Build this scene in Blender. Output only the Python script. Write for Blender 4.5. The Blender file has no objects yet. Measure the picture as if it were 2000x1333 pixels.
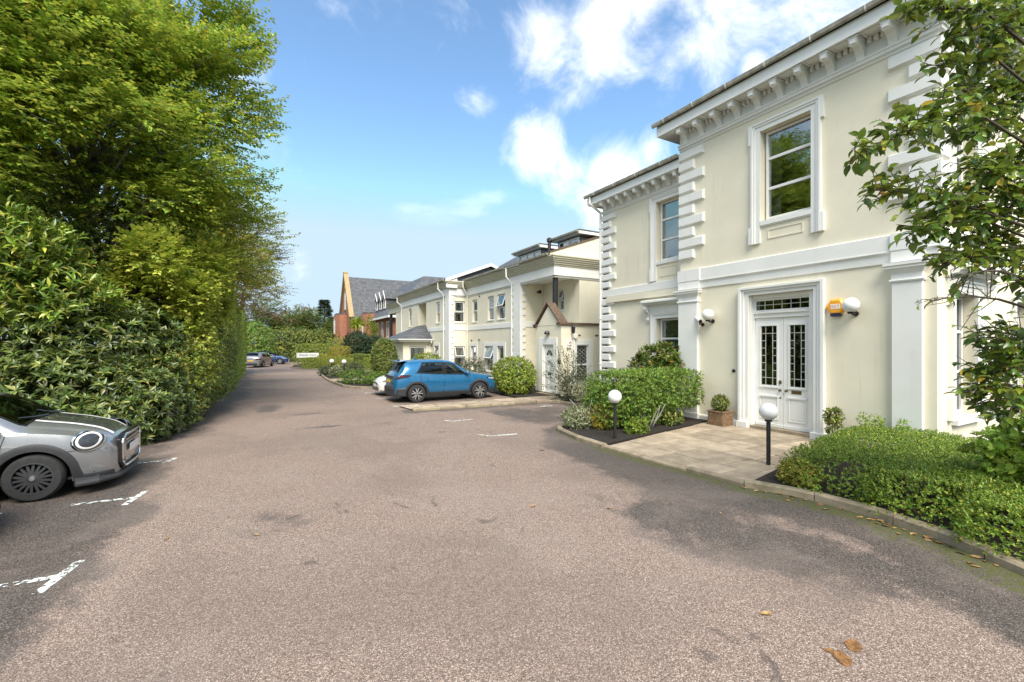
import bpy, math, random
import numpy as np
from mathutils import Vector, Matrix
R_ = math.radians
sc = bpy.context.scene
col = sc.collection
random.seed(7)

# ------------------------------------------------------------------ camera, sky, sun, exposure
PSI = math.atan(487 / 870.0)
cam = bpy.data.cameras.new('camera'); cam_o = bpy.data.objects.new('camera', cam); col.objects.link(cam_o)
cam_o.location = (0, 0, 2.15); cam_o.rotation_euler = (R_(90), 0, -PSI)
cam.sensor_width = 36; cam.lens = 870 / 2000 * 36; cam.shift_y = 0.00375
cam.clip_start = 0.05; cam.clip_end = 3000
sc.camera = cam_o
SUN_EL, SUN_AZ = R_(50), R_(197)        # azimuth measured clockwise from +Y
world = bpy.data.worlds.new('World'); sc.world = world; world.use_nodes = True
wt = world.node_tree; wt.nodes.clear()
def build_world():
    N = wt.nodes.new; L = wt.links.new
    out = N('ShaderNodeOutputWorld'); bg = N('ShaderNodeBackground'); bg.inputs[1].default_value = 0.15
    L(bg.outputs[0], out.inputs[0])
    sky = N('ShaderNodeTexSky'); sky.sky_type = 'NISHITA'; sky.sun_disc = False
    sky.sun_elevation = SUN_EL; sky.sun_rotation = SUN_AZ; sky.altitude = 2000; sky.air_density = 0.7; sky.dust_density = 0.0; sky.ozone_density = 1.3
    tc = N('ShaderNodeTexCoord')
    sep = N('ShaderNodeSeparateXYZ'); L(tc.outputs['Generated'], sep.inputs[0])
    def m(op, a, b=None, clamp=False):
        n = N('ShaderNodeMath'); n.operation = op; n.use_clamp = clamp
        for i, v in enumerate((a, b)):
            if v is None: continue
            if isinstance(v, (int, float)): n.inputs[i].default_value = v
            else: L(v, n.inputs[i])
        return n.outputs[0]
    zc = m('ADD', m('MAXIMUM', sep.outputs[2], 0.0), 0.18)
    cx = m('DIVIDE', sep.outputs[0], zc); cy = m('DIVIDE', sep.outputs[1], zc)
    comb = N('ShaderNodeCombineXYZ'); L(cx, comb.inputs[0]); L(cy, comb.inputs[1])
    def noise(vec, scale, det, rough, off=(0, 0, 0), dist=0.0):
        mp = N('ShaderNodeMapping'); mp.inputs[1].default_value = off; L(vec, mp.inputs[0])
        n = N('ShaderNodeTexNoise'); n.inputs['Scale'].default_value = scale; n.inputs['Detail'].default_value = det
        n.inputs['Roughness'].default_value = rough; n.inputs['Distortion'].default_value = dist
        L(mp.outputs[0], n.inputs['Vector']); return n.outputs[0]
    # clouds: a wispy field over the whole sky and some larger banks; unseen ones behind and overhead added to whiten ambient light
    field = noise(comb.outputs[0], 1.35, 9, 0.58, (3.1, 7.4, 0), 0.25)
    big = noise(comb.outputs[0], 0.55, 3, 0.5, (1.7, 2.2, 0))
    fine = noise(tc.outputs['Generated'], 7.0, 8, 0.62, (0.4, 0.1, 0.3), 0.4)
    c, s = math.cos(PSI), math.sin(PSI)
    banks = None
    for (px, py, rad, amt) in [(1060, 50, .17, .55), (1200, 30, .22, .62), (1380, 80, .22, .52), (1120, 190, .11, .50), (1070, 290, .13, .60), (1180, 350, .16, .72), (1130, 330, .14, .62),
                               (1270, 290, .10, .46), (930, 190, .10, .42), (585, 530, .09, .40), (460, 140, .10, .36), (1620, 20, .25, .5), (1470, 130, .06, .62),
                               (720, 560, .08, .26), (2200, 100, .45, .5), (-600, 200, .5, .5), (1000, -700, .6, .6), (2600, -900, .7, .6), (-900, -900, .7, .6)] + [(None, (math.sin(a), math.cos(a), e), r_, .62) for a, e, r_ in ((2.6, .35, .6), (3.3, .5, .75), (4.1, .4, .65), (4.8, .6, .7), (3.8, 1.6, .8), (2.2, .9, .7), (5.4, .9, .6), (1.9, .3, .5))]:
        if px is None: d = Vector(py).normalized()
        else:
            a = (px - 1000) / 870; b = (674 - py) / 870
            d = Vector((a * c + s, -a * s + c, b)).normalized()
        vm = N('ShaderNodeVectorMath'); vm.operation = 'DISTANCE'; L(tc.outputs['Generated'], vm.inputs[0]); vm.inputs[1].default_value = d
        v = m('MULTIPLY', m('SUBTRACT', 1.0, m('DIVIDE', vm.outputs[1 if False else 'Value'], rad), True), amt)
        v = m('POWER', v, 0.7)
        banks = v if banks is None else m('MAXIMUM', banks, v)
    dens = m('ADD', m('MULTIPLY', fine, 0.62), m('ADD', m('MULTIPLY', field, 0.12), m('MULTIPLY', banks, 0.62)))
    mr = N('ShaderNodeMapRange'); mr.interpolation_type = 'SMOOTHSTEP'
    mr.inputs[1].default_value = 0.57; mr.inputs[2].default_value = 0.90; L(dens, mr.inputs[0])
    general = N('ShaderNodeMapRange'); general.interpolation_type = 'SMOOTHSTEP'
    general.inputs[1].default_value = 0.62; general.inputs[2].default_value = 0.9; L(m('ADD', field, m('MULTIPLY', big, 0.12)), general.inputs[0])
    lift = N('ShaderNodeMapRange'); lift.interpolation_type = 'SMOOTHSTEP'; lift.inputs[1].default_value = 0.12; lift.inputs[2].default_value = 0.4; L(sep.outputs[2], lift.inputs[0])
    mask = m('MAXIMUM', mr.outputs[0], m('MULTIPLY', m('MULTIPLY', general.outputs[0], lift.outputs[0]), 0.55))
    mix = N('ShaderNodeMix'); mix.data_type = 'RGBA'
    hs = N('ShaderNodeHueSaturation'); hs.inputs['Hue'].default_value = 0.488; hs.inputs['Saturation'].default_value = 1.0; hs.inputs['Value'].default_value = 1.12; L(sky.outputs[0], hs.inputs['Color'])
    L(m('MULTIPLY', mask, 0.93), mix.inputs[0]); cap = N('ShaderNodeMix'); cap.data_type = 'RGBA'; cap.blend_type = 'DARKEN'; cap.inputs[0].default_value = 1.0; L(hs.outputs[0], cap.inputs[6]); cap.inputs[7].default_value = (1.65, 2.15, 2.5, 1); L(cap.outputs[2], mix.inputs[6])
    mix.inputs[7].default_value = (4.9, 4.8, 4.7, 1)
    L(mix.outputs[2], bg.inputs[0])
build_world()
sun = bpy.data.lights.new('sun', 'SUN'); sun.energy = 2.5; sun.angle = R_(36); sun.color = (1.0, 0.93, 0.82)
sun_o = bpy.data.objects.new('sun', sun); col.objects.link(sun_o); sun_o.location = (-20, -20, 40)
_sd = Vector((math.sin(SUN_AZ) * math.cos(SUN_EL), math.cos(SUN_AZ) * math.cos(SUN_EL), math.sin(SUN_EL)))
sun_o.rotation_euler = _sd.to_track_quat('Z', 'Y').to_euler()
vs = sc.view_settings; vs.view_transform = 'Standard'; vs.look = 'None'; vs.gamma = 1.0; vs.use_curve_mapping = False
vs.exposure = 1.42
sc.cycles.max_bounces = 8; sc.cycles.transparent_max_bounces = 12; sc.cycles.diffuse_bounces = 4; sc.cycles.glossy_bounces = 3
sc.cycles.use_denoising = True; sc.cycles.caustics_reflective = False; sc.cycles.caustics_refractive = False

# ------------------------------------------------------------------ object helpers
ORG = {}
def tag(o, label=None, cat=None, group=None, kind=None):
    if label: o['label'] = label
    if cat: o['category'] = cat
    if group: o['group'] = group
    if kind: o['kind'] = kind
    return o
def thing(name, label, cat, loc, group=None, rotz=0.0):
    o = bpy.data.objects.new(name, None); o.empty_display_size = 0.2; col.objects.link(o); o.location = loc; o.rotation_euler = (0, 0, rotz)
    ORG[o.name] = Vector(loc) if rotz == 0.0 else Vector((0, 0, 0))
    return tag(o, label, cat, group)
def link_mesh(name, me, parent=None, loc=None, rot=None):
    o = bpy.data.objects.new(name, me); col.objects.link(o)
    if parent is not None: o.parent = parent; ORG[o.name] = ORG[parent.name]
    else: ORG[o.name] = Vector(loc) if loc is not None else Vector((0, 0, 0))
    if loc is not None: o.location = loc
    if rot is not None: o.rotation_euler = rot
    return o
def add_part(name, me, parent, loc, rot=(0, 0, 0), scale=None):
    """shared-mesh piece under a thing or part, at a world position"""
    o = bpy.data.objects.new(name, me); col.objects.link(o); o.parent = parent; ORG[o.name] = ORG[parent.name]
    o.location = Vector(loc) - ORG[parent.name]; o.rotation_euler = rot
    if scale: o.scale = scale
    return o
class MB:
    def __init__(s): s.v = []; s.f = []; s.m = []; s.cur = 0
    def add(s, vs, fs):
        b = len(s.v); s.v += [tuple(p) for p in vs]; s.f += [tuple(b + i for i in f) for f in fs]; s.m += [s.cur] * len(fs); return s
    def poly(s, *pts): return s.add(pts, [tuple(range(len(pts)))])
    def box(s, x0, x1, y0, y1, z0, z1):
        x0, x1 = min(x0, x1), max(x0, x1); y0, y1 = min(y0, y1), max(y0, y1); z0, z1 = min(z0, z1), max(z0, z1)
        return s.add([(x0, y0, z0), (x1, y0, z0), (x1, y1, z0), (x0, y1, z0), (x0, y0, z1), (x1, y0, z1), (x1, y1, z1), (x0, y1, z1)],
                     [(0, 3, 2, 1), (4, 5, 6, 7), (0, 1, 5, 4), (1, 2, 6, 5), (2, 3, 7, 6), (3, 0, 4, 7)])
    def prism(s, poly, z0, z1):
        n = len(poly); zz0 = z0 if callable(z0) else (lambda p: z0); zz1 = z1 if callable(z1) else (lambda p: z1)
        vs = [(p[0], p[1], zz0(p)) for p in poly] + [(p[0], p[1], zz1(p)) for p in poly]
        return s.add(vs, [tuple(range(n))[::-1], tuple(range(n, 2 * n))] + [(i, (i + 1) % n, n + (i + 1) % n, n + i) for i in range(n)])
    def extrude(s, poly3, vec):
        n = len(poly3); v = Vector(vec); a = [Vector(p) for p in poly3]
        return s.add(a + [p + v for p in a], [tuple(range(n))[::-1], tuple(range(n, 2 * n))] + [(i, (i + 1) % n, n + (i + 1) % n, n + i) for i in range(n)])
    def tube(s, path, rad, n=8, cap=True):
        path = [Vector(p) for p in path]
        if not hasattr(rad, '__len__'): rad = [rad] * len(path)
        rings = []; up = Vector((0, 0, 1)); last = None
        for i, p in enumerate(path):
            d = (path[min(i + 1, len(path) - 1)] - path[max(i - 1, 0)])
            if d.length < 1e-9: d = Vector((0, 0, 1))
            d.normalize()
            ref = last if last is not None else (up if abs(d.z) < 0.95 else Vector((1, 0, 0)))
            a = d.cross(ref)
            if a.length < 1e-4: a = d.cross(Vector((1, 0, 0)) if abs(d.x) < .9 else Vector((0, 1, 0)))
            a.normalize(); b = a.cross(d).normalized(); last = b
            rings.append([p + (a * math.cos(t) + b * math.sin(t)) * rad[i] for t in [2 * math.pi * k / n for k in range(n)]])
        fs = []
        for i in range(len(rings) - 1):
            for k in range(n): fs.append((i * n + k, i * n + (k + 1) % n, (i + 1) * n + (k + 1) % n, (i + 1) * n + k))
        if cap: fs += [tuple(range(n))[::-1], tuple((len(rings) - 1) * n + k for k in range(n))]
        return s.add([p for r in rings for p in r], fs)
    def lathe(s, prof, c=(0, 0, 0), n=24, axis='z', cap=True):
        vs = []; fs = []
        for (r, h) in prof:
            for k in range(n):
                t = 2 * math.pi * k / n; x, y = r * math.cos(t), r * math.sin(t)
                p = {'z': (x, y, h), 'x': (h, x, y), 'y': (y, h, x)}[axis]; vs.append((p[0] + c[0], p[1] + c[1], p[2] + c[2]))
        for i in range(len(prof) - 1):
            for k in range(n): fs.append((i * n + k, i * n + (k + 1) % n, (i + 1) * n + (k + 1) % n, (i + 1) * n + k))
        if cap and prof[0][0] > 1e-6: fs.append(tuple(range(n))[::-1])
        if cap and prof[-1][0] > 1e-6: fs.append(tuple((len(prof) - 1) * n + k for k in range(n)))
        return s.add(vs, fs)
    def sphere(s, c, r, n=20, m=12, sz=1.0):
        return s.lathe([(max(1e-7, r * math.sin(math.pi * i / m)), -r * sz * math.cos(math.pi * i / m)) for i in range(m + 1)], c, n)
    def sweep(s, path, prof, side=1.0):
        """profile [(out, z)] along an open 2D path with mitred corners; out is to the left of the path times side"""
        P = [Vector(p) for p in path]; nrm = []
        for i in range(len(P) - 1):
            d = (P[i + 1] - P[i]).normalized(); nrm.append(Vector((-d.y, d.x)) * side)
        vs = []
        for i, p in enumerate(P):
            if i == 0: o = nrm[0]
            elif i == len(P) - 1: o = nrm[-1]
            else:
                o = nrm[i - 1] + nrm[i]; o = o / o.dot(nrm[i])
            vs += [(p.x + o.x * a, p.y + o.y * a, z) for a, z in prof]
        n = len(prof); fs = []
        for i in range(len(P) - 1):
            for k in range(n): fs.append((i * n + k, i * n + (k + 1) % n, (i + 1) * n + (k + 1) % n, (i + 1) * n + k))
        fs += [tuple(range(n))[::-1], tuple((len(P) - 1) * n + k for k in range(n))]
        return s.add(vs, fs)
    def mesh(s, name, mats, smooth=False, org=(0, 0, 0)):
        o = Vector(org); me = bpy.data.meshes.new(name)
        me.from_pydata([(p[0] - o.x, p[1] - o.y, p[2] - o.z) for p in s.v], [], s.f); me.validate()
        for m in (mats if isinstance(mats, (list, tuple)) else [mats]): me.materials.append(m)
        if len(me.polygons) == len(s.m): me.polygons.foreach_set('material_index', s.m)
        if smooth: me.polygons.foreach_set('use_smooth', [True] * len(me.polygons))
        fix_normals(me); me.update(); return me
    def build(s, name, mats, parent=None, loc=None, smooth=False, bevel=0.0, auto=False):
        if parent is not None: org = ORG[parent.name]
        elif loc is not None: org = Vector(loc)
        else:
            xs = [p[0] for p in s.v]; ys = [p[1] for p in s.v]; zs = [p[2] for p in s.v]
            org = Vector(((min(xs) + max(xs)) / 2, (min(ys) + max(ys)) / 2, min(zs)))
        me = s.mesh(name, mats, smooth, org)
        o = bpy.data.objects.new(name, me); col.objects.link(o)
        if parent is not None: o.parent = parent
        else: o.location = org
        ORG[o.name] = org
        if bevel > 0:
            b = o.modifiers.new('bevel', 'BEVEL'); b.width = bevel; b.segments = 2; b.limit_method = 'ANGLE'; b.angle_limit = R_(40)
        if auto: me.set_sharp_from_angle(angle=R_(35))
        return o
import bmesh
def fix_normals(me):
    bm = bmesh.new(); bm.from_mesh(me); bmesh.ops.recalc_face_normals(bm, faces=bm.faces); bm.to_mesh(me); bm.free()
def clip_poly(poly, clip):
    """Sutherland-Hodgman, clip is convex and counter-clockwise"""
    out = list(poly)
    for i in range(len(clip)):
        a, b = clip[i], clip[(i + 1) % len(clip)]
        inside = lambda p: (b[0] - a[0]) * (p[1] - a[1]) - (b[1] - a[1]) * (p[0] - a[0]) >= 0
        src, out = out, []
        for j in range(len(src)):
            p, q = src[j - 1], src[j]; ip, iq = inside(p), inside(q)
            if ip != iq:
                d1 = (b[0] - a[0]) * (p[1] - a[1]) - (b[1] - a[1]) * (p[0] - a[0]); d2 = (b[0] - a[0]) * (q[1] - a[1]) - (b[1] - a[1]) * (q[0] - a[0])
                t = d1 / (d1 - d2); out.append((p[0] + (q[0] - p[0]) * t, p[1] + (q[1] - p[1]) * t))
            if iq: out.append(q)
        if len(out) < 3: return []
    return out
def shrink(poly, d):
    cx = sum(p[0] for p in poly) / len(poly); cy = sum(p[1] for p in poly) / len(poly); res = []
    n = len(poly)
    for i in range(n):
        a, b, c_ = Vector(poly[i - 1]), Vector(poly[i]), Vector(poly[(i + 1) % n])
        d1 = (b - a).normalized(); d2 = (c_ - b).normalized(); n1 = Vector((-d1.y, d1.x)); n2 = Vector((-d2.y, d2.x))
        o = n1 + n2; k = o.dot(n1)
        o = o / k if k > .3 else n1
        res.append((b.x + o.x * d, b.y + o.y * d))
    return res
def text_mesh(body, size, mat, name='lettering'):
    cu = bpy.data.curves.new(name, 'FONT'); cu.body = body; cu.size = size; cu.align_x = 'CENTER'; cu.align_y = 'CENTER'; cu.extrude = 0.0008; cu.resolution_u = 3
    o = bpy.data.objects.new(name, cu); col.objects.link(o)
    dg = bpy.context.evaluated_depsgraph_get(); me = bpy.data.meshes.new_from_object(o.evaluated_get(dg))
    bpy.data.objects.remove(o); bpy.data.curves.remove(cu); me.name = name; me.materials.clear(); me.materials.append(mat); return me

# ------------------------------------------------------------------ materials
class NT:
    def __init__(s, name):
        s.mat = bpy.data.materials.new(name); s.mat.use_nodes = True; s.t = s.mat.node_tree; s.t.nodes.clear()
        s.out = s.n('ShaderNodeOutputMaterial')
    def n(s, typ, **kw):
        x = s.t.nodes.new(typ)
        for k, v in kw.items(): setattr(x, k, v)
        return x
    def l(s, a, b): s.t.links.new(a, b)
    def set(s, sock, v):
        if hasattr(v, 'is_output') or isinstance(v, bpy.types.NodeSocket): s.l(v, sock)
        elif isinstance(v, (tuple, list)) and len(v) == 3 and sock.type == 'RGBA': sock.default_value = (*v, 1)
        else: sock.default_value = v
    def pos(s):
        if not hasattr(s, '_p'): s._p = s.n('ShaderNodeNewGeometry').outputs['Position']
        return s._p
    def mapv(s, vec, scale=(1, 1, 1), loc=(0, 0, 0)):
        m = s.n('ShaderNodeMapping'); s.l(vec, m.inputs[0]); m.inputs[3].default_value = scale; m.inputs[1].default_value = loc; return m.outputs[0]
    def noise(s, scale, det=4, rough=.55, vec=None, dist=0.0):
        x = s.n('ShaderNodeTexNoise'); s.l(vec if vec is not None else s.pos(), x.inputs['Vector'])
        x.inputs['Scale'].default_value = scale; x.inputs['Detail'].default_value = det; x.inputs['Roughness'].default_value = rough; x.inputs['Distortion'].default_value = dist
        return x.outputs[0]
    def math(s, op, a, b=0.0, clamp=False):
        x = s.n('ShaderNodeMath', operation=op, use_clamp=clamp); s.set(x.inputs[0], a); s.set(x.inputs[1], b); return x.outputs[0]
    def ramp(s, fac, lo, hi, a=0.0, b=1.0):
        x = s.n('ShaderNodeMapRange', interpolation_type='SMOOTHSTEP'); s.set(x.inputs[0], fac)
        for i, v in enumerate((lo, hi, a, b)): x.inputs[1 + i].default_value = v
        return x.outputs[0]
    def mix(s, fac, a, b, mode='MIX'):
        x = s.n('ShaderNodeMix', data_type='RGBA', blend_type=mode); s.set(x.inputs[0], fac); s.set(x.inputs[6], a); s.set(x.inputs[7], b); return x.outputs[2]
    def cramp(s, fac, stops):
        x = s.n('ShaderNodeValToRGB'); s.l(fac, x.inputs[0]); e = x.color_ramp.elements
        while len(e) < len(stops): e.new(0.5)
        for k, (p, c) in zip(e, stops): k.position = p; k.color = (*c, 1)
        return x.outputs[0]
    def bump(s, h, strength=.3, dist=.01):
        b = s.n('ShaderNodeBump'); s.l(h, b.inputs['Height']); b.inputs['Strength'].default_value = strength; b.inputs['Distance'].default_value = dist; return b.outputs[0]
    def principled(s, col_, rough=.5, metal=0.0, normal=None, coat=0.0, spec=None, emit=None):
        p = s.n('ShaderNodeBsdfPrincipled'); s.set(p.inputs['Base Color'], col_); s.set(p.inputs['Roughness'], rough); p.inputs['Metallic'].default_value = metal
        if normal is not None: s.l(normal, p.inputs['Normal'])
        if coat: p.inputs['Coat Weight'].default_value = coat; p.inputs['Coat Roughness'].default_value = .04
        if spec is not None: p.inputs['Specular IOR Level'].default_value = spec
        s.l(p.outputs[0], s.out.inputs[0]); return p
def simple(name, c, rough=.5, metal=0.0, var=.08, vscale=3.0, bs=None, coat=0.0, spec=None):
    t = NT(name); c2 = tuple(x * (1 - var) for x in c); c3 = tuple(min(1, x * (1 + var)) for x in c)
    cc = t.mix(t.ramp(t.noise(vscale, 5), .3, .7), c2, c3)
    nrm = t.bump(t.noise(bs[0], 6), bs[1], bs[2] if len(bs) > 2 else .005) if bs else None
    t.principled(cc, rough, metal, nrm, coat, spec); return t.mat
def stucco(name, c, dirt=.14, dirtcol=(.42, .40, .30)):
    t = NT(name)
    base = t.mix(t.ramp(t.noise(1.3, 5), .3, .72), tuple(x * .955 for x in c), tuple(min(1, x * 1.02) for x in c))
    streak = t.noise(1.0, 6, .65, t.mapv(t.pos(), (5, 5, .35)))
    patch = t.noise(.7, 4, .6)
    f = t.math('MULTIPLY', t.ramp(streak, .52, .78), t.ramp(patch, .42, .7))
    z = t.n('ShaderNodeSeparateXYZ'); t.l(t.pos(), z.inputs[0])
    low = t.math('MULTIPLY', t.ramp(z.outputs[2], .9, .05), t.ramp(t.noise(4, 5), .35, .65))
    f = t.math('MULTIPLY', t.math('ADD', f, t.math('MULTIPLY', low, .8), True), dirt)
    cc = t.mix(f, base, dirtcol)
    h = t.math('ADD', t.noise(2.3, 3), t.math('MULTIPLY', t.noise(60, 4), .12))
    t.principled(cc, .72, 0, t.bump(h, .25, .02), spec=.3); return t.mat
MT = {}
MT['cream'] = stucco('cream_render', (.79, .735, .585), .62)
MT['white'] = stucco('white_stucco', (.80, .80, .77), .4, (.45, .44, .38))
MT['gloss_white'] = simple('white_gloss_paint', (.80, .80, .78), .32, 0, .03, 2.0)
MT['upvc'] = simple('white_frame', (.80, .80, .79), .3, 0, .02)
MT['oldgutter'] = simple('aged_gutter', (.36, .34, .28), .55, 0, .3, 6, (20, .2))
MT['lead'] = simple('lead_came', (.55, .55, .52), .5, .3, .1)
MT['black_iron'] = simple('black_painted_iron', (.018, .018, .02), .38, 0, .1, 8)
MT['dark'] = simple('dark_interior', (.02, .02, .02), .9, 0, .1)
MT['room'] = simple('room_inside', (.12, .11, .10), .9, 0, .3, 1.2)
MT['brass'] = simple('tarnished_brass', (.22, .15, .08), .35, .8, .2, 30)
MT['opal'] = simple('opal_globe', (.78, .78, .78), .18, 0, .02, 5)
MT['slate'] = None
MT['plastic_black'] = simple('black_plastic', (.03, .03, .032), .5, 0, .1, 20)
MT['orange'] = simple('orange_plastic', (.85, .38, .03), .35, 0, .04)
MT['navy'] = simple('navy_plastic', (.02, .03, .08), .3, 0, .05)
MT['red'] = simple('red_print', (.45, .04, .05), .4, 0, .05)
MT['coping'] = simple('brown_coping', (.13, .085, .055), .8, 0, .35, 9, (30, .4))
MT['curtain'] = simple('pale_curtain', (.62, .58, .50), .9, 0, .15, 6)
MT['blind'] = simple('pale_blind', (.55, .54, .48), .8, 0, .05)
def glass_mat(name, tint=(.8, .83, .81), f0=.10, k=.75, lwb=.45):
    t = NT(name); g = t.n('ShaderNodeBsdfGlossy'); g.inputs[0].default_value = (.95, .97, 1, 1); g.inputs[1].default_value = .015
    tr = t.n('ShaderNodeBsdfTransparent'); tr.inputs[0].default_value = (*tint, 1)
    wob = t.bump(t.noise(1.6, 2), .05, .02); t.l(wob, g.inputs['Normal'])
    lw = t.n('ShaderNodeLayerWeight'); lw.inputs[0].default_value = lwb
    fac = t.math('ADD', t.math('MULTIPLY', lw.outputs[0], k), f0, True)
    mx = t.n('ShaderNodeMixShader'); t.l(fac, mx.inputs[0]); t.l(tr.outputs[0], mx.inputs[1]); t.l(g.outputs[0], mx.inputs[2]); t.l(mx.outputs[0], t.out.inputs[0]); return t.mat
MT['glass'] = glass_mat('window_glass')
MT['leaded'] = glass_mat('dark_leaded_glass', (.22, .22, .2), .05)
MT['carglass'] = glass_mat('car_glass', (.20, .26, .23), .04, .30, .3)
def slate_mat():
    t = NT('slate_tiles'); sp = t.n('ShaderNodeSeparateXYZ'); t.l(t.pos(), sp.inputs[0])
    cb = t.n('ShaderNodeCombineXYZ'); t.l(t.math('ADD', sp.outputs[0], sp.outputs[1]), cb.inputs[0]); t.l(sp.outputs[2], cb.inputs[1])
    b = t.n('ShaderNodeTexBrick'); t.l(cb.outputs[0], b.inputs['Vector']); b.inputs['Scale'].default_value = 1.0
    b.inputs['Brick Width'].default_value = .3; b.inputs['Row Height'].default_value = .15; b.inputs['Mortar Size'].default_value = .009
    b.inputs['Color1'].default_value = (.115, .12, .13, 1); b.inputs['Color2'].default_value = (.055, .058, .066, 1); b.inputs['Mortar'].default_value = (.02, .02, .022, 1)
    lich = t.ramp(t.noise(5, 6, .7), .56, .75)
    cc = t.mix(t.math('MULTIPLY', lich, .45), b.outputs[0], (.20, .19, .16))
    t.principled(cc, .6, 0, t.bump(b.outputs[1], -.5, .02)); return t.mat
MT['slate'] = slate_mat()
def brick_mat():
    t = NT('red_brick'); sp = t.n('ShaderNodeSeparateXYZ'); t.l(t.pos(), sp.inputs[0])
    cb = t.n('ShaderNodeCombineXYZ'); t.l(t.math('ADD', sp.outputs[0], sp.outputs[1]), cb.inputs[0]); t.l(sp.outputs[2], cb.inputs[1])
    b = t.n('ShaderNodeTexBrick'); t.l(cb.outputs[0], b.inputs['Vector']); b.inputs['Scale'].default_value = 1.0
    b.inputs['Brick Width'].default_value = .225; b.inputs['Row Height'].default_value = .075; b.inputs['Mortar Size'].default_value = .008
    b.inputs['Color1'].default_value = (.36, .115, .055, 1); b.inputs['Color2'].default_value = (.24, .07, .04, 1); b.inputs['Mortar'].default_value = (.33, .25, .19, 1)
    cc = t.mix(t.math('MULTIPLY', t.ramp(t.noise(1.5, 5), .4, .7), .3), b.outputs[0], (.40, .15, .08))
    t.principled(cc, .85, 0, t.bump(b.outputs[1], -.4, .01)); return t.mat
MT['brick'] = brick_mat()
MT['tan'] = simple('tan_stone', (.36, .26, .135), .8, 0, .12, 5)
# ------------------------------------------------------------------ ground, drive, beds, kerbs, paving
def seg_dist(X, Y, path):
    d = np.full(X.shape, 1e9)
    for (ax, ay), (bx, by) in zip(path[:-1], path[1:]):
        L2 = (bx - ax) ** 2 + (by - ay) ** 2
        t = np.clip(((X - ax) * (bx - ax) + (Y - ay) * (by - ay)) / L2, 0, 1)
        d = np.minimum(d, np.hypot(X - ax - t * (bx - ax), Y - ay - t * (by - ay)))
    return d
KERB_A = [(9.65, 9.85), (9.2, 9.55), (6.75, 9.45), (6.5, 9.33), (6.38, 9.1), (6.2, 8.2), (6.16, 7.15)]          # round the clipped shrub bed
KERB_B = [(6.16, 7.15), (6.22, 5.9), (6.35, 4.15)]                                                               # edge of the flagged entrance
KERB_C = [(6.35, 4.15), (6.62, 3.45), (6.64, 2.68), (6.5, 2.0), (6.2, 1.29), (5.75, .55), (5.2, -.3), (4.4, -1.4)]
KERB_D = [(4.25, 14.1), (9.2, 13.9), (9.6, 13.5), (9.68, 12.6), (9.7, 11.0), (9.65, 9.85)]
KERB_E = [(8.4, 21.75), (5.45, 21.85), (4.3, 22.5), (3.55, 23.8), (3.35, 27.5), (3.4, 31.5), (3.6, 34.4), (4.6, 35.6), (8.0, 36.0)]
KERB_F = [(10.0, 37.4), (6.5, 39.9), (3.2, 43.5), (2.2, 46.0), (2.6, 50), (4.0, 56)]
HEDGE_LINE = [(-8.5, 11.0), (-5.0, 11.2), (-2.3, 11.7), (-1.5, 15.5), (-1.15, 21), (-1.3, 45)]
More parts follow.
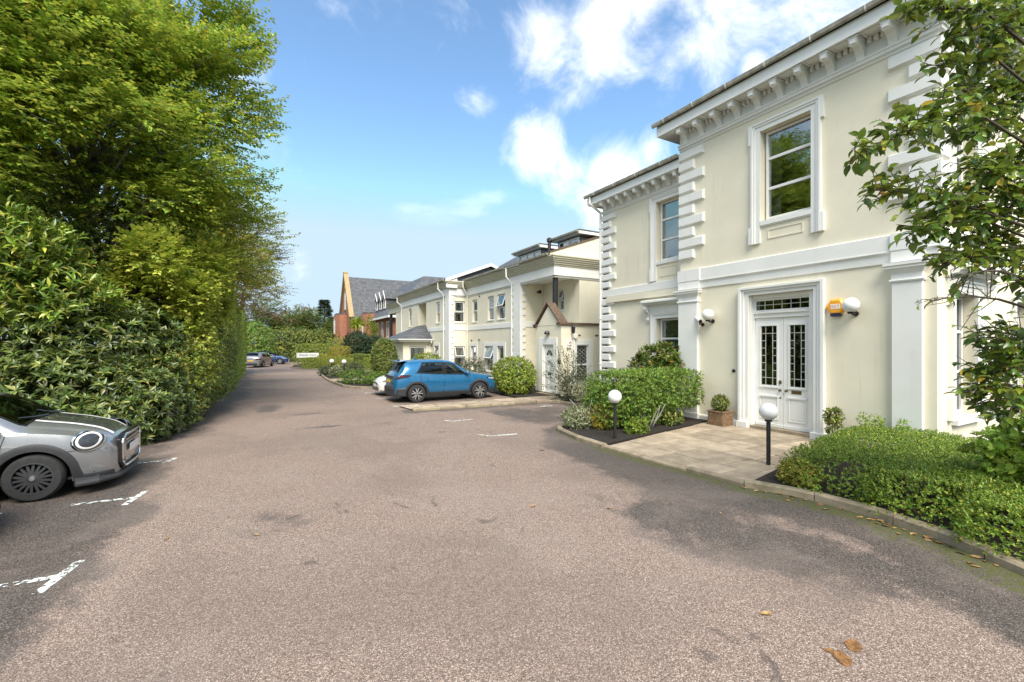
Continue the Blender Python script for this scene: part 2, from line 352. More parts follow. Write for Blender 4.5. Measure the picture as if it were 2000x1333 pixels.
def drive_mat():
    t = NT('worn_pink_tarmac')
    vo = t.n('ShaderNodeTexVoronoi'); t.l(t.pos(), vo.inputs['Vector']); vo.inputs['Scale'].default_value = 128
    sepc = t.n('ShaderNodeSeparateColor'); t.l(vo.outputs['Color'], sepc.inputs[0])
    chips = t.cramp(sepc.outputs[0], [(0, (.115, .082, .066)), (.25, (.20, .143, .115)), (.55, (.282, .205, .166)), (.8, (.36, .270, .222)), (.96, (.55, .455, .385))])
    dchips = t.cramp(sepc.outputs[0], [(0, (.026, .022, .019)), (.4, (.062, .051, .045)), (.75, (.105, .087, .077)), (.95, (.22, .19, .168))])
    gap = t.ramp(vo.outputs['Distance'], .35, .75)
    at = t.n('ShaderNodeAttribute', attribute_name='stain'); sp = t.n('ShaderNodeSeparateColor'); t.l(at.outputs['Color'], sp.inputs[0])
    n1 = t.noise(.55, 7, .62, None, .6); n2 = t.noise(2.7, 7, .7, None, .3); n3 = t.noise(14, 5, .6)
    ww = t.noise(1.0, 6, .6, t.mapv(t.pos(), (1.4, .45, 1)), .5)
    d = t.math('ADD', sp.outputs[0], t.math('ADD', t.math('MULTIPLY', t.math('SUBTRACT', n1, .5), 1.1), t.math('MULTIPLY', t.math('SUBTRACT', n2, .5), .75)))
    d = t.math('ADD', d, t.math('MULTIPLY', t.math('SUBTRACT', ww, .5), .5))
    dark = t.ramp(d, .30, .58)
    cc = t.mix(t.math('MULTIPLY', dark, .95), chips, dchips)
    pale = t.ramp(t.math('ADD', n1, t.math('MULTIPLY', n2, .3)), .62, .8)
    cc = t.mix(t.math('MULTIPLY', pale, .25), cc, (.36, .29, .25))
    cc = t.mix(t.math('MULTIPLY', gap, .5), cc, (.045, .037, .032))
    # small worn holes and patches
    hole = t.ramp(t.noise(1.0, 6, .65, t.mapv(t.pos(), (1.5, .9, 1), (4.2, 1.3, 0)), 1.0), .64, .70)
    cc = t.mix(t.math('MULTIPLY', t.ramp(t.noise(.33, 5, .6, t.mapv(t.pos(), (1, 1, 1), (9, 3, 0)), .5), .46, .62), .30), cc, (.12, .092, .078))
    cc = t.mix(t.math('MULTIPLY', hole, .55), cc, (.05, .042, .038))
    ms = t.ramp(t.math('ADD', sp.outputs[1], t.math('ADD', t.math('MULTIPLY', t.math('SUBTRACT', n2, .5), 1.1), t.math('MULTIPLY', t.math('SUBTRACT', n3, .5), 1.1))), .5, .95)
    mc = t.mix(n3, (.035, .045, .008), (.11, .125, .02))
    cc = t.mix(t.math('MULTIPLY', ms, t.ramp(n3, .3, .65, .35, .85)), cc, mc)
    h = t.math('ADD', t.math('MULTIPLY', vo.outputs['Distance'], -.6), t.math('MULTIPLY', n2, .3))
    t.principled(cc, t.ramp(dark, 0, 1, .88, .7), 0, t.bump(h, .55, .012), spec=.35); return t.mat
MT['drive'] = drive_mat()
MT['soil'] = simple('dark_bark_mulch', (.022, .016, .012), .95, 0, .6, 25, (45, .9, .03))
def lawn_mat():
    t = NT('rough_ground'); c = t.cramp(t.noise(1.2, 7, .65), [(.2, (.035, .03, .018)), (.5, (.04, .055, .016)), (.8, (.07, .085, .025))])
    t.principled(c, .95, 0, t.bump(t.noise(20, 5), .6, .03)); return t.mat
MT['lawn'] = lawn_mat()
def stone_mat(name, a, b, moss=.3):
    t = NT(name); oi = t.n('ShaderNodeObjectInfo')
    c = t.mix(t.ramp(t.noise(3.5, 7, .65), .3, .7), a, b)
    hv = t.n('ShaderNodeHueSaturation'); t.l(c, hv.inputs['Color']); t.set(hv.inputs['Value'], t.ramp(oi.outputs['Random'], 0, 1, .78, 1.18))
    cr = t.ramp(t.noise(9, 8, .75, None, 1.2), .56, .72)
    c2 = t.mix(t.math('MULTIPLY', cr, .55), hv.outputs[0], (.09, .075, .055))
    c3 = t.mix(t.math('MULTIPLY', t.ramp(t.noise(1.6, 6, .7), .5, .7), moss), c2, (.10, .095, .05))
    t.principled(c3, .85, 0, t.bump(t.math('ADD', t.noise(7, 6, .65), t.math('MULTIPLY', cr, -.5)), .6, .015)); return t.mat
MT['flag'] = stone_mat('riven_flagstone', (.42, .34, .245), (.27, .215, .155))
MT['kerbstone'] = stone_mat('weathered_kerb', (.34, .275, .195), (.20, .165, .11), .6)
MT['paint'] = None
def paint_mat():
    t = NT('worn_white_line_paint'); f = t.ramp(t.math('ADD', t.noise(14, 6, .7), t.math('MULTIPLY', t.noise(2.2, 3), .25)), .61, .67)
    p = t.n('ShaderNodeBsdfPrincipled'); p.inputs['Base Color'].default_value = (.66, .71, .68, 1); p.inputs['Roughness'].default_value = .7
    tr = t.n('ShaderNodeBsdfTransparent'); mx = t.n('ShaderNodeMixShader'); t.l(f, mx.inputs[0]); t.l(p.outputs[0], mx.inputs[1]); t.l(tr.outputs[0], mx.inputs[2]); t.l(mx.outputs[0], t.out.inputs[0]); return t.mat
MT['paint'] = paint_mat()
def make_ground():
    b = MB(); b.poly((-900, -600, -.06), (900, -600, -.06), (900, 1500, -.06), (-900, 1500, -.06))
    tag(b.build('ground', MT['lawn'], loc=(0, 0, -.06)), 'rough green and brown ground around the drive', 'ground', kind='structure')
    xs = np.concatenate([np.arange(-9, -4, .5), np.arange(-4, 12.01, .2)]); ys = np.concatenate([np.arange(-6, 18, .2), np.arange(18, 80.1, .8)])
    X, Y = np.meshgrid(xs, ys); nx, ny = len(xs), len(ys)
    dr = np.minimum(seg_dist(X, Y, KERB_C), seg_dist(X, Y, KERB_B)); dr2 = seg_dist(X, Y, KERB_A); dd = seg_dist(X, Y, KERB_D); hl = seg_dist(X, Y, HEDGE_LINE)
    dark = np.zeros_like(X)
    dark = np.maximum(dark, 1.25 - dr / 1.5)                      # damp, dirty edge along the kerbs
    dark = np.maximum(dark, .75 - dr2 / 1.1); dark = np.maximum(dark, .7 - dd / 1.4)
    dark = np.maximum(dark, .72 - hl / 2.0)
    dark = np.maximum(dark, .74 * np.exp(-((X + 2.9) / 1.6) ** 4) * np.exp(-((Y - 6.6) / 5.0) ** 4) * 1.15)   # oily parking bays
    dark = np.maximum(dark, .62 * np.exp(-((X - 7.8) / 2.0) ** 4) * np.exp(-((Y - 11.6) / 2.0) ** 4))
    dark = np.maximum(dark, .6 * np.exp(-((X - 6.3) / 2.4) ** 4) * np.exp(-((Y - 18.2) / 2.9) ** 4))
    dark = np.maximum(dark, .7 * np.exp(-(((X - 5.1) * .8 + (Y - 2.6) * .3) / .9) ** 2) * np.exp(-((Y - 2.8) / 2.3) ** 4))
    dark = np.maximum(dark, .5 * np.exp(-((X + .2) / .9) ** 2 - ((Y - 2.0) / 1.0) ** 2))
    dark = np.maximum(dark, .42 * np.exp(-((X - .4) / 1.2) ** 2 - ((Y - 6.2) / .8) ** 2))
    for cx, cy, rx, ry, a in [(1.4, 12.6, .8, .25, .6), (2.9, 12.3, .9, .2, .5), (2.6, 11.2, 1.0, .15, .5), (2.8, 9.6, .7, .18, .42), (.2, 17, .7, 1.8, .5), (1.2, 15.2, .7, .3, .5)]:
        dark = np.maximum(dark, a * np.exp(-((X - cx) / rx) ** 2 - ((Y - cy) / ry) ** 2))
    moss = np.maximum(1.2 - np.minimum(seg_dist(X, Y, KERB_C), seg_dist(X, Y, KERB_B) * 1.6) / .7, .85 - dr2 / .45)
    moss = np.maximum(moss, .95 - dd / .4); moss = np.maximum(moss, .4 - hl / .8)
    me = bpy.data.meshes.new('driveway'); V = np.stack([X, Y, np.zeros_like(X)], -1).reshape(-1, 3)
    idx = np.arange(nx * ny).reshape(ny, nx); F = np.stack([idx[:-1, :-1], idx[:-1, 1:], idx[1:, 1:], idx[1:, :-1]], -1).reshape(-1, 4)
    me.from_pydata(V.tolist(), [], F.tolist()); me.materials.append(MT['drive'])
    a = me.attributes.new('stain', 'FLOAT_COLOR', 'POINT')
    C = np.stack([np.clip(dark, 0, 1), np.clip(moss, 0, 1), np.zeros_like(X), np.ones_like(X)], -1).reshape(-1).astype(np.float32); a.data.foreach_set('color', C)
    o = link_mesh('driveway', me); tag(o, 'worn pinkish tarmac drive with dark damp stains and mossy edges', 'driveway', kind='structure')
    return o
DRIVE = make_ground()
def bed(name, poly, label, z=.07):
    b = MB(); n = len(poly)
    # gently humped soil: centre fan raised
    cx = sum(p[0] for p in poly) / n; cy = sum(p[1] for p in poly) / n
    b.prism(poly, -.02, z)
    return tag(b.build(name, MT['soil']), label, 'soil', kind='structure')
BED1 = bed('planting_bed', [(6.75, 9.42), (6.42, 9.1), (6.24, 8.2), (6.2, 7.18), (10.72, 8.06), (10.72, 9.2), (11.15, 9.2), (11.15, 14.85), (10.5, 14.85), (10.2, 14.0), (9.66, 13.5), (9.74, 12.6), (9.76, 11), (9.7, 9.85), (9.2, 9.52)], 'dark mulch bed under the clipped hedge and variegated shrubs')
BED2 = bed('planting_bed', [(6.4, 4.12), (6.68, 3.45), (6.7, 2.68), (6.56, 2.0), (6.26, 1.29), (5.8, .5), (5.25, -.3), (4.5, -1.4), (9, -4), (18, -4), (18, 3.25), (10.74, 3.25), (10.74, 4.98)], 'dark mulch bed under the low box hedge')
BED3 = bed('planting_bed', [(8.9, 15.45), (10.6, 15.2), (10.62, 16.95), (11.45, 16.95), (11.45, 26.4), (10.25, 26.45), (10.25, 29.8), (8.9, 29.8)], 'narrow soil bed along the cream flats')
BED4 = bed('planting_bed', [(8.3, 21.8), (5.5, 21.9), (4.34, 22.55), (3.6, 23.85), (3.4, 27.5), (3.45, 31.5), (3.65, 34.35), (4.65, 35.5), (8.2, 35.9)], 'flower bed island with low perennials behind the white car')
BED5 = bed('planting_bed', [(10, 37.5), (6.5, 40.0), (3.26, 43.5), (2.26, 46), (2.66, 50), (4.1, 56), (9, 58), (12, 45)], 'hedge island holding the white name sign')
def kerb(path, label, zt=.11, w=.13, step=.9, mat='kerbstone', side=1):
    """kerb run: each kerbstone is a piece of its own"""
    P = [Vector(p) for p in path]; L = [0]
    for a, b_ in zip(P[:-1], P[1:]): L.append(L[-1] + (b_ - a).length)
    def at(s):
        s = min(max(s, 0), L[-1])
        for i in range(len(P) - 1):
            if s <= L[i + 1] + 1e-9: return P[i].lerp(P[i + 1], (s - L[i]) / (L[i + 1] - L[i]))
        return P[-1]
    n = max(1, round(L[-1] / step)); root = None
    root = thing('kerb', None, None, (P[0].x, P[0].y, 0)); tag(root, label, 'kerb', kind='structure')
    for i in range(n):
        s0 = L[-1] * i / n + .006; s1 = L[-1] * (i + 1) / n - .006; m_ = 4
        pts = [at(s0 + (s1 - s0) * k / m_) for k in range(m_ + 1)]
        dz = random.uniform(-.018, .014); jx = random.uniform(-.014, .014)
        b = MB(); b.sweep([(p.x + jx, p.y) for p in pts], [(0, -.05), (w, -.05), (w, zt + dz - .015), (w - .02, zt + dz), (.025, zt + dz), (0, zt + dz - .025)], side)
        b.build('kerbstone', MT[mat], root)
    return root
kerb(KERB_A, 'kerb curving round the bed of the clipped hedge', side=-1 if False else 1)
kerb(KERB_B, 'flush kerb along the flagged entrance', zt=.07)
kerb(KERB_C, 'weathered mossy kerb in front of the low box hedge', zt=.105)
kerb(KERB_D, 'kerb edging the flagged path to the porch', zt=.09)
kerb(KERB_E, 'kerb around the flower bed island', zt=.12, step=1.8, side=-1)
kerb(KERB_F, 'kerb of the hedge island with the sign', zt=.12, step=2.5, side=-1)

def flags(name, region, label, cw=.6, z=.055, along='Y', skew=0.0, rng=random.Random(3)):
    root = thing(name, None, None, (region[0][0], region[0][1], 0)); tag(root, label, 'paving', kind='structure')
    b = MB(); b.prism(region, -.02, z - .022); b.build('bedding', MT['soil'], root)
    xs = [p[0] for p in region]; ys = [p[1] for p in region]
    u0, u1, v0, v1 = (min(xs), max(xs), min(ys), max(ys)) if along == 'Y' else (min(ys), max(ys), min(xs), max(xs))
    u = u0
    while u < u1:
        w = cw * rng.choice([.85, 1, 1, 1.25]); v = v0 - rng.uniform(0, .5)
        while v < v1:
            l = cw * rng.choice([.9, 1.2, 1.5, 1.05]); q = [(u, v), (u + w, v), (u + w, v + l), (u, v + l)]
            if along != 'Y': q = [(p[1], p[0]) for p in q][::-1]
            q = [(p[0], p[1] + skew * (p[0] - xs[0])) for p in q]
            c = clip_poly(q, region)
            if len(c) >= 3:
                area = abs(sum(c[i - 1][0] * c[i][1] - c[i][0] * c[i - 1][1] for i in range(len(c)))) / 2
                if area > .02:
                    c1 = shrink(c, .011); c2 = shrink(c, .02); tz = z + rng.uniform(-.006, .006); m = MB(); n = len(c1)
                    tl = rng.uniform(-.008, .008)
                    m.add([(p[0], p[1], z - .03) for p in c1] + [(p[0], p[1], tz - .008) for p in c1] + [(p[0], p[1], tz + tl * (p[0] - c[0][0])) for p in c2],
                          [(i, (i + 1) % n, n + (i + 1) % n, n + i) for i in range(n)] + [(n + i, n + (i + 1) % n, 2 * n + (i + 1) % n, 2 * n + i) for i in range(n)] + [tuple(range(2 * n, 3 * n))])
                    m.build('flagstone', MT['flag'], root)
            v += l
        u += w
    return root
flags('entrance_paving', [(6.30, 7.12), (6.36, 5.9), (6.48, 4.16), (10.78, 4.98), (10.78, 8.05)], 'riven flagstone paving before the double front door', .68)
flags('garden_path', [(4.12, 15.25), (4.3, 14.23), (9.2, 14.03), (10.55, 14.9), (10.6, 15.4)], 'flagstone path beside the blue car leading to the porch door', .62, .05, 'X')
flags('garden_path', [(3.48, 29.0), (3.5, 27.4), (8.25, 27.4), (8.25, 29.0)], 'pale slab path crossing the flower bed island', .8, .09, 'Y')
def line(pts, w, label):
    """painted marking: strips a few millimetres above the tarmac"""
    b = MB()
    for i, ((ax, ay), (bx, by)) in enumerate(pts):
        d = Vector((bx - ax, by - ay)).normalized(); n = Vector((-d.y, d.x)) * w / 2; z = .004 + .002 * i
        b.poly((ax + n.x, ay + n.y, z), (ax - n.x, ay - n.y, z), (bx - n.x, by - n.y, z), (bx + n.x, by + n.y, z))
    return tag(b.build('parking_marking', MT['paint']), label, 'road marking', kind='structure')
line([((-1.5, 8.34), (-1.62, 7.75)), ((-1.55, 8.05), (-2.25, 8.1)), ], .075, 'worn white T marking between the silver car and the dark car')
line([((-2.9, 8.14), (-6.5, 8.4))], .05, 'faint worn white bay line beside the silver car')
line([((-1.58, 5.98), (-1.70, 5.36)), ((-1.64, 5.66), (-2.9, 5.72))], .08, 'white T marking on the near side of the dark car')
line([((-1.44, 10.5), (-1.56, 10.15)), ((-1.5, 10.33), (-2.6, 10.42))], .08, 'white T marking by the hedge beyond the silver car')
line([((4.53, 12.0), (4.74, 11.62)), ((4.66, 11.75), (5.3, 11.78))], .08, 'white L marking in the empty bay near the flagged path')
line([((4.52, 9.72), (4.68, 9.36)), ((4.68, 9.4), (5.35, 9.30))], .08, 'white L marking near the kerb tip of the clipped hedge')
line([((4.0, 15.75), (4.1, 15.45)), ((4.05, 15.6), (4.9, 15.6))], .08, 'white L marking behind the blue car by the path')
line([((4.0, 18.3), (4.1, 17.95)), ((4.05, 18.1), (5.2, 18.1))], .08, 'white L marking between the blue car and the white car')
line([((4.0, 20.65), (4.1, 20.3)), ((4.05, 20.5), (4.9, 20.5))], .08, 'white L marking between the white car and the flower bed')
line([((9.0, 11.9), (9.35, 11.75))], .1, 'short white dash at the back of the empty bay')
line([((8.4, 13.1), (8.9, 13.0))], .12, 'short white dash by the porch path')
# fallen leaves
MT['deadleaf'] = None
def dead_leaf_mat():
    t = NT('fallen_leaf_brown'); oi = t.n('ShaderNodeObjectInfo')
    c = t.cramp(oi.outputs['Random'], [(0, (.34, .19, .07)), (.3, (.46, .33, .12)), (.55, (.24, .10, .035)), (.8, (.48, .36, .18)), (1, (.18, .09, .035))])
    t.principled(t.mix(t.ramp(t.noise(40, 4), .35, .7), c, (.16, .08, .03)), .7); return t.mat
MT['deadleaf'] = dead_leaf_mat()
def leaf_piece():
    b = MB(); pr = [(0, 0), (.18, .17), (.5, .27), (.8, .17), (1, 0)]
    vs = [(0, 0, .01)] + [(x, y, .10 + .12 * x) for x, y in pr[1:4]] + [(1, 0, .16)] + [(x, -y, .07 + .05 * x) for x, y in pr[1:4]] + [(x, 0, .02 + .03 * x) for x, y in pr[1:4]]
    b.add(vs, [(0, 8, 1), (1, 8, 9, 2), (2, 9, 10, 3), (3, 10, 4), (0, 5, 8), (5, 6, 9, 8), (6, 7, 10, 9), (7, 4, 10)])
    return b.mesh('fallen_leaf', MT['deadleaf'])
LEAFME = leaf_piece(); _r = random.Random(11)
for i in range(64):
    s = _r.random()
    if i < 46:   # gutter of the mossy kerb
        k = min(int(abs(_r.gauss(.45, .22)) * 5), 4); a = Vector(KERB_C[k]); b_ = Vector(KERB_C[k + 1]); p = a.lerp(b_, _r.random())
        x, y = p.x - abs(_r.gauss(.02, .11)) - .03, p.y; lab = 'curled brown leaf fallen along the mossy kerb'; g = 'fallen leaves along the kerb'
    elif i < 52: x, y = _r.uniform(6.7, 7.2), _r.uniform(2.2, 3.4); x -= .12; lab = 'brown leaf lying on the mulch under the box hedge'; g = 'leaves on the mulch'
    else: x, y = _r.uniform(-1.2, 5.6), _r.uniform(2.0, 9.5); lab = 'single leaf lying out on the open tarmac'; g = 'leaves scattered on the drive'
    z = .076 if 46 <= i < 52 else .003
    o = link_mesh('fallen_leaf', LEAFME, None, (x, y, z), (_r.uniform(-.25, .25), _r.uniform(-.1, .1), _r.uniform(0, 6.3)))
    sz = _r.uniform(.055, .10); o.scale = (sz, sz, sz); tag(o, lab, 'leaf', g)
MT['flatleaf'] = simple('squashed_leaf', (.20, .095, .03), .7, 0, .5, 30); FLATME = LEAFME.copy(); FLATME.materials.clear(); FLATME.materials.append(MT['flatleaf'])
# squashed brown leaves at the near edge of the drive
for k, (x, y, a, s) in enumerate([(3.60, 1.55, .4, .17), (3.40, 1.50, .7, .17), (3.50, 1.60, 2.2, .09)]):
    o = link_mesh('fallen_leaf', FLATME, None, (x, y, .003), (0, 0, a)); o.scale = (s, s * 1.2, s * .2)
    tag(o, 'squashed brown leaf flattened on the tarmac', 'leaf', 'squashed leaves on the drive')
# ------------------------------------------------------------------ architecture helpers
class Face:
    """a facade: '-X' (u is world Y) or '-Y' (u is world X); w is the distance out of the wall"""
    def __init__(s, kind, at): s.k = kind; s.at = at
    def p(s, u, z, w=0.0): return (s.at - w, u, z) if s.k == '-X' else (u, s.at - w, z)
    def box(s, b, u0, u1, z0, z1, w0, w1):
        if s.k == '-X': b.box(s.at - w1, s.at - w0, u0, u1, z0, z1)
        else: b.box(u0, u1, s.at - w1, s.at - w0, z0, z1)
        return b
    def rot(s): return (R_(90), 0, R_(-90)) if s.k == '-X' else (R_(90), 0, 0)
def wall(F, u0, u1, z0, z1, holes, name, mat, parent, thick=.3):
    """solid wall with real openings: holes are (u0, u1, z0, z1)"""
    us = sorted({u0, u1, *[h[0] for h in holes], *[h[1] for h in holes]}); zs = sorted({z0, z1, *[h[2] for h in holes], *[h[3] for h in holes]})
    b = MB()
    for a, c in zip(us[:-1], us[1:]):
        for d, e in zip(zs[:-1], zs[1:]):
            if any(h[0] - 1e-6 <= a and c <= h[1] + 1e-6 and h[2] - 1e-6 <= d and e <= h[3] + 1e-6 for h in holes): continue
            b.poly(F.p(a, d), F.p(c, d), F.p(c, e), F.p(a, e)); b.poly(F.p(a, d, -thick), F.p(a, e, -thick), F.p(c, e, -thick), F.p(c, d, -thick))
    for h in holes:
        q = [(h[0], h[2]), (h[1], h[2]), (h[1], h[3]), (h[0], h[3])]
        for i in range(4): b.poly(F.p(*q[i]), F.p(*q[(i + 1) % 4]), F.p(*q[(i + 1) % 4], -thick), F.p(*q[i], -thick))
    q = [(u0, z0), (u1, z0), (u1, z1), (u0, z1)]
    for i in range(4): b.poly(F.p(*q[i]), F.p(*q[(i + 1) % 4]), F.p(*q[(i + 1) % 4], -thick), F.p(*q[i], -thick))
    me = bpy.data.meshes.new(name); o = ORG[parent.name]
    me.from_pydata([tuple(Vector(p) - o) for p in b.v], [], b.f); me.materials.append(mat)
    bm = bmesh.new(); bm.from_mesh(me); bmesh.ops.remove_doubles(bm, verts=bm.verts, dist=1e-5); bmesh.ops.recalc_face_normals(bm, faces=bm.faces); bm.to_mesh(me); bm.free()
    ob = bpy.data.objects.new(name, me); col.objects.link(ob); ob.parent = parent; ORG[ob.name] = o; return ob
def ring(F, b, u0, u1, z0, z1, t, w0, w1, tb=None):
    tb = t if tb is None else tb
    F.box(b, u0, u0 + t, z0, z1, w0, w1); F.box(b, u1 - t, u1, z0, z1, w0, w1); F.box(b, u0 + t, u1 - t, z1 - t, z1, w0, w1); F.box(b, u0 + t, u1 - t, z0, z0 + tb, w0, w1)
def sash_window(F, parent, u0, u1, z0, z1, rails=(.5,), rec=.16, fr=.055, bar=.05, curtain=None, glass='glass', mat='gloss_white', light=None):
    """window: a frame mesh with one pane for each light, and what hangs behind it"""
    b = MB(); ring(F, b, u0, u1, z0, z1, fr, -rec - .06, -rec + .02, fr * 1.4)
    zz = [z0 + fr * 1.4] + [z0 + (z1 - z0) * r for r in rails] + [z1 - fr]
    for r in rails: F.box(b, u0 + fr, u1 - fr, z0 + (z1 - z0) * r - bar / 2, z0 + (z1 - z0) * r + bar / 2, -rec - .055, -rec + .012)
    w = b.build('window', MT[mat], parent, bevel=.006)
    for i in range(len(zz) - 1):
        lo = zz[i] + (bar / 2 if i else 0); hi = zz[i + 1] - (bar / 2 if i < len(zz) - 2 else 0)
        g = MB(); F.box(g, u0 + fr + .001, u1 - fr - .001, lo + .001, hi - .001, -rec - .03, -rec - .022); g.build('pane', MT[glass], w)
    if curtain:
        b = MB(); n = 26
        if curtain == 'blind':
            for k in range(int((z1 - z0) / .05)): F.box(b, u0 + fr, u1 - fr, z0 + .05 * k, z0 + .05 * k + .036, -rec - .085, -rec - .078)
            b.build('blind', MT['blind'], w)
        else:
            spans = {'both': [(0, .3), (.7, 1)], 'left': [(.72, 1)], 'right': [(0, .3)], 'full': [(0, 1)]}[curtain]
            for (a, c) in spans:
                pts = [F.p(u0 + (u1 - u0) * (a + (c - a) * k / n), z0, -rec - .10 - .02 * math.sin(k * 1.7)) for k in range(n + 1)]
                for p, q in zip(pts[:-1], pts[1:]): b.poly(p, q, (q[0], q[1], z1), (p[0], p[1], z1))
            b.build('curtain', MT['curtain'], w, smooth=True)
    return w
def casement(F, parent, u0, u1, z0, z1, open_top=False, rec=.12, mat='upvc', side=1, curtain='both', split=.48):
    """plain white window: fixed lower light and a top-hung upper light, tipped out when open"""
    f = .05; zm = z0 + (z1 - z0) * split
    b = MB(); ring(F, b, u0, u1, z0, z1, f, -rec - .05, -rec + .015); F.box(b, u0 + f, u1 - f, zm - .03, zm + .03, -rec - .05, -rec + .012)
    w = b.build('window', MT[mat], parent)
    g = MB(); F.box(g, u0 + f + .001, u1 - f - .001, z0 + f + .001, zm - .031, -rec - .03, -rec - .022); g.build('pane', MT['glass'], w)
    ang = R_(20) if open_top else 0.0; hgt = z1 - f - (zm + .03)
    def q(u, dz, dw):   # hinge at the top
        return F.p(u, z1 - f - dz * math.cos(ang) - dw * 0, -rec + .02 + dz * math.sin(ang) + dw)
    s = MB(); t = .045
    def slab(bb, ua, ub, d0, d1, w0, w1):
        vs = [q(ua, d0, w0), q(ub, d0, w0), q(ub, d1, w0), q(ua, d1, w0), q(ua, d0, w1), q(ub, d0, w1), q(ub, d1, w1), q(ua, d1, w1)]
        bb.add(vs, [(0, 3, 2, 1), (4, 5, 6, 7), (0, 1, 5, 4), (1, 2, 6, 5), (2, 3, 7, 6), (3, 0, 4, 7)])
    a, c = u0 + f + .002, u1 - f - .002
    slab(s, a, a + t, 0, hgt, 0, .04); slab(s, c - t, c, 0, hgt, 0, .04); slab(s, a + t, c - t, 0, t, 0, .04); slab(s, a + t, c - t, hgt - t, hgt, 0, .04)
    s.build('opening_light' if open_top else 'upper_light', MT[mat], w)
    g = MB(); slab(g, a + t + .001, c - t - .001, t + .001, hgt - t - .001, .014, .022); g.build('pane', MT['glass'], w)
    sl = MB(); F.box(sl, u0 - .04, u1 + .04, z0 - .05, z0 - .002, -rec, .035); sl.build('sill', MT['upvc'], w)
    if curtain:
        cu = MB()
        for (aa, cc) in ([(0, .27), (.73, 1)] if curtain == 'both' else [(0, 1)]):
            n = 14; pts = [F.p(u0 + (u1 - u0) * (aa + (cc - aa) * k / n), z0, -rec - .09 - .02 * math.sin(k * 1.9)) for k in range(n + 1)]
            for p, r in zip(pts[:-1], pts[1:]): cu.poly(p, r, (r[0], r[1], z1), (p[0], p[1], z1))
        cu.build('curtain', MT['curtain'], w)
    return w
def quoin_mesh(du, h, out, name='quoin', du2=None):
    """block with a chamfered face; local x along the wall, y out, z up; du2 wraps the corner"""
    c = .022; b = MB()
    b.add([(0, 0, 0), (du, 0, 0), (du, 0, h), (0, 0, h), (0, out, c), (du - c, out, c), (du - c, out, h - c), (0, out, h - c)], [(0, 1, 2, 3), (4, 7, 6, 5), (0, 4, 5, 1), (1, 5, 6, 2), (2, 6, 7, 3), (0, 3, 7, 4)])
    return b.mesh(name, MT['white'])
def quoin(parent, Fu, corner, du, z0, z1, F, sgn, wrap=0.0, out=.075):
    """one chamfered corner block; F the facade, corner its u, sgn the direction along u, wrap the length round the corner"""
    b = MB(); c = .034; u0 = corner - sgn * (out if wrap else 0)
    def P(u, z, w): return F.p(u, z, w)
    ue = corner + sgn * du
    b.add([P(u0, z0, .0), P(ue, z0, .0), P(ue, z1, .0), P(u0, z1, .0), P(u0, z0 + c, out), P(ue - sgn * c, z0 + c, out), P(ue - sgn * c, z1 - c, out), P(u0, z1 - c, out)],
          [(0, 1, 2, 3), (4, 7, 6, 5), (0, 4, 5, 1), (1, 5, 6, 2), (2, 6, 7, 3), (0, 3, 7, 4)])
    if wrap:   # return along the other facade (only for the -X / -Y corner)
        Y0 = corner; X0 = F.at
        b.add([(X0, Y0, z0), (X0 + wrap, Y0, z0), (X0 + wrap, Y0, z1), (X0, Y0, z1), (X0, Y0 - out, z0 + c), (X0 + wrap - c, Y0 - out, z0 + c), (X0 + wrap - c, Y0 - out, z1 - c), (X0, Y0 - out, z1 - c)],
              [(0, 1, 2, 3), (4, 7, 6, 5), (0, 4, 5, 1), (1, 5, 6, 2), (2, 6, 7, 3), (0, 3, 7, 4)])
    return b.build('quoin', MT['white'], parent)
def console_mesh(w, proj, h):
    """scrolled eaves bracket; local x along the wall, -y out of the wall, z down from the soffit at 0"""
    side = [(0, 0), (proj, 0), (proj, -.10 * h / .38), (proj - .03, -.17), (proj * .62, -.155), (proj * .45, -.20), (proj * .36, -.24), (.10, -.30), (.075, -h), (0, -h)]
    b = MB(); n = len(side)
    b.add([(-w / 2, -p, z) for p, z in side] + [(w / 2, -p, z) for p, z in side], [tuple(range(n)), tuple(range(n, 2 * n))[::-1]] + [(i, n + i, n + (i + 1) % n, (i + 1) % n) for i in range(n)])
    b.box(-w / 2 - .018, w / 2 + .018, -proj - .012, -.002, -.045, -.004); b.box(-w / 2 + .03, w / 2 - .03, -proj - .006, -proj + .02, -.15, -.05)
    return b.mesh('bracket', MT['white'])
def downpipe(parent, pts, r=.038, mat='white', name='downpipe'):
    b = MB(); P = [Vector(pts[0])]
    for i in range(1, len(pts) - 1):
        a, m_, c = Vector(pts[i - 1]), Vector(pts[i]), Vector(pts[i + 1]); d1 = (a - m_).normalized() * .05; d2 = (c - m_).normalized() * .05
        P += [m_ + d1, m_, m_ + d2]
    P.append(Vector(pts[-1])); b.tube(P, r, 10); z = pts[-2][2] - .6
    while z > pts[-1][2] + .4: b.box(pts[-1][0] - r - .012, pts[-1][0] + r + .012, pts[-1][1] - r - .012, pts[-1][1] + r + .012, z, z + .03); z -= 1.7
    return b.build(name, MT[mat], parent, smooth=False)
GUT = [(0, 0), (.02, -.02), (.035, -.075), (.075, -.105), (.115, -.075), (.13, -.01), (.13, .005), (.118, .005), (.105, -.06), (.075, -.085), (.045, -.06), (.03, 0)]
def panel(F, b, u0, u1, z0, z1, w):   # raised-and-fielded outline
    ring(F, b, u0, u1, z0, z1, .028, w, w + .014)

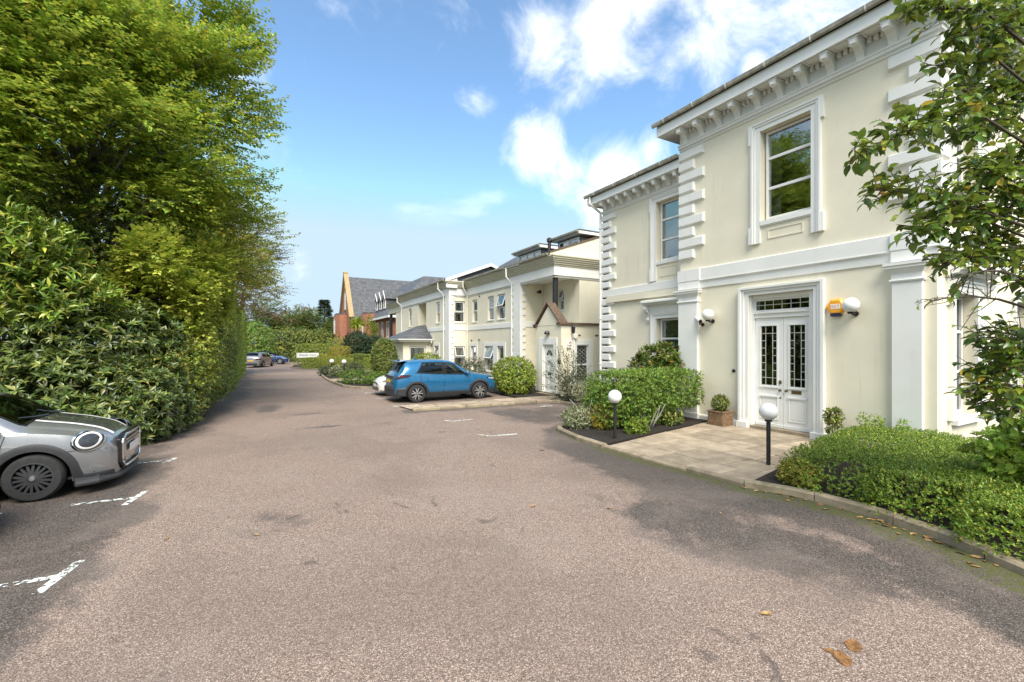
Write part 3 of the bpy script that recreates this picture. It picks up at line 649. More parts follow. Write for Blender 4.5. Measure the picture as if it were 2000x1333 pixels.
# ------------------------------------------------------------------ the villa
villa = thing('villa', 'grand cream stucco villa with white quoins, bracketed eaves and double front door', 'house', (15, 7, 0))
FP, FW, FR = Face('-X', 10.8), Face('-X', 11.2), Face('-Y', 3.32)
Y0, Y1, YW = 3.32, 9.08, 12.98
wall(FP, Y0, Y1, 0, 8.4, [(5.41, 6.94, .02, 3.40), (5.46, 6.64, 5.22, 7.44)], 'wall', MT['cream'], villa)
wall(FW, Y1, YW, 0, 7.45, [(9.43, 10.36, 4.85, 6.78), (9.43, 10.36, .85, 3.0)], 'wall', MT['cream'], villa)
wall(FR, 11.1002, 22, 0, 8.4, [(11.56, 12.72, .72, 3.15), (11.56, 12.72, 5.22, 7.44), (15.2, 16.4, .72, 3.15)], 'wall', MT['cream'], villa)
b = MB()   # hidden sides, back and floors close the shell
b.box(10.801, 22, Y1 - .3, Y1, 7.3, 8.4); b.box(11.2, 22, YW - .3, YW, 0, 7.45); b.box(21.7, 22, Y0, YW, 0, 7.4); b.box(11.1, 21.7, Y0 + .3, YW - .3, 3.7, 3.9); b.box(14.5, 14.7, Y0 + .3, YW - .3, 0, 7.4)
b.build('back_wall', MT['cream'], villa)
b = MB(); b.box(11.1, 21.7, Y0 + .3, Y1 - .3, 8.2, 8.4); b.box(11.5, 21.7, Y1, YW - .3, 7.3, 7.42); b.build('ceiling', MT['room'], villa)
# hipped slate roofs
def hip(b, x0, x1, y0, y1, z, h, ov):
    x0 -= ov; x1 += ov; y0 -= ov; y1 += ov; r = (y1 - y0) / 2; ym = (y0 + y1) / 2
    A, B_, C, D = (x0, y0, z), (x1, y0, z), (x1, y1, z), (x0, y1, z); E, F_ = (x0 + r, ym, z + h), (x1 - r, ym, z + h)
    b.poly(A, B_, F_, E); b.poly(C, D, E, F_); b.poly(D, A, E); b.poly(B_, C, F_)
b = MB(); hip(b, 10.8, 22, Y0, Y1, 8.72, 1.5, .53); b.build('roof', MT['slate'], villa)
b = MB(); b.poly((10.70, Y1, 7.74), (10.70, YW + .5, 7.74), (16, YW + .5, 9.2), (16, Y1, 9.2)); b.poly((10.70, YW + .5, 7.74), (22, YW + .5, 7.74), (22, YW - 1, 9.2), (16, YW - 1, 9.2)); b.build('roof', MT['slate'], villa)
# eaves of the front block, mitred round the near corner
path = [(10.8, Y1), (10.8, Y0), (22, Y0)]
b = MB(); b.sweep(path, [(0, 7.83), (.035, 7.84), (.045, 7.88), (.09, 7.90), (.095, 7.95), (.12, 7.97), (.12, 8.0), (0, 8.0)], -1); b.build('moulding', MT['white'], villa)
b = MB(); b.sweep(path, [(-.01, 8.0), (.02, 8.0), (.02, 8.385), (-.01, 8.385)], -1); b.build('frieze', MT['white'], villa)
b = MB(); b.sweep([(10.8, Y1 + .47), (10.8, Y0), (22, Y0)], [(-.02, 8.386), (.449, 8.386), (.449, 8.45), (-.02, 8.45)], -1); soffit = b.build('soffit', MT['white'], villa)
b = MB(); b.sweep([(10.8, Y1 + .47), (10.8, Y0), (22, Y0)], [(.45, 8.375), (.475, 8.375), (.475, 8.655), (.45, 8.655)], -1); b.build('fascia', MT['gloss_white'], villa)
b = MB(); b.box(10.35, 11.6, Y1 + .445, Y1 + .47, 8.375, 8.655); b.build('fascia', MT['gloss_white'], villa)
b = MB(); b.box(10.8, 11.6, Y1 + .001, Y1 + .445, 8.386, 8.45); b.build('soffit', MT['white'], villa)
b = MB(); b.sweep([(10.8, Y1 + .56), (10.8, Y0), (22, Y0)], [(.478 + a, 8.75 + z) for a, z in GUT], -1); gut = b.build('gutter', MT['oldgutter'], villa)
for k in range(7):
    b = MB(); y = 9.2 - k * 1.0; b.sweep([(10.8, y + .012), (10.8, y - .012)], [(.478 + a * 1.06, 8.753 + z * 1.1) for a, z in GUT], -1); b.build('gutter_clip', MT['gloss_white'], gut)
BR = console_mesh(.145, .40, .38); BRW = console_mesh(.125, .34, .30)
eaves_y = [8.81 - .5405 * i for i in range(10)]
for i, y in enumerate(eaves_y):
    add_part('bracket', BR, villa, (10.78, y, 8.384), (0, 0, R_(-90)))
    if i < 9:
        ym = y - .27
        b = MB(); ring(Face('-X', 10.8), b, ym - .16, ym + .16, 0, .01, .02, 0, 0.001) if False else None
        pb = MB(); pb.box(10.42, 10.68, ym - .15, ym - .12, 8.366, 8.3855); pb.box(10.42, 10.68, ym + .12, ym + .15, 8.366, 8.3855); pb.box(10.42, 10.45, ym - .12, ym + .12, 8.366, 8.3855); pb.box(10.65, 10.68, ym - .12, ym + .12, 8.366, 8.3855)
        pb.build('soffit_panel', MT['white'], villa)
for i in range(12):
    x = 11.12 + .5405 * i; add_part('bracket', BR, villa, (x, 3.30, 8.384), (0, 0, 0))
DEN = MB(); DEN.box(-.036, .036, -.085, 0, -.105, 0); DEN = DEN.mesh('dentil', MT['white'])
for i, y in enumerate(eaves_y[:-1]):
    for k in range(3): add_part('dentil', DEN, villa, (10.779, y - .155 - .115 * k, 8.372), (0, 0, R_(-90)))
# eaves of the set-back wing
b = MB(); b.sweep([(11.2, YW), (11.2, Y1 + .001)], [(0, 7.02), (.03, 7.03), (.04, 7.06), (.07, 7.08), (.09, 7.13), (0, 7.13)], -1); b.build('moulding', MT['white'], villa)
b = MB(); b.sweep([(11.2, YW), (11.2, Y1 + .001)], [(-.01, 7.13), (.018, 7.13), (.018, 7.44), (-.01, 7.44)], -1); b.build('frieze', MT['white'], villa)
b = MB(); b.box(10.82, 11.2, Y1 + .001, YW + .40, 7.441, 7.5); b.build('soffit', MT['white'], villa)
b = MB(); b.box(10.79, 10.82, Y1 + .001, YW + .40, 7.43, 7.68); b.box(10.79, 11.6, YW + .4, YW + .43, 7.43, 7.68); b.build('fascia', MT['gloss_white'], villa)
b = MB(); b.sweep([(10.79, YW + .5), (10.79, Y1 + .001)], [(.003 + a, 7.79 + z) for a, z in GUT], -1); gut2 = b.build('gutter', MT['oldgutter'], villa)
for k in range(4):
    y = 12.9 - k * 1.05; b = MB(); b.sweep([(10.79, y + .012), (10.79, y - .012)], [(.003 + a * 1.06, 7.793 + z * 1.1) for a, z in GUT], -1); b.build('gutter_clip', MT['gloss_white'], gut2)
for i in range(9): add_part('bracket', BRW, villa, (11.18, 12.71 - .4188 * i, 7.438), (0, 0, R_(-90)))
DENW = MB(); DENW.box(-.03, .03, -.07, 0, -.085, 0); DENW = DENW.mesh('dentil', MT['white'])
for i in range(8):
    for k in range(2): add_part('dentil', DENW, villa, (11.181, 12.71 - .4188 * i - .145 - .125 * k, 7.428), (0, 0, R_(-90)))
# quoins
for i in range(10):
    zt = 7.815 - i * .322; quoin(villa, None, Y1, .84 if i % 2 == 0 else .52, zt - .285, zt, FP, -1)
    quoin(villa, None, Y0, .74 if i % 2 == 0 else .42, zt - .285, zt, FP, 1, wrap=.42 if i % 2 == 0 else .62)
for i in range(10):
    zt = 7.01 - i * .279; quoin(villa, None, YW, .73 if i % 2 == 0 else .47, zt - .245, zt, FW, -1)
for i in range(12):
    zt = 3.86 - i * .29; quoin(villa, None, YW, .70 if i % 2 == 0 else .44, zt - .25, zt, FW, -1)
# string courses
b = MB(); b.sweep([(10.8, Y1), (10.8, Y0), (22, Y0)], [(0, 3.98), (.06, 3.98), (.06, 4.30), (.045, 4.315), (0, 4.315)], -1); b.build('string_course', MT['white'], villa)
b = MB(); b.sweep([(10.8, Y1), (10.8, Y0), (22, Y0)], [(0, 3.755), (.03, 3.755), (.035, 3.93), (.05, 3.935), (.075, 3.965), (.075, 3.979), (0, 3.979)], -1); b.build('string_course', MT['white'], villa)
b = MB(); b.sweep([(11.2, YW + .02), (11.2, Y1 + .001)], [(0, 3.91), (.03, 3.915), (.05, 3.94), (.05, 4.18), (0, 4.2)], -1); b.build('string_course', MT['white'], villa)
# plinth
b = MB(); b.sweep([(10.8, Y1), (10.8, 7.26)], [(0, -.02), (.06, -.02), (.06, .16), (.045, .19), (0, .2)], -1); b.sweep([(10.8, 5.16), (10.8, Y0), (22, Y0)], [(0, -.02), (.06, -.02), (.06, .16), (.045, .19), (0, .2)], -1); b.sweep([(11.2, YW), (11.2, Y1)], [(0, -.02), (.06, -.02), (.06, .16), (0, .2)], -1)
b.build('plinth', MT['white'], villa)
# giant pilasters
for (a, c) in ((3.50, 3.965), (8.42, 9.075)):
    b = MB(); FP.box(b, a, c, 0.0, 3.50, 0, .10)
    pil = b.build('pilaster', MT['white'], villa, bevel=.008)
    b = MB()
    prof = [(.10, 3.36), (.125, 3.365), (.135, 3.39), (.125, 3.415), (.105, 3.42), (.105, 3.52), (.12, 3.54), (.15, 3.60), (.185, 3.625), (.185, 3.66), (.205, 3.68), (.205, 3.73), (.0, 3.752), (0, 3.36)]
    b.sweep([(10.8, c), (10.8, c)] if False else [(10.8, c), (10.8, a)], prof, -1)
    # mitred ends of the capital
    for yy, s in ((c, 1), (a, -1)):
        for (o1, z1_), (o2, z2_) in zip(prof[:-2], prof[1:-1]):
            b.poly((10.8, yy + s * (o1 - .10), z1_), (10.8 - o1, yy + s * (o1 - .10), z1_), (10.8 - o2, yy + s * (o2 - .10), z2_), (10.8, yy + s * (o2 - .10), z2_))
            b.poly((10.8 - o1, yy, z1_), (10.8 - o1, yy + s * (o1 - .10), z1_), (10.8 - o2, yy + s * (o2 - .10), z2_), (10.8 - o2, yy, z2_))
    b.build('capital', MT['white'], pil)
    b = MB(); FP.box(b, a - .04, c + .02, 3.756, 3.975, 0, .085); FP.box(b, a - .06, c + .03, 3.982, 4.31, 0, .095); b.build('entablature_block', MT['white'], pil)
    b = MB(); FP.box(b, a - .03, c + .03, -.02, .22, 0, .125); b.build('base', MT['white'], pil, bevel=.01)
def architrave(F, parent, u0, u1, z0, z1, ears=.07, wd=.2, drop=0.0):
    """lugged window surround of three stepped bands"""
    b = MB(); t = wd
    for k, (i0, o, w) in enumerate([(0, t * .55, .045), (t * .55, t * .8, .07), (t * .8, t, .09)]):
        F.box(b, u0 - o, u0 - i0, z0 - drop, z1 + o - .0, .0, w) ; F.box(b, u1 + i0, u1 + o, z0 - drop, z1 + o, 0, w); F.box(b, u0 - i0, u1 + i0, z1 + i0, z1 + o, 0, w)
    if ears:
        for (a, c) in ((u0 - t - ears, u0 - t), (u1 + t, u1 + t + ears)):
            F.box(b, a, c, z1 + t - .48, z1 + t, 0, .085); F.box(b, a, c, z0 - drop, z0 - drop + .42, 0, .085)
    return b.build('architrave', MT['white'], parent)
def hood(F, parent, u0, u1, z):
    b = MB(); prof = [(0, z), (.06, z), (.08, z + .04), (.2, z + .06), (.22, z + .10), (.30, z + .12), (.30, z + .18), (.26, z + .20), (0, z + .24)]
    if F.k == '-X': b.sweep([(F.at, u1), (F.at, u0)], prof, -1)
    else: b.sweep([(u0, F.at), (u1, F.at)], prof, -1)
    h = b.build('hood', MT['white'], parent)
    for u in (u0 + .11, u1 - .11):
        side = [(0, 0), (.22, 0), (.23, -.08), (.19, -.16), (.12, -.22), (.07, -.34), (.09, -.42), (.05, -.52), (0, -.54)]
        c = MB(); c.extrude([F.p(u - .06, z + dz, w) for w, dz in side], Vector(F.p(u + .06, z, 0)) - Vector(F.p(u - .06, z, 0))); c.build('console', MT['white'], h)
    return h
# upper front window with recessed apron panel
architrave(FP, villa, 5.46, 6.64, 5.22, 7.44, .06, .21, .55)
b = MB(); FP.box(b, 5.46, 6.64, 5.10, 5.21, -.02, .05); FP.box(b, 5.43, 6.67, 5.07, 5.1, 0, .03); b.build('window_sill', MT['white'], villa)
b = MB(); panel(FP, b, 5.64, 6.46, 4.74, 4.98, 0); b.build('apron_panel', MT['cream'], villa)
sash_window(FP, villa, 5.50, 6.60, 5.23, 7.42, (.36, .70), .17, .06, .07, 'left')
# wing windows
architrave(FW, villa, 9.43, 10.36, 4.85, 6.78, .05, .2, .62)
b = MB(); FW.box(b, 9.43, 10.36, 4.75, 4.84, -.02, .04); b.build('window_sill', MT['white'], villa)
b = MB(); panel(FW, b, 9.55, 10.24, 4.34, 4.66, 0); b.build('apron_panel', MT['cream'], villa)
sash_window(FW, villa, 9.46, 10.33, 4.86, 6.77, (.36, .70), .16, .055, .06, 'blind')
architrave(FW, villa, 9.43, 10.36, .85, 3.0, 0, .2, 0)
sash_window(FW, villa, 9.46, 10.33, .86, 2.99, (.36, .70), .16, .055, .06, 'blind')
b = MB(); FW.box(b, 9.14, 10.66, 3.21, 3.40, 0, .04); b.build('hood_frieze', MT['white'], villa)
hood(FW, villa, 9.12, 10.78, 3.40)
# windows on the return wall
for (a, c, z0, z1) in ((11.56, 12.72, .72, 3.15), (11.56, 12.72, 5.22, 7.44), (15.2, 16.4, .72, 3.15)):
    architrave(FR, villa, a, c, z0, z1, .05, .26, 0); sash_window(FR, villa, a + .03, c - .03, z0 + .01, z1 - .01, (.36, .70), .2, .055, .06, 'full')
    b = MB(); FR.box(b, a - .1, c + .1, z0 - .10, z0 - .002, -.05, .10); b.build('window_sill', MT['white'], villa)
hood(FR, villa, 11.15, 13.1, 3.43)
# doorcase and double doors
b = MB()
for (i0, o, w) in ((0, .10, .05), (.10, .17, .085), (.17, .24, .12)):
    FP.box(b, 5.41 - o, 5.41 - i0, .02, 3.40 + o * .85, 0, w); FP.box(b, 6.94 + i0, 6.94 + o, .02, 3.40 + o * .85, 0, w); FP.box(b, 5.41 - i0, 6.94 + i0, 3.40 + i0 * .85, 3.40 + o * .85, 0, w)
FP.box(b, 5.14, 5.43, -.02, .2, 0, .15); FP.box(b, 6.92, 7.21, -.02, .2, 0, .15)
doorcase = b.build('doorcase', MT['white'], villa, bevel=.006)
b = MB(); FP.box(b, 5.411, 5.55, .02, 3.39, -.30, -.06); FP.box(b, 6.80, 6.939, .02, 3.39, -.30, -.06) if False else FP.box(b, 6.912, 6.939, .02, 3.39, -.30, -.03)
FP.box(b, 5.55, 6.912, 2.825, 2.99, -.30, -.17); FP.box(b, 5.55, 6.912, 3.30, 3.395, -.30, -.1); FP.box(b, 5.55, 6.912, 2.93, 2.98, -.17, -.13)
doorframe = b.build('door_frame', MT['gloss_white'], villa, bevel=.005)
def leaded(F, parent, u0, u1, z0, z1, us, zs, w, merge_mid=False, bar=.016):
    """lead cames with a pane in each opening"""
    b = MB(); U = [u0] + us + [u1]; Z = [z0] + zs + [z1]
    for u in us: F.box(b, u - bar / 2, u + bar / 2, z0, z1, w - .012, w + .006)
    for z in zs:
        for a, c in zip(U[:-1], U[1:]):
            if merge_mid and a == U[1] and z not in (zs[0], zs[-1]): continue
            F.box(b, a + bar / 2, c - bar / 2, z - bar / 2, z + bar / 2, w - .011, w + .005)
    b.build('lead_came', MT['lead'], parent)
    for i, (a, c) in enumerate(zip(U[:-1], U[1:])):
        spans = list(zip(Z[:-1], Z[1:]))
        if merge_mid and i == 1: spans = [spans[0], (Z[1], Z[-2]), spans[-1]]
        for (d, e) in spans:
            g = MB(); F.box(g, a + bar / 2 + .0005, c - bar / 2 - .0005, d + bar / 2 + .0005, e - bar / 2 - .0005, w - .008, w - .002); g.build('pane', MT['leaded'], parent)
leaded(FP, doorframe, 5.60, 6.86, 3.02, 3.27, [5.60 + 1.26 * k / 6 for k in range(1, 6)], [3.145], -.2)
b = MB(); ring(FP, b, 5.55, 6.912, 2.99, 3.30, .05, -.24, -.16, .03); b.build('fanlight_frame', MT['gloss_white'], villa)
for li, (a, c) in enumerate(((5.555, 6.205), (6.212, 6.908))):
    b = MB(); w0, w1 = -.26, -.215; ga, gc = a + .15, c - .15; gz0, gz1 = 1.15, 2.62
    FP.box(b, a, ga, .12, 2.82, w0, w1); FP.box(b, gc, c, .12, 2.82, w0, w1); FP.box(b, ga, gc, .12, gz0, w0, w1); FP.box(b, ga, gc, gz1, 2.82, w0, w1)
    leaf = b.build('door', MT['gloss_white'], villa)
    b = MB(); ring(FP, b, ga - .035, gc + .035, gz0 - .035, gz1 + .035, .035, w1, w1 + .022)
    FP.box(b, ga - .05, gc + .05, gz0 - .06, gz0 - .035, w1, w1 + .035)
    ring(FP, b, ga - .03, gc + .03, .30, .86, .03, w1, w1 + .016); FP.box(b, ga - .04, gc + .04, .86, .90, w1, w1 + .04); FP.box(b, ga + .03, gc - .03, .36, .80, w1, w1 + .010)
    FP.box(b, a + .01, c - .01, .125, .2, w1, w1 + .02)
    b.build('panel_moulding', MT['gloss_white'], leaf, bevel=.004)
    gw = gc - ga; leaded(FP, leaf, ga, gc, gz0, gz1, [ga + gw * .28, ga + gw * .72], [gz0 + (gz1 - gz0) * k / 8 for k in range(1, 8)], w1 - .01, True)
    ku = c - .07 if li == 0 else a + .07
    kb = MB(); kb.lathe([(.001, -.06), (.02, -.058), (.03, -.045), (.028, -.03), (.012, -.02), (.012, 0), (.03, 0), (.03, .004)], (10.8 + .215, ku, 1.04), 16, 'x'); kb.build('door_knob', MT['brass'], leaf, smooth=True)
    if li == 0:
        kb = MB(); FP.box(kb, a + .24, a + .46, .98, 1.06, w1, w1 + .012); FP.box(kb, a + .265, a + .435, 1.0, 1.04, w1 + .012, w1 + .02); kb.build('letter_box', MT['brass'], leaf)
    else:
        kb = MB(); FP.box(kb, a + .04, a + .085, 1.2, 1.28, w1, w1 + .03); kb.build('lock', MT['brass'], leaf); kb = MB(); FP.box(kb, a + .05, a + .08, .84, .88, w1, w1 + .01); kb.build('keyhole', MT['black_iron'], leaf)
b = MB(); FP.box(b, 5.42, 6.93, -.02, .12, -.32, .02); b.build('door_step', MT['kerbstone'], villa)
# pull bell beside the door
b = MB(); b.lathe([(.045, 0), (.045, -.012), (.03, -.02), (.012, -.02), (.012, -.05), (.028, -.06), (.001, -.07)], (10.8, 7.36, 1.47), 16, 'x'); b.build('bell_pull', MT['black_iron'], villa, smooth=True)
# wing downpipe, from eaves to ground
downpipe(villa, [(10.73, YW + .2, 7.7), (10.73, YW + .2, 7.45), (11.13, YW + .06, 7.12), (11.13, YW + .06, .05)], .045)
# ------------------------------------------------------------------ cream flats beyond the villa
flats = thing('apartment_building', 'long cream rendered flats with deep stepped white cornice and grey slate roof', 'building', (12, 24, 0))
FA, FB = Face('-X', 11.5), Face('-X', 10.3)
FAr, FBr, FG = Face('-Y', 19.68), Face('-Y', 26.5), Face('-Y', 16.6); FI = Face('-X', 12.9)
mc, mw = MT['cream'], MT['white']
upA = [(24.92, 25.65), (22.67, 23.46), (21.31, 22.21)]; loA = [(25.06, 25.84), (22.74, 23.79), (21.44, 22.21)]
wall(FA, 19.68, 26.5, 0, 5.75, [(a, c, 3.58, 4.96) for a, c in upA] + [(a, c, .62, 2.08) for a, c in loA], 'wall', mc, flats)
wall(FAr, 11.8002, 12.9, 0, 5.31, [], 'wall', mc, flats); wall(FI, 16.6, 19.68, 0, 5.31, [(17.83, 18.3, 3.87, 4.9)], 'wall', mc, flats)
wall(FG, 13.2002, 16, 0, 5.75, [], 'wall', mc, flats)
b = MB(); b.box(11.5, 12.9, 16.6, 19.68, 5.312, 5.75); b.build('balcony_soffit', mw, flats)
wall(FBr, 10.6002, 11.5, 0, 5.75, [(10.62, 11.36, 3.6, 4.95), (10.62, 11.36, .7, 2.08)], 'wall', mc, flats)
wall(FB, 26.5, 38, 0, 5.75, [(28.26, 28.99, 3.62, 5.05), (28.45, 29.24, .9, 2.07), (31.08, 32.97, 3.0, 5.31), (34.73, 35.48, 3.61, 5.05)], 'wall', mc, flats)
b = MB(); b.box(11.6, 11.8, 30.9, 33.2, 2.9, 5.5); b.box(10.61, 11.6, 32.98, 33.2, 2.9, 5.5); b.box(10.61, 11.6, 30.9, 31.07, 2.9, 5.5); b.box(10.61, 11.6, 31.07, 32.98, 2.7, 2.99); b.box(10.61, 11.6, 31.07, 32.98, 5.32, 5.5); b.build('balcony_recess', mc, flats)
for (a, c), op in zip(upA, (0, 0, 1)): casement(FA, flats, a, c, 3.58, 4.96, bool(op))
for (a, c), op in zip(loA, (0, 1, 0)): casement(FA, flats, a, c, .62, 2.08, bool(op))
casement(FI, flats, 17.83, 18.3, 3.87, 4.9, True); casement(FBr, flats, 10.62, 11.36, 3.6, 4.95); casement(FBr, flats, 10.62, 11.36, .7, 2.08, True)
casement(FB, flats, 28.26, 28.99, 3.62, 5.05); casement(FB, flats, 28.45, 29.24, .9, 2.07, True); casement(FB, flats, 34.73, 35.48, 3.61, 5.05)
for (a, c, F) in ((25.06 - .2, 25.84 + .2, FA), (21.24, 24.01, FA), (28.25, 29.44, FB)):   # plain raised surrounds of the lower windows
    holes = [h for h in loA + [(28.45, 29.24)] if h[0] >= a and h[1] <= c]; b = MB(); F.box(b, a, c, 2.085, 2.29, 0, .03); us = [a] + [x for h in sorted(holes) for x in h] + [c]
    for k in range(0, len(us), 2): F.box(b, us[k], us[k + 1], .5, 2.083, 0, .03)
    b.build('window_surround', mw, flats)
cpath = [(10.3, 38), (10.3, 26.5), (11.5, 26.5), (11.5, 16.6), (16, 16.6)]
b = MB(); b.sweep(cpath, [(0, 5.30), (.05, 5.30), (.05, 5.72), (0, 5.72)], -1); b.build('frieze', mw, flats)
b = MB(); b.sweep(cpath, [(0, 5.20), (.02, 5.20), (.03, 5.25), (.02, 5.26), (0, 5.26)], -1); b.build('moulding', MT['lead'], flats)
b = MB(); b.sweep(cpath, [(0, 5.722), (.08, 5.722), (.08, 5.79), (.13, 5.80), (.13, 5.87), (.18, 5.88), (.18, 5.95), (.23, 5.96), (.23, 6.03), (.28, 6.04), (.28, 6.11), (.32, 6.12), (.32, 6.18), (0, 6.19)], -1)
MT['oldcream'] = stucco('weathered_cornice', (.56, .53, .41), .6, (.20, .19, .14)); b.build('cornice', MT['oldcream'], flats)
gpath = [(10.3, 38), (10.3, 26.5)]; b = MB(); b.sweep(gpath, [(.325 + a, 6.27 + z) for a, z in GUT], -1); b.build('gutter', MT['oldgutter'], flats)
b = MB(); b.sweep([(11.5, 26.1), (11.5, 16.6)], [(.325 + a, 6.27 + z) for a, z in GUT], -1); b.build('gutter', MT['oldgutter'], flats)
b = MB(); b.sweep([(10.3, 36.9), (10.3, 33.2)], [(0, 3.06), (.035, 3.07), (.035, 3.33), (0, 3.34)], -1); b.sweep([(10.3, 30.9), (10.3, 26.5), (11.5, 26.5), (11.5, 19.68), (12.9, 19.68)], [(0, 3.07), (.035, 3.08), (.035, 3.33), (0, 3.34)], -1); b.build('string_course', mw, flats)
# flat pilasters with small quoins
b = MB(); FA.box(b, 19.68, 20.3, 0, 5.3, 0, .045); FAr.box(b, 11.456, 11.62, 0, 5.3, 0, .045); b.build('pilaster', mw, flats)
b = MB(); FB.box(b, 26.5, 27.15, 0, 5.3, 0, .045); FBr.box(b, 10.256, 10.40, 0, 5.3, 0, .045); b.build('pilaster', mw, flats)
for i in range(15):
    z = .18 + .35 * i; q = MB(); FA.box(q, 20.301, 20.42, z, z + .17, 0, .04); q.build('quoin', mw, flats); q = MB(); FAr.box(q, 11.621, 11.80, z, z + .17, 0, .04); q.build('quoin', mw, flats)
    q = MB(); FBr.box(q, 10.401, 10.56, z, z + .17, 0, .04); q.build('quoin', mw, flats)
for (u, z) in ((25.71, 2.43), (24.61, 2.45), (24.56, 5.1)):
    q = MB(); q.lathe([(.05, 0), (.05, -.05), (.035, -.05), (.03, 0)], (11.5, u, z), 12, 'x'); q.build('vent_pipe', MT['plastic_black'], flats)
# corner post of the balcony
b = MB(); b.lathe([(.13, 2.9), (.13, 5.31)], (11.66, 16.78, 0), 24); b.build('post', MT['black_iron'], flats, smooth=True, auto=True)
# roofs
b = MB(); b.poly((11.2, 16.62, 6.2), (11.2, 26.3, 6.2), (17.5, 26.3, 8.6), (17.5, 16.62, 8.6)); b.build('roof', MT['slate'], flats)
b = MB(); b.poly((9.95, 26.25, 6.28), (9.95, 38.3, 6.28), (13.1, 38.3, 7.5), (13.1, 26.25, 7.5)); b.poly((13.1, 26.25, 7.5), (13.1, 38.3, 7.5), (16, 38.3, 6.4), (16, 26.25, 6.4)); b.build('roof', MT['slate'], flats)
b = MB(); FBr.box(b, 10.3, 10.301, 5.75, 5.76, 0, .001); b = MB()
b.extrude([(10.05, 26.42, 5.75), (15.9, 26.42, 5.75), (15.9, 26.42, 6.4), (13.1, 26.42, 7.42), (10.05, 26.42, 6.24)], (0, .08, 0)); b.build('gable_infill', MT['slate'], flats)
b = MB(); b.extrude([(9.93, 26.2, 6.10), (9.93, 26.2, 6.29), (13.1, 26.2, 7.52), (16, 26.2, 6.42), (16, 26.2, 6.24), (13.1, 26.2, 7.32)], (0, .05, 0)); b.extrude([(10.02, 26.28, 5.75), (10.75, 26.28, 5.75), (10.75, 26.28, 6.38), (10.02, 26.28, 6.12)], (0, .1, 0)); b.build('bargeboard', MT['gloss_white'], flats)
b = MB(); b.extrude([(11.22, 16.55, 6.19), (16, 16.55, 6.19), (16, 16.55, 7.98), (11.22, 16.55, 6.28)], (0, .25, 0)); b.build('gable_wall', mc, flats)
b = MB(); b.extrude([(11.18, 16.5, 6.28), (11.18, 16.5, 6.34), (16, 16.5, 8.08), (16, 16.5, 7.99)], (0, .35, 0)); b.build('coping', MT['coping'], flats)
def dormer(y0, y1, xf, zt, parent):
    b = MB(); b.box(xf, xf + 3, y0, y1, zt - 1.1, zt - .12); d = b.build('dormer', MT['slate'], parent)
    b = MB(); b.box(xf - .28, xf + 3, y0 - .22, y1 + .22, zt - .12, zt + .03); b.build('dormer_roof', MT['gloss_white'], d)
    b = MB(); b.box(xf - .30, xf + 3, y0 - .24, y1 + .24, zt + .031, zt + .075); b.build('dormer_lead', MT['slate'], d)
    b = MB(); b.sweep([(xf - .28, y1 + .22), (xf - .28, y0 - .22)], [(.004 + a, zt + .03 + z) for a, z in GUT], -1); b.build('gutter', MT['oldgutter'], d)
    F = Face('-X', xf); n = max(1, round((y1 - y0) / .9))
    for k in range(n):
        a = y0 + .1 + k * (y1 - y0 - .2) / n; c = a + (y1 - y0 - .2) / n - .04; w = MB(); ring(F, w, a, c, zt - .85, zt - .2, .06, .001, .05); wn = w.build('window', MT['upvc'], d)
        g = MB(); F.box(g, a + .061, c - .061, zt - .789, zt - .261, .005, .02); g.build('pane', MT['glass'], wn)
for (y0, y1) in ((17.0, 18.9), (20.4, 22.9)): dormer(y0, y1, 13.3, 7.55, flats)
b = MB(); b.poly((13.2, 23.6, 7.0), (13.2, 27, 7.0), (15, 25.4, 8.2)); b.poly((13.2, 23.6, 7.0), (15, 25.4, 8.2), (16, 23.6, 8.0)); b.poly((13.2, 27, 7), (16, 27, 8), (15, 25.4, 8.2)); b.build('roof', MT['slate'], flats)
b = MB(); b.lathe([(.09, 6.5), (.09, 7.45), (.14, 7.47), (.14, 7.62), (.05, 7.68)], (12.9, 19.1, 0), 14); b.build('flue', MT['plastic_black'], flats)
for pts in ([(11.1, 20.46, 6.2), (11.1, 20.46, 5.7), (11.43, 20.46, 5.35), (11.43, 20.46, .05)], [(11.1, 26.2, 6.2), (11.1, 26.2, 5.8), (11.43, 26.3, 5.3), (11.43, 26.3, .05)], [(9.9, 27.5, 6.2), (9.9, 27.5, 5.75), (10.21, 27.3, 5.4), (10.21, 27.3, .05)], [(9.9, 37.5, 6.2), (9.9, 37.5, 5.75), (10.21, 37.2, 5.4), (10.21, 37.2, .05)]):
    downpipe(flats, pts, .042)
# next unit along
FC = Face('-X', 10.7); wall(FC, 38.01, 41.0, 0, 5.6, [], 'wall', mc, flats); wall(Face('-Y', 41.01), 11.002, 13, 0, 5.2, [], 'wall', mc, flats)
b = MB(); b.sweep([(10.7, 43.6), (10.7, 38.01)], [(0, 5.1), (.04, 5.1), (.04, 5.55), (.3, 5.95), (.3, 6.0), (-2.5, 6.0), (-2.5, 5.1)], -1); b.build('cornice', MT['oldcream'], flats)
b = MB(); b.lathe([(.14, 0), (.14, 5.1)], (10.85, 43.3, 0), 16); b.build('post', MT['black_iron'], flats, smooth=True, auto=True)
b = MB(); b.poly((10.3, 38.3, 6.02), (10.3, 43.8, 6.02), (14, 43.8, 7.3), (14, 38.3, 7.3)); b.build('roof', MT['slate'], flats)
b = MB(); b.box(13, 16.5, 19, 38, 0, 5.7); b.box(11.6, 16, 26.8, 41, 5.5, 5.7) ; b.build('inner_floor', MT['room'], flats)

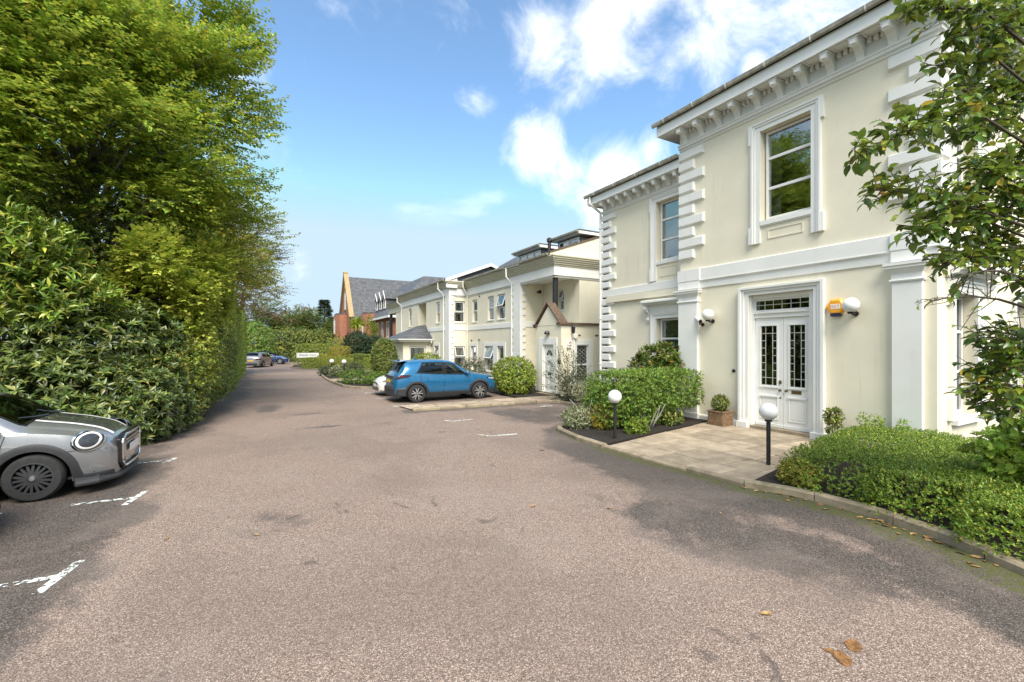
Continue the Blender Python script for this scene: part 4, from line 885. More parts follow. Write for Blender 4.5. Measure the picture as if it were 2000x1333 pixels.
# entrance porch with a little gable
FD, FE = Face('-X', 10.67), Face('-Y', 14.93)
wall(FD, 14.93, 16.9, 0, 2.98, [(15.47, 16.29, .12, 2.16)], 'porch_wall', mc, flats, .22)
wall(FE, 10.8902, 13.2, 0, 2.98, [(11.45, 12.08, .55, 2.15)], 'porch_wall', mc, flats, .22)
b = MB(); b.box(10.892, 12.9, 16.68, 16.9, 0, 2.98); b.box(10.9, 12.9, 15.16, 16.68, 2.75, 2.98); b.build('porch_wall', mc, flats)
b = MB(); b.extrude([(10.66, 15.02, 2.98), (10.66, 16.74, 2.98), (10.66, 15.88, 3.80)], (.24, 0, 0)); b.build('porch_gable', mc, flats)
b = MB()
for (ya, za, yb, zb) in ((16.95, 2.90, 15.88, 3.93), (15.88, 3.93, 14.88, 2.96)):
    d = Vector((0, yb - ya, zb - za)).normalized(); n = Vector((0, -d.z, d.y)) * .045
    if n.z < 0: n = -n
    b.extrude([(10.58, ya, za), (10.58, yb, zb), (10.58, yb + n.y, zb + n.z), (10.58, ya + n.y, za + n.z)], (.42, 0, 0))
b.box(10.6, 13.2, 14.84, 15.2, 2.982, 3.07); b.box(10.58, 10.98, 16.7, 17.0, 2.982, 3.06); b.build('coping', MT['coping'], flats)
b = MB(); FD.box(b, 15.22, 15.46, 0, 2.45, 0, .03); FD.box(b, 16.30, 16.6, 0, 2.45, 0, .03); FD.box(b, 15.46, 16.30, 2.17, 2.45, 0, .03); b.build('door_surround', mw, flats)
b = MB(); ring(FD, b, 15.47, 16.29, .12, 2.16, .05, -.12, -.02, .03); dfr = b.build('door_frame', MT['upvc'], flats)
b = MB(); FD.box(b, 15.53, 16.23, .16, 2.10, -.11, -.07); pd = b.build('door', MT['gloss_white'], flats)
b = MB()
for (a, c) in ((15.61, 15.84), (15.92, 16.15)):
    for (z0, z1) in ((.3, .82), (.98, 1.22), (1.3, 1.6)): FD.box(b, a, c, z0, z1, -.07, -.058); FD.box(b, a + .03, c - .03, z0 + .03, z1 - .03, -.058, -.05)
b.build('door_panel', MT['gloss_white'], pd)
for k in range(4):   # fan light segments
    a0, a1 = math.pi * k / 4 + .07, math.pi * (k + 1) / 4 - .07; g = MB()
    pts = [(15.88 + .05 * math.cos((a0 + a1) / 2), 1.70 + .05 * math.sin((a0 + a1) / 2))] + [(15.88 + .22 * math.cos(a0 + (a1 - a0) * j / 4), 1.70 + .22 * math.sin(a0 + (a1 - a0) * j / 4)) for j in range(5)]
    g.extrude([FD.p(u, z, -.069) for u, z in pts], (-.006, 0, 0)); g.build('fan_pane', MT['leaded'], pd)
b = MB(); FD.box(b, 15.76, 16.0, .87, .94, -.07, -.06); b.build('letter_box', MT['black_iron'], pd); b = MB(); FD.box(b, 15.83, 15.93, 1.42, 1.46, -.05, -.04); b.build('knocker', MT['black_iron'], pd)
b = MB(); FD.box(b, 15.0, 16.85, -.02, .12, 0, .035); b.build('plinth', MT['black_iron'], flats)
b = MB(); FD.box(b, 15.3, 16.45, -.02, .09, .036, .3); b.build('door_step', MT['kerbstone'], flats)
# porch window with lattice leads
b = MB(); FE.box(b, 11.25, 11.449, .4, 2.36, 0, .03); FE.box(b, 12.081, 12.32, .4, 2.36, 0, .03); FE.box(b, 11.449, 12.081, 2.151, 2.36, 0, .03); b.build('window_surround', mw, flats)
b = MB(); ring(FE, b, 11.45, 12.08, .55, 2.15, .045, -.12, -.04); FE.box(b, 11.495, 12.035, 1.28, 1.35, -.12, -.045); pw = b.build('window', MT['upvc'], flats)
for (z0, z1) in ((.596, 1.279), (1.351, 2.104)):
    g = MB(); FE.box(g, 11.497, 12.033, z0, z1, -.10, -.09); g.build('pane', MT['leaded'], pw)
    l = MB(); n = 5; w = (12.033 - 11.497) / n; hh = .16
    for i in range(n):
        for k in range(int((z1 - z0) / hh) + 1):
            zb = z0 + k * hh + (hh / 2 if i % 2 else 0)
            u = 11.497 + (i + .5) * w
            for (ua, za, ub, zb_) in ((u - w / 2, zb + .05, u, zb), (u, zb, u + w / 2, zb + .05), (u - w / 2, zb + .05, u - w / 2, zb + .05 + hh - .10)):
                if zb_ > z1 - .01 or za > z1 - .02: continue
                l.tube([FE.p(ua, min(za, z1), -.086), FE.p(ub, min(zb_, z1), -.086)], .006, 4)
    l.build('lattice_lead', MT['lead'], pw)
b = MB(); b.extrude([FE.p(11.13, 2.60, .02), FE.p(11.42, 2.60, .02), FE.p(11.33, 2.42, .02), FE.p(11.22, 2.42, .02)], (0, -.16, 0)); b.tube([(11.275, 14.86, 2.44), (11.275, 14.86, .05)], .04, 10); b.build('rainwater_head', mw, flats)
for x in (11.5, 12.45):
    b = MB(); FE.box(b, x, x + .16, 2.52, 2.58, 0, .015); b.build('air_brick', MT['coping'], flats)
# hipped lean-to porch of the far unit
F8, F9 = Face('-Y', 29.9), Face('-X', 8.3)
wall(F8, 8.6002, 10.3, 0, 2.45, [(8.72, 9.87, .9, 2.05)], 'porch_wall', mc, flats); wall(F9, 29.9, 34.3, 0, 2.45, [(33.0, 33.75, .05, 2.1)], 'porch_wall', mc, flats)
casement(F8, flats, 8.72, 9.87, .9, 2.05, split=.15)
b = MB(); ring(F9, b, 33.0, 33.75, .05, 2.1, .1, -.1, -.02); dd2 = b.build('door', MT['upvc'], flats); b = MB(); F9.box(b, 33.101, 33.649, .16, 1.99, -.07, -.06); b.build('pane', MT['glass'], dd2)
b = MB(); F9.box(b, 31.6, 31.8, 1.2, 1.5, 0, .03); b.build('name_plate', MT['black_iron'], flats)
b = MB(); A = [(8.0, 29.6, 2.52), (10.3, 29.6, 2.52), (10.3, 34.6, 2.52), (8.0, 34.6, 2.52)]; E1, E2 = (10.3, 31.2, 3.6), (10.3, 33.0, 3.6)
b.poly(A[0], A[1], E1); b.poly(A[0], E1, E2, A[3]); b.poly(A[3], E2, A[2]); b.build('porch_roof', MT['slate'], flats)
b = MB(); b.sweep([(8.0, 34.6), (8.0, 29.6), (10.3, 29.6)], [(0, 2.36), (.03, 2.36), (.03, 2.54), (-.3, 2.54), (-.3, 2.37)], -1); b.sweep([(8.0, 34.6), (8.0, 29.6), (10.3, 29.6)], [(.033 + a, 2.55 + z) for a, z in GUT], -1); b.build('fascia', MT['gloss_white'], flats)
downpipe(flats, [(10.15, 29.5, 2.5), (10.15, 29.5, 2.3), (10.15, 29.82, 2.1), (10.15, 29.82, .05)], .04)

# ------------------------------------------------------------------ red brick house far behind
bh = thing('brick_house', 'large red brick house with steep slate roofs and tan gable coping', 'house', (14, 60, 0))
G1, G2 = Face('-X', 9.9), Face('-Y', 60.0)
def bwin(F, u0, u1, z0, z1, parent, head=True):
    b = MB(); ring(F, b, u0, u1, z0, z1, .09, .001, .05); F.box(b, u0 + .09, u1 - .09, (z0 + z1) / 2 - .04, (z0 + z1) / 2 + .04, .001, .045); F.box(b, (u0 + u1) / 2 - .03, (u0 + u1) / 2 + .03, z0 + .09, z1 - .09, .001, .04); w = b.build('window', MT['upvc'], parent)
    g = MB(); F.box(g, u0 + .091, u1 - .091, z0 + .091, z1 - .091, .004, .02); g.build('pane', MT['glass'], w)
    s = MB(); F.box(s, u0 - .12, u1 + .12, z0 - .15, z0 - .002, 0, .1)
    if head: F.box(s, u0 - .12, u1 + .12, z1 + .002, z1 + .3, 0, .05)
    s.build('stone_trim', MT['tan'] if head else MT['white'], w)
b = MB(); b.extrude([(9.9, 60, 0), (9.9, 69, 0), (9.9, 69, 5.6), (9.9, 64.5, 11.6), (9.9, 60, 5.6)], (.4, 0, 0)); b.box(9.9, 22, 59.99, 60.3, 0, 5.6); b.build('wall', MT['brick'], bh)
b = MB()
for (ya, za, yb, zb) in ((59.75, 5.75, 64.5, 12.2), (64.5, 12.2, 69.25, 5.75)):
    d = Vector((0, yb - ya, zb - za)).normalized(); n = Vector((0, -d.z, d.y)) * .32
    if n.z > 0: n = -n
    b.extrude([(9.65, ya, za), (9.65, yb, zb), (9.65, yb + n.y, zb + n.z), (9.65, ya + n.y, za + n.z)], (.6, 0, 0))
b.build('gable_coping', MT['tan'], bh)
bwin(G1, 64.0, 65.0, 7.0, 9.2, bh); bwin(G1, 64.25, 64.75, 10.0, 10.6, bh)
b = MB(); b.poly((9.9, 59.6, 5.3), (24, 59.6, 5.3), (24, 64.5, 11.5), (9.9, 64.5, 11.5)); b.poly((9.9, 69.4, 5.3), (24, 69.4, 5.3), (24, 64.5, 11.5), (9.9, 64.5, 11.5)); b.build('roof', MT['slate'], bh)
b = MB(); b.box(9.9, 24, 59.5, 59.62, 5.15, 5.35); b.build('gutter', MT['gloss_white'], bh)
def brick_bay(cx, cy, w, d, h, wz):
    p = [(cx, cy + w / 2), (cx - d * .7, cy + w / 2 - .1), (cx - d, cy + w * .22), (cx - d, cy - w * .22), (cx - d * .7, cy - w / 2 + .1), (cx, cy - w / 2)]
    b = MB(); b.prism(p, 0, h); bb = b.build('bay', MT['brick'], bh); q = shrink(p[::-1], -.12)
    b = MB(); b.prism(q, h, h + .22); b.build('bay_parapet', MT['slate'], bb)
    F = Face('-X', cx - d); bwin(F, cy - .55, cy + .55, wz, wz + 1.9, bh)
    F = Face('-X', cx - d); bwin(F, cy - .55, cy + .55, 1.0, 2.6, bh)
brick_bay(9.9, 65.2, 4.2, 1.3, 6.2, 3.7)
# nearer brick range with dormers
b = MB(); b.box(11.8, 22, 46.5, 59.98, 0, 5.1); b.build('wall', MT['brick'], bh)
b = MB(); b.poly((11.3, 46, 5.15), (11.3, 60, 5.15), (16.5, 60, 10.2), (16.5, 50.5, 10.2)); b.poly((11.3, 46, 5.15), (16.5, 50.5, 10.2), (22, 50.5, 10.2), (26, 46, 5.15)); b.build('roof', MT['slate'], bh)
b = MB(); b.box(11.2, 11.32, 46, 60, 4.98, 5.2); b.box(11.2, 26, 45.9, 46.0, 4.98, 5.2); b.build('gutter', MT['gloss_white'], bh)
brick_bay(11.8, 56.4, 2.8, 1.2, 5.9, 3.2)
for y in (48.5, 51.0, 53.3): bwin(Face('-X', 11.8), y - .45, y + .45, 2.9, 4.7, bh, False)
for x in (13.0, 15.0): bwin(Face('-Y', 46.5), x - .45, x + .45, 2.9, 4.7, bh, False)
for y in (52.0, 54.0, 56.0):
    b = MB(); b.box(12.3, 15, y - .5, y + .5, 6.0, 7.5); d = b.build('dormer', MT['slate'], bh)
    b = MB(); b.extrude([(12.1, y - .75, 7.45), (12.1, y, 8.35), (12.1, y + .75, 7.45)], (3.2, 0, 0)); b.build('dormer_roof', MT['slate'], d)
    b = MB(); b.extrude([(12.07, y - .78, 7.35), (12.07, y - .78, 7.48), (12.07, y, 8.42), (12.07, y + .78, 7.48), (12.07, y + .78, 7.35), (12.07, y, 8.25)], (.06, 0, 0)); F = Face('-X', 12.3); ring(F, b, y - .5, y + .5, 6.35, 7.5, .14, .001, .06); w = b.build('dormer_front', MT['gloss_white'], d)
    g = MB(); F.box(g, y - .36, y + .36, 6.49, 7.36, .004, .02); g.build('pane', MT['glass'], d)
b = MB(); b.lathe([(.06, .1), (.06, 5)], (11.5, 55.2, 0), 8); b.build('downpipe', MT['white'], bh)
# ------------------------------------------------------------------ small fixtures
def globe_post(x, y, label, h=1.0, group=None):
    t = thing('globe_light', label, 'garden light', (x, y, 0), group); b = MB(); b.lathe([(.035, 0), (.035, h - .18), (.06, h - .17), (.06, h - .13), (.03, h - .12)], (x, y, 0), 16); b.build('post', MT['black_iron'], t, smooth=True, auto=True)
    b = MB(); b.sphere((x, y, h), .15, 28, 16); b.build('globe', MT['opal'], t, smooth=True)
globe_post(6.83, 7.52, 'white globe light on black post in the clipped hedge bed', 1.0)
globe_post(7.74, 4.62, 'white globe light on black post beside the low box hedge', .98)
for x, y, n in ((4.05, 32.0, 'white globe post light at the far end of the flower bed, by the kerb'), (4.62, 30.6, 'white globe post light in the flower bed beside the slab path')): globe_post(x, y, n, 1.05)
for y, lab in ((7.98, 'round white wall light beside the security camera'), (4.60, 'round white wall light beside the orange alarm box')):
    t = thing('wall_light', lab, 'wall light', (10.8, y, 2.8)); b = MB(); b.sphere((10.58, y, 2.97), .155, 28, 16); b.build('globe', MT['opal'], t, smooth=True)
    b = MB(); b.lathe([(.055, 0), (.055, -.02), (.02, -.03)], (10.798, y, 2.80), 16, 'x'); b.tube([(10.79, y, 2.80), (10.66, y, 2.78), (10.58, y, 2.82)], .022, 10); b.lathe([(.05, 2.79), (.07, 2.83), (.07, 2.85)], (10.58, y, 0), 16); b.build('bracket', MT['black_iron'], t)
t = thing('alarm_box', 'orange hexagonal alarm box with white lettering panel on cream wall', 'alarm box', (10.8, 4.95, 2.97))
hexp = lambda r, w: [FP.p(4.95 + r * math.cos(R_(60 * k)), 2.97 + .95 * r * math.sin(R_(60 * k)), w) for k in range(6)]
b = MB(); a, c, e = hexp(.205, .0), hexp(.20, .05), hexp(.155, .085); b.add(a + c + e, [(i, (i + 1) % 6, 6 + (i + 1) % 6, 6 + i) for i in range(6)] + [(6 + i, 6 + (i + 1) % 6, 12 + (i + 1) % 6, 12 + i) for i in range(6)] + [tuple(range(12, 18))]); b.build('case', MT['orange'], t)
b = MB(); FP.box(b, 4.95 - .10, 4.95 + .10, 2.97 - .205, 2.97 - .14, .0, .075); b.build('strobe', MT['navy'], t)
b = MB(); FP.box(b, 4.95 - .09, 4.95 + .09, 2.925, 3.025, .085, .089); b.build('label_panel', MT['gloss_white'], t)
MT['ink_orange'] = simple('orange_ink', (.75, .28, .03), .5, 0, .02); MT['ink'] = simple('dark_ink', (.05, .06, .08), .6, 0, .02)
o = link_mesh('lettering', text_mesh('ADT', .085, MT['ink_orange']), t); o.location = Vector((10.8 - .0905, 4.95, 2.975)) - ORG[t.name]; o.rotation_euler = (R_(90), 0, R_(-90))
t = thing('security_camera', 'white bullet security camera on black mount next to white pilaster', 'camera', (10.8, 8.36, 2.8))
b = MB(); b.tube([(10.74, 8.47, 2.92), (10.58, 8.22, 2.80)], [.055, .055], 16); b.build('housing', MT['gloss_white'], t, smooth=True, auto=True)
b = MB(); b.tube([(10.585, 8.23, 2.804), (10.565, 8.20, 2.79)], .046, 16); b.tube([(10.64, 8.3, 2.80), (10.66, 8.3, 2.73), (10.79, 8.3, 2.72)], .022, 8); b.lathe([(.05, 0), (.05, -.03), (.02, -.035)], (10.795, 8.3, 2.72), 14, 'x'); b.build('mount', MT['black_iron'], t)
# porch fittings
t = thing('wall_lantern', 'small black coach lantern above the porch downpipe', 'wall light', (11.2, 14.93, 2.7)); b = MB(); b.lathe([(.03, 2.62), (.07, 2.66), (.085, 2.88), (.03, 2.98), (.001, 3.0)], (11.2, 14.82, 0), 8); b.box(11.18, 11.22, 14.83, 14.93, 2.72, 2.76); b.build('lantern', MT['black_iron'], t)
t = thing('wall_light', 'black half-round downlight over the white panelled porch door', 'wall light', (10.67, 15.88, 2.6)); b = MB(); b.lathe([(.001, 2.75), (.08, 2.73), (.12, 2.66), (.125, 2.60), (.1, 2.60), (.05, 2.68)], (10.60, 15.88, 0), 16); b.box(10.6, 10.67, 15.86, 15.9, 2.6, 2.7); b.build('shade', MT['black_iron'], t)
t = thing('alarm_box', 'white rectangular alarm box with dark red stripe beside porch downpipe', 'alarm box', (11.02, 14.93, 2.2)); b = MB(); FE.box(b, 10.92, 11.12, 2.02, 2.36, 0, .07); b.build('case', MT['gloss_white'], t); b = MB()
for (z, s) in ((2.07, .05), (2.19, .05)): b.extrude([FE.p(11.02, z, .071), FE.p(11.1, z + .05, .071), FE.p(11.1, z + .05 + s, .071), FE.p(11.02, z + s, .071)], (0, -.003, 0))
b.build('stripe', MT['red'], t)
t = thing('house_number', 'dark metal number plaque beside the porch door', 'number', (10.67, 15.2, 1.4)); b = MB(); FD.box(b, 15.10, 15.18, 1.36, 1.56, 0, .02); FD.box(b, 14.99, 15.07, 1.36, 1.5, 0, .02); b.build('plaque', MT['black_iron'], t)
t = thing('flood_light', 'small black floodlight on the balcony recess wall', 'wall light', (12.0, 19.68, 4.95)); b = MB(); b.lathe([(.04, 0), (.09, -.16), (.1, -.16)], (12.55, 19.6, 4.9), 14, 'y'); b.box(12.51, 12.59, 19.6, 19.68, 4.85, 4.95); b.build('lamp_head', MT['black_iron'], t)
# slatted planter with ball of box
MT['timber'] = simple('weathered_timber', (.20, .125, .07), .75, 0, .35, 18, (40, .4))
t = thing('planter', 'square slatted brown timber planter by the front door', 'planter', (10.5, 7.47, .055)); x0, x1, y0, y1 = 10.25, 10.69, 7.30, 7.74
b = MB(); b.box(x0 + .03, x1 - .03, y0 + .03, y1 - .03, .06, .36); b.build('liner', MT['dark'], t)
b = MB()
for (xa, xb, ya, yb) in ((x0 - .015, x1 + .015, y0 - .015, y0 + .045), (x0 - .015, x1 + .015, y1 - .045, y1 + .015), (x0 - .015, x0 + .045, y0 + .045, y1 - .045), (x1 - .045, x1 + .015, y0 + .045, y1 - .045)): b.box(xa, xb, ya, yb, .402, .432)
b.build('rim', MT['timber'], t, bevel=.004)
for k in range(9):
    s = (x1 - x0) / 9; m_ = MB(); m_.box(x0, x0 + .022, y0 + k * s + .002, y0 + (k + 1) * s - .004, .06, .401); m_.build('slat', MT['timber'], t); m_ = MB(); m_.box(x0 + .024 + k * (s - .004), x0 + .024 + (k + 1) * (s - .004) - .005, y0, y0 + .02, .06, .401); m_.build('slat', MT['timber'], t)
b = MB(); b.box(x0 + .03, x1 - .03, y0 + .03, y1 - .03, .37, .40); b.build('compost', MT['soil'], t)
# name sign in the far hedge
t = thing('name_sign', 'white name board with dark lettering in front of the yellow hedge', 'sign', (3.0, 44.9, 0)); n = Vector((.34, .94)).normalized()
ctr = Vector((3.55, 44.2, 1.2)); dv = Vector((.93, -.37, 0)).normalized(); nv = Vector((-.37, -.93, 0)).normalized()
b = MB(); q = [ctr - dv * .95 - Vector((0, 0, .22)), ctr + dv * .95 - Vector((0, 0, .22)), ctr + dv * .95 + Vector((0, 0, .22)), ctr - dv * .95 + Vector((0, 0, .22))]; b.extrude(q, -nv * .03); b.build('board', MT['gloss_white'], t)
for s in (-.85, .85): b = MB(); p = ctr + dv * s - nv * .08; b.tube([(p.x, p.y, 0), (p.x, p.y, 1.35)], .04, 8); b.build('post', MT['timber'], t)
o = link_mesh('lettering', text_mesh('PEMBURY PLACE', .2, MT['ink']), t); p = ctr + nv * .006; o.location = p - ORG[t.name]; o.rotation_euler = (R_(90), 0, math.atan2(dv.y, dv.x))
# ------------------------------------------------------------------ foliage
def leaf_mat(name, stops, rough=.45, trans=.30, by_object=False, spec=.4):
    t = NT(name)
    if by_object:
        oi = t.n('ShaderNodeObjectInfo'); r = oi.outputs['Random']; g = t.noise(1.5, 2)
    else:
        at = t.n('ShaderNodeAttribute', attribute_name='leaf'); sp = t.n('ShaderNodeSeparateColor'); t.l(at.outputs['Color'], sp.inputs[0]); r, g = sp.outputs[0], sp.outputs[1]
    c = t.cramp(r, stops)
    hv = t.n('ShaderNodeHueSaturation'); t.l(c, hv.inputs['Color']); t.set(hv.inputs['Value'], t.ramp(g, 0, 1, .72, 1.28)); t.set(hv.inputs['Hue'], t.ramp(g, 0, 1, .488, .512))
    p = t.n('ShaderNodeBsdfPrincipled'); t.l(hv.outputs[0], p.inputs['Base Color']); p.inputs['Roughness'].default_value = rough; p.inputs['Specular IOR Level'].default_value = spec
    tr = t.n('ShaderNodeBsdfTranslucent'); t.l(t.mix(.5, hv.outputs[0], (.22, .27, .05)), tr.inputs[0])
    mx = t.n('ShaderNodeMixShader'); mx.inputs[0].default_value = trans; t.l(p.outputs[0], mx.inputs[1]); t.l(tr.outputs[0], mx.inputs[2]); t.l(mx.outputs[0], t.out.inputs[0]); return t.mat
ramp4 = lambda a, b_, c, d: [(0, a), (.35, b_), (.7, c), (1, d)]
LM = {
 'beech': leaf_mat('beech_leaf', [(0, (0.143, 0.252, 0.043)), (0.4, (0.306, 0.456, 0.067)), (0.75, (0.572, 0.641, 0.09)), (0.93, (0.75, 0.75, 0.11)), (1, (0.75, 0.605, 0.11))], .42, .42),
 'lime': leaf_mat('lime_green_leaf', [(0, (0.215, 0.307, 0.05)), (0.4, (0.396, 0.489, 0.07)), (0.8, (0.645, 0.642, 0.099)), (1, (0.75, 0.75, 0.141))], .45, .4),
 'gold': leaf_mat('gold_autumn_leaf', [(0, (0.199, 0.239, 0.03)), (0.35, (0.398, 0.398, 0.049)), (0.7, (0.715, 0.557, 0.06)), (1, (0.676, 0.278, 0.081))], .5, .4),
 'copper': leaf_mat('copper_leaf', [(0, (0.072, 0.041, 0.025)), (0.4, (0.152, 0.072, 0.041)), (0.75, (0.203, 0.133, 0.052)), (1, (0.344, 0.142, 0.072))], .5, .3),
 'rhodo': leaf_mat('rhododendron_leaf', [(0, (0.045, 0.078, 0.02)), (0.5, (0.092, 0.139, 0.032)), (0.85, (0.163, 0.206, 0.041)), (1, (0.282, 0.267, 0.068))], .33, .15, spec=.55),
 'laurel': leaf_mat('laurel_leaf', [(0, (0.067, 0.125, 0.022)), (0.4, (0.154, 0.25, 0.032)), (0.8, (0.287, 0.373, 0.046)), (1, (0.531, 0.48, 0.081))], .28, .25, spec=.6),
 'dark': leaf_mat('dark_hedge_leaf', [(0, (0.056, 0.098, 0.024)), (0.45, (0.114, 0.174, 0.034)), (0.8, (0.21, 0.256, 0.049)), (1, (0.482, 0.359, 0.073))], .4, .2),
 'clip': leaf_mat('clipped_hedge_leaf', [(0, (0.081, 0.144, 0.022)), (0.4, (0.182, 0.275, 0.036)), (0.8, (0.34, 0.417, 0.054)), (1, (0.613, 0.532, 0.09))], .35, .3),
 'box': leaf_mat('box_leaf', [(0, (0.068, 0.138, 0.019)), (0.4, (0.158, 0.265, 0.032)), (0.8, (0.273, 0.372, 0.045)), (1, (0.499, 0.469, 0.068))], .4, .3),
 'privet': leaf_mat('privet_leaf', [(0, (0.059, 0.125, 0.021)), (0.4, (0.128, 0.239, 0.033)), (0.8, (0.22, 0.343, 0.051)), (1, (0.373, 0.375, 0.074))], .4, .3),
 'varieg': leaf_mat('variegated_leaf', [(0, (0.051, 0.076, 0.021)), (0.35, (0.136, 0.17, 0.068)), (0.6, (0.357, 0.374, 0.204)), (1, (0.527, 0.527, 0.357))], .4, .25),
 'yellow': leaf_mat('yellow_hedge_leaf', [(0, (0.161, 0.149, 0.023)), (0.5, (0.391, 0.333, 0.052)), (1, (0.575, 0.483, 0.092))], .5, .3),
 'grey': leaf_mat('grey_green_leaf', [(0, (.04, .055, .03)), (.5, (.085, .11, .055)), (1, (.17, .19, .11))], .5, .25),
 'far': leaf_mat('distant_tree_leaf', [(0, (0.052, 0.086, 0.024)), (0.45, (0.103, 0.164, 0.038)), (0.8, (0.206, 0.25, 0.061)), (1, (0.378, 0.344, 0.103))], .5, .25),
 'conifer': leaf_mat('conifer_leaf', [(0, (.012, .028, .012)), (.6, (.025, .055, .022)), (1, (.05, .085, .03))], .55, .15),
 'photinia': leaf_mat('photinia_leaf', [(0, (.05, .10, .015)), (.55, (.12, .19, .026)), (.85, (.2, .24, .035)), (1, (.42, .17, .06))], .32, .25),
 'maple': leaf_mat('pale_maple_leaf', [(0, (0.135, 0.237, 0.027)), (0.5, (0.27, 0.423, 0.051)), (1, (0.456, 0.558, 0.085))], .4, .4),
 'pear': leaf_mat('glossy_tree_leaf', [(0, (0.052, 0.113, 0.018)), (0.5, (0.129, 0.213, 0.028)), (0.86, (0.259, 0.337, 0.038)), (0.97, (0.414, 0.425, 0.057)), (1, (0.75, 0.404, 0.057))], .25, .28, spec=.6),
 'pear_o': leaf_mat('glossy_tree_leaf_single', [(0, (0.052, 0.113, 0.018)), (0.5, (0.129, 0.213, 0.028)), (0.86, (0.259, 0.337, 0.038)), (0.97, (0.414, 0.425, 0.057)), (1, (0.75, 0.404, 0.057))], .25, .28, True, spec=.6),
 'flower': leaf_mat('pink_petal', [(0, (.5, .25, .25)), (1, (.7, .5, .48))], .6, .3),
}
def bark(name, a, b_): 
    t = NT(name); c = t.mix(t.ramp(t.noise(6, 6, .65, t.mapv(t.pos(), (3, 3, .8))), .3, .7), a, b_); t.principled(c, .85, 0, t.bump(t.noise(18, 6, .7, t.mapv(t.pos(), (2, 2, .5))), .6, .02)); return t.mat
MT['bark_grey'] = bark('pale_grey_bark', (.20, .19, .16), (.34, .32, .28)); MT['bark'] = bark('brown_bark', (.07, .05, .035), (.15, .11, .075)); MT['twig'] = bark('dark_twig', (.045, .035, .028), (.09, .07, .05))
T_SIMPLE = (np.array([(0, 0, 0), (-.5, .42, .10), (.5, .42, .10), (0, .45, 0), (0, 1, -.10)], float), np.array([(0, 2, 3), (0, 3, 1), (3, 2, 4), (3, 4, 1)]))
T_TINY = (np.array([(0, 0, 0), (-.5, .5, .06), (.5, .5, .06), (0, 1, -.05)], float), np.array([(0, 2, 3), (0, 3, 1)]))
T_FINE = (np.array([(0, 0, 0), (-.32, .16, .05), (-.5, .40, .09), (-.36, .70, .05), (0, 1, -.16), (.36, .70, .05), (.5, .40, .09), (.32, .16, .05), (0, .16, 0), (0, .40, 0), (0, .70, -.05)], float),
          np.array([(0, 8, 1), (1, 8, 9), (1, 9, 2), (2, 9, 10), (2, 10, 3), (3, 10, 4), (0, 7, 8), (7, 6, 9), (7, 9, 8), (6, 5, 10), (6, 10, 9), (5, 4, 10)]))
T_LOBED = (np.array([(0, 0, 0), (-.30, .10, .03), (-.62, .30, .08), (-.34, .48, .04), (-.42, .80, .05), (-.12, .74, .02), (0, 1.05, -.08), (.12, .74, .02), (.42, .80, .05), (.34, .48, .04), (.62, .30, .08), (.30, .10, .03), (0, .42, -.03)], float),
           np.array([(12, i, (i + 1) % 12) for i in range(12)]))
def unit(a): return a / np.maximum(np.linalg.norm(a, axis=-1, keepdims=True), 1e-9)
def leaf_mesh(name, P, D, N, S, mat, rng, W=.55, tmpl=T_SIMPLE, clump=None):
    D = unit(D); side = unit(np.cross(D, N)); N = np.cross(side, D); T, F = tmpl; n = len(P); k = len(T)
    S = np.broadcast_to(S, (n,))[:, None, None]
    V = P[:, None] + S * (T[None, :, 0:1] * W * side[:, None] + T[None, :, 1:2] * D[:, None] + T[None, :, 2:3] * N[:, None])
    V = V.reshape(-1, 3); FF = (F[None] + (np.arange(n) * k)[:, None, None]).reshape(-1, 3)
    me = bpy.data.meshes.new(name); me.vertices.add(len(V)); me.vertices.foreach_set('co', V.astype(np.float32).ravel())
    me.loops.add(FF.size); me.loops.foreach_set('vertex_index', FF.astype(np.int32).ravel()); me.polygons.add(len(FF))
    me.polygons.foreach_set('loop_start', np.arange(0, FF.size, 3, dtype=np.int32)); me.update(calc_edges=True)
    a = me.attributes.new('leaf', 'FLOAT_COLOR', 'POINT'); r = rng.random(n); g = rng.random(n) if clump is None else clump
    C = np.repeat(np.stack([r, g, np.zeros(n), np.ones(n)], -1), k, 0).astype(np.float32); a.data.foreach_set('color', C.ravel()); me.materials.append(mat); return me
def wob(P, rng, freq, oct=2):
    v = np.zeros(len(P)); amp = 1.0; tot = 0
    for o in range(oct):
        for _ in range(5): v += amp * np.sin(P @ (rng.normal(size=3) * freq * 2 ** o) + rng.uniform(0, 6.28)) / 5 ** .5
        tot += amp; amp *= .6
    return v / tot
def volume(c, r, n, rng, p=2.0, bump=.2, freq=2.0, lo=.75, yaw=0.0, zcut=None):
    """points through the outer layer of a lumpy super-ellipsoid, with outward normals"""
    r = np.array(r, float); d = unit(rng.normal(size=(n, 3)))
    if p > 2.5:   # even cover of box-like forms
        d = rng.uniform(-1, 1, size=(n, 3)); ax = rng.choice(3, n, p=np.array([r[1] * r[2], r[0] * r[2], r[0] * r[1]]) / (r[1] * r[2] + r[0] * r[2] + r[0] * r[1])); d[np.arange(n), ax] = rng.choice([-1, 1], n); rad = (np.abs(d) ** p).sum(1) ** (-1 / p); L = d * rad[:, None]
    else: L = d
    q = L * r; h = 1 + bump * wob(q, rng, freq); depth = lo + (1 - lo) * rng.random(n) ** .6
    P = q * (h * depth)[:, None]; nr = unit(np.sign(L) * np.abs(L) ** (p - 1) / r)
    cy, sy = math.cos(yaw), math.sin(yaw); R = np.array([[cy, -sy, 0], [sy, cy, 0], [0, 0, 1]])
    P = P @ R.T + np.array(c); nr = nr @ R.T
    if zcut is not None: k = P[:, 2] > zcut; P, nr = P[k], nr[k]
    return P, nr
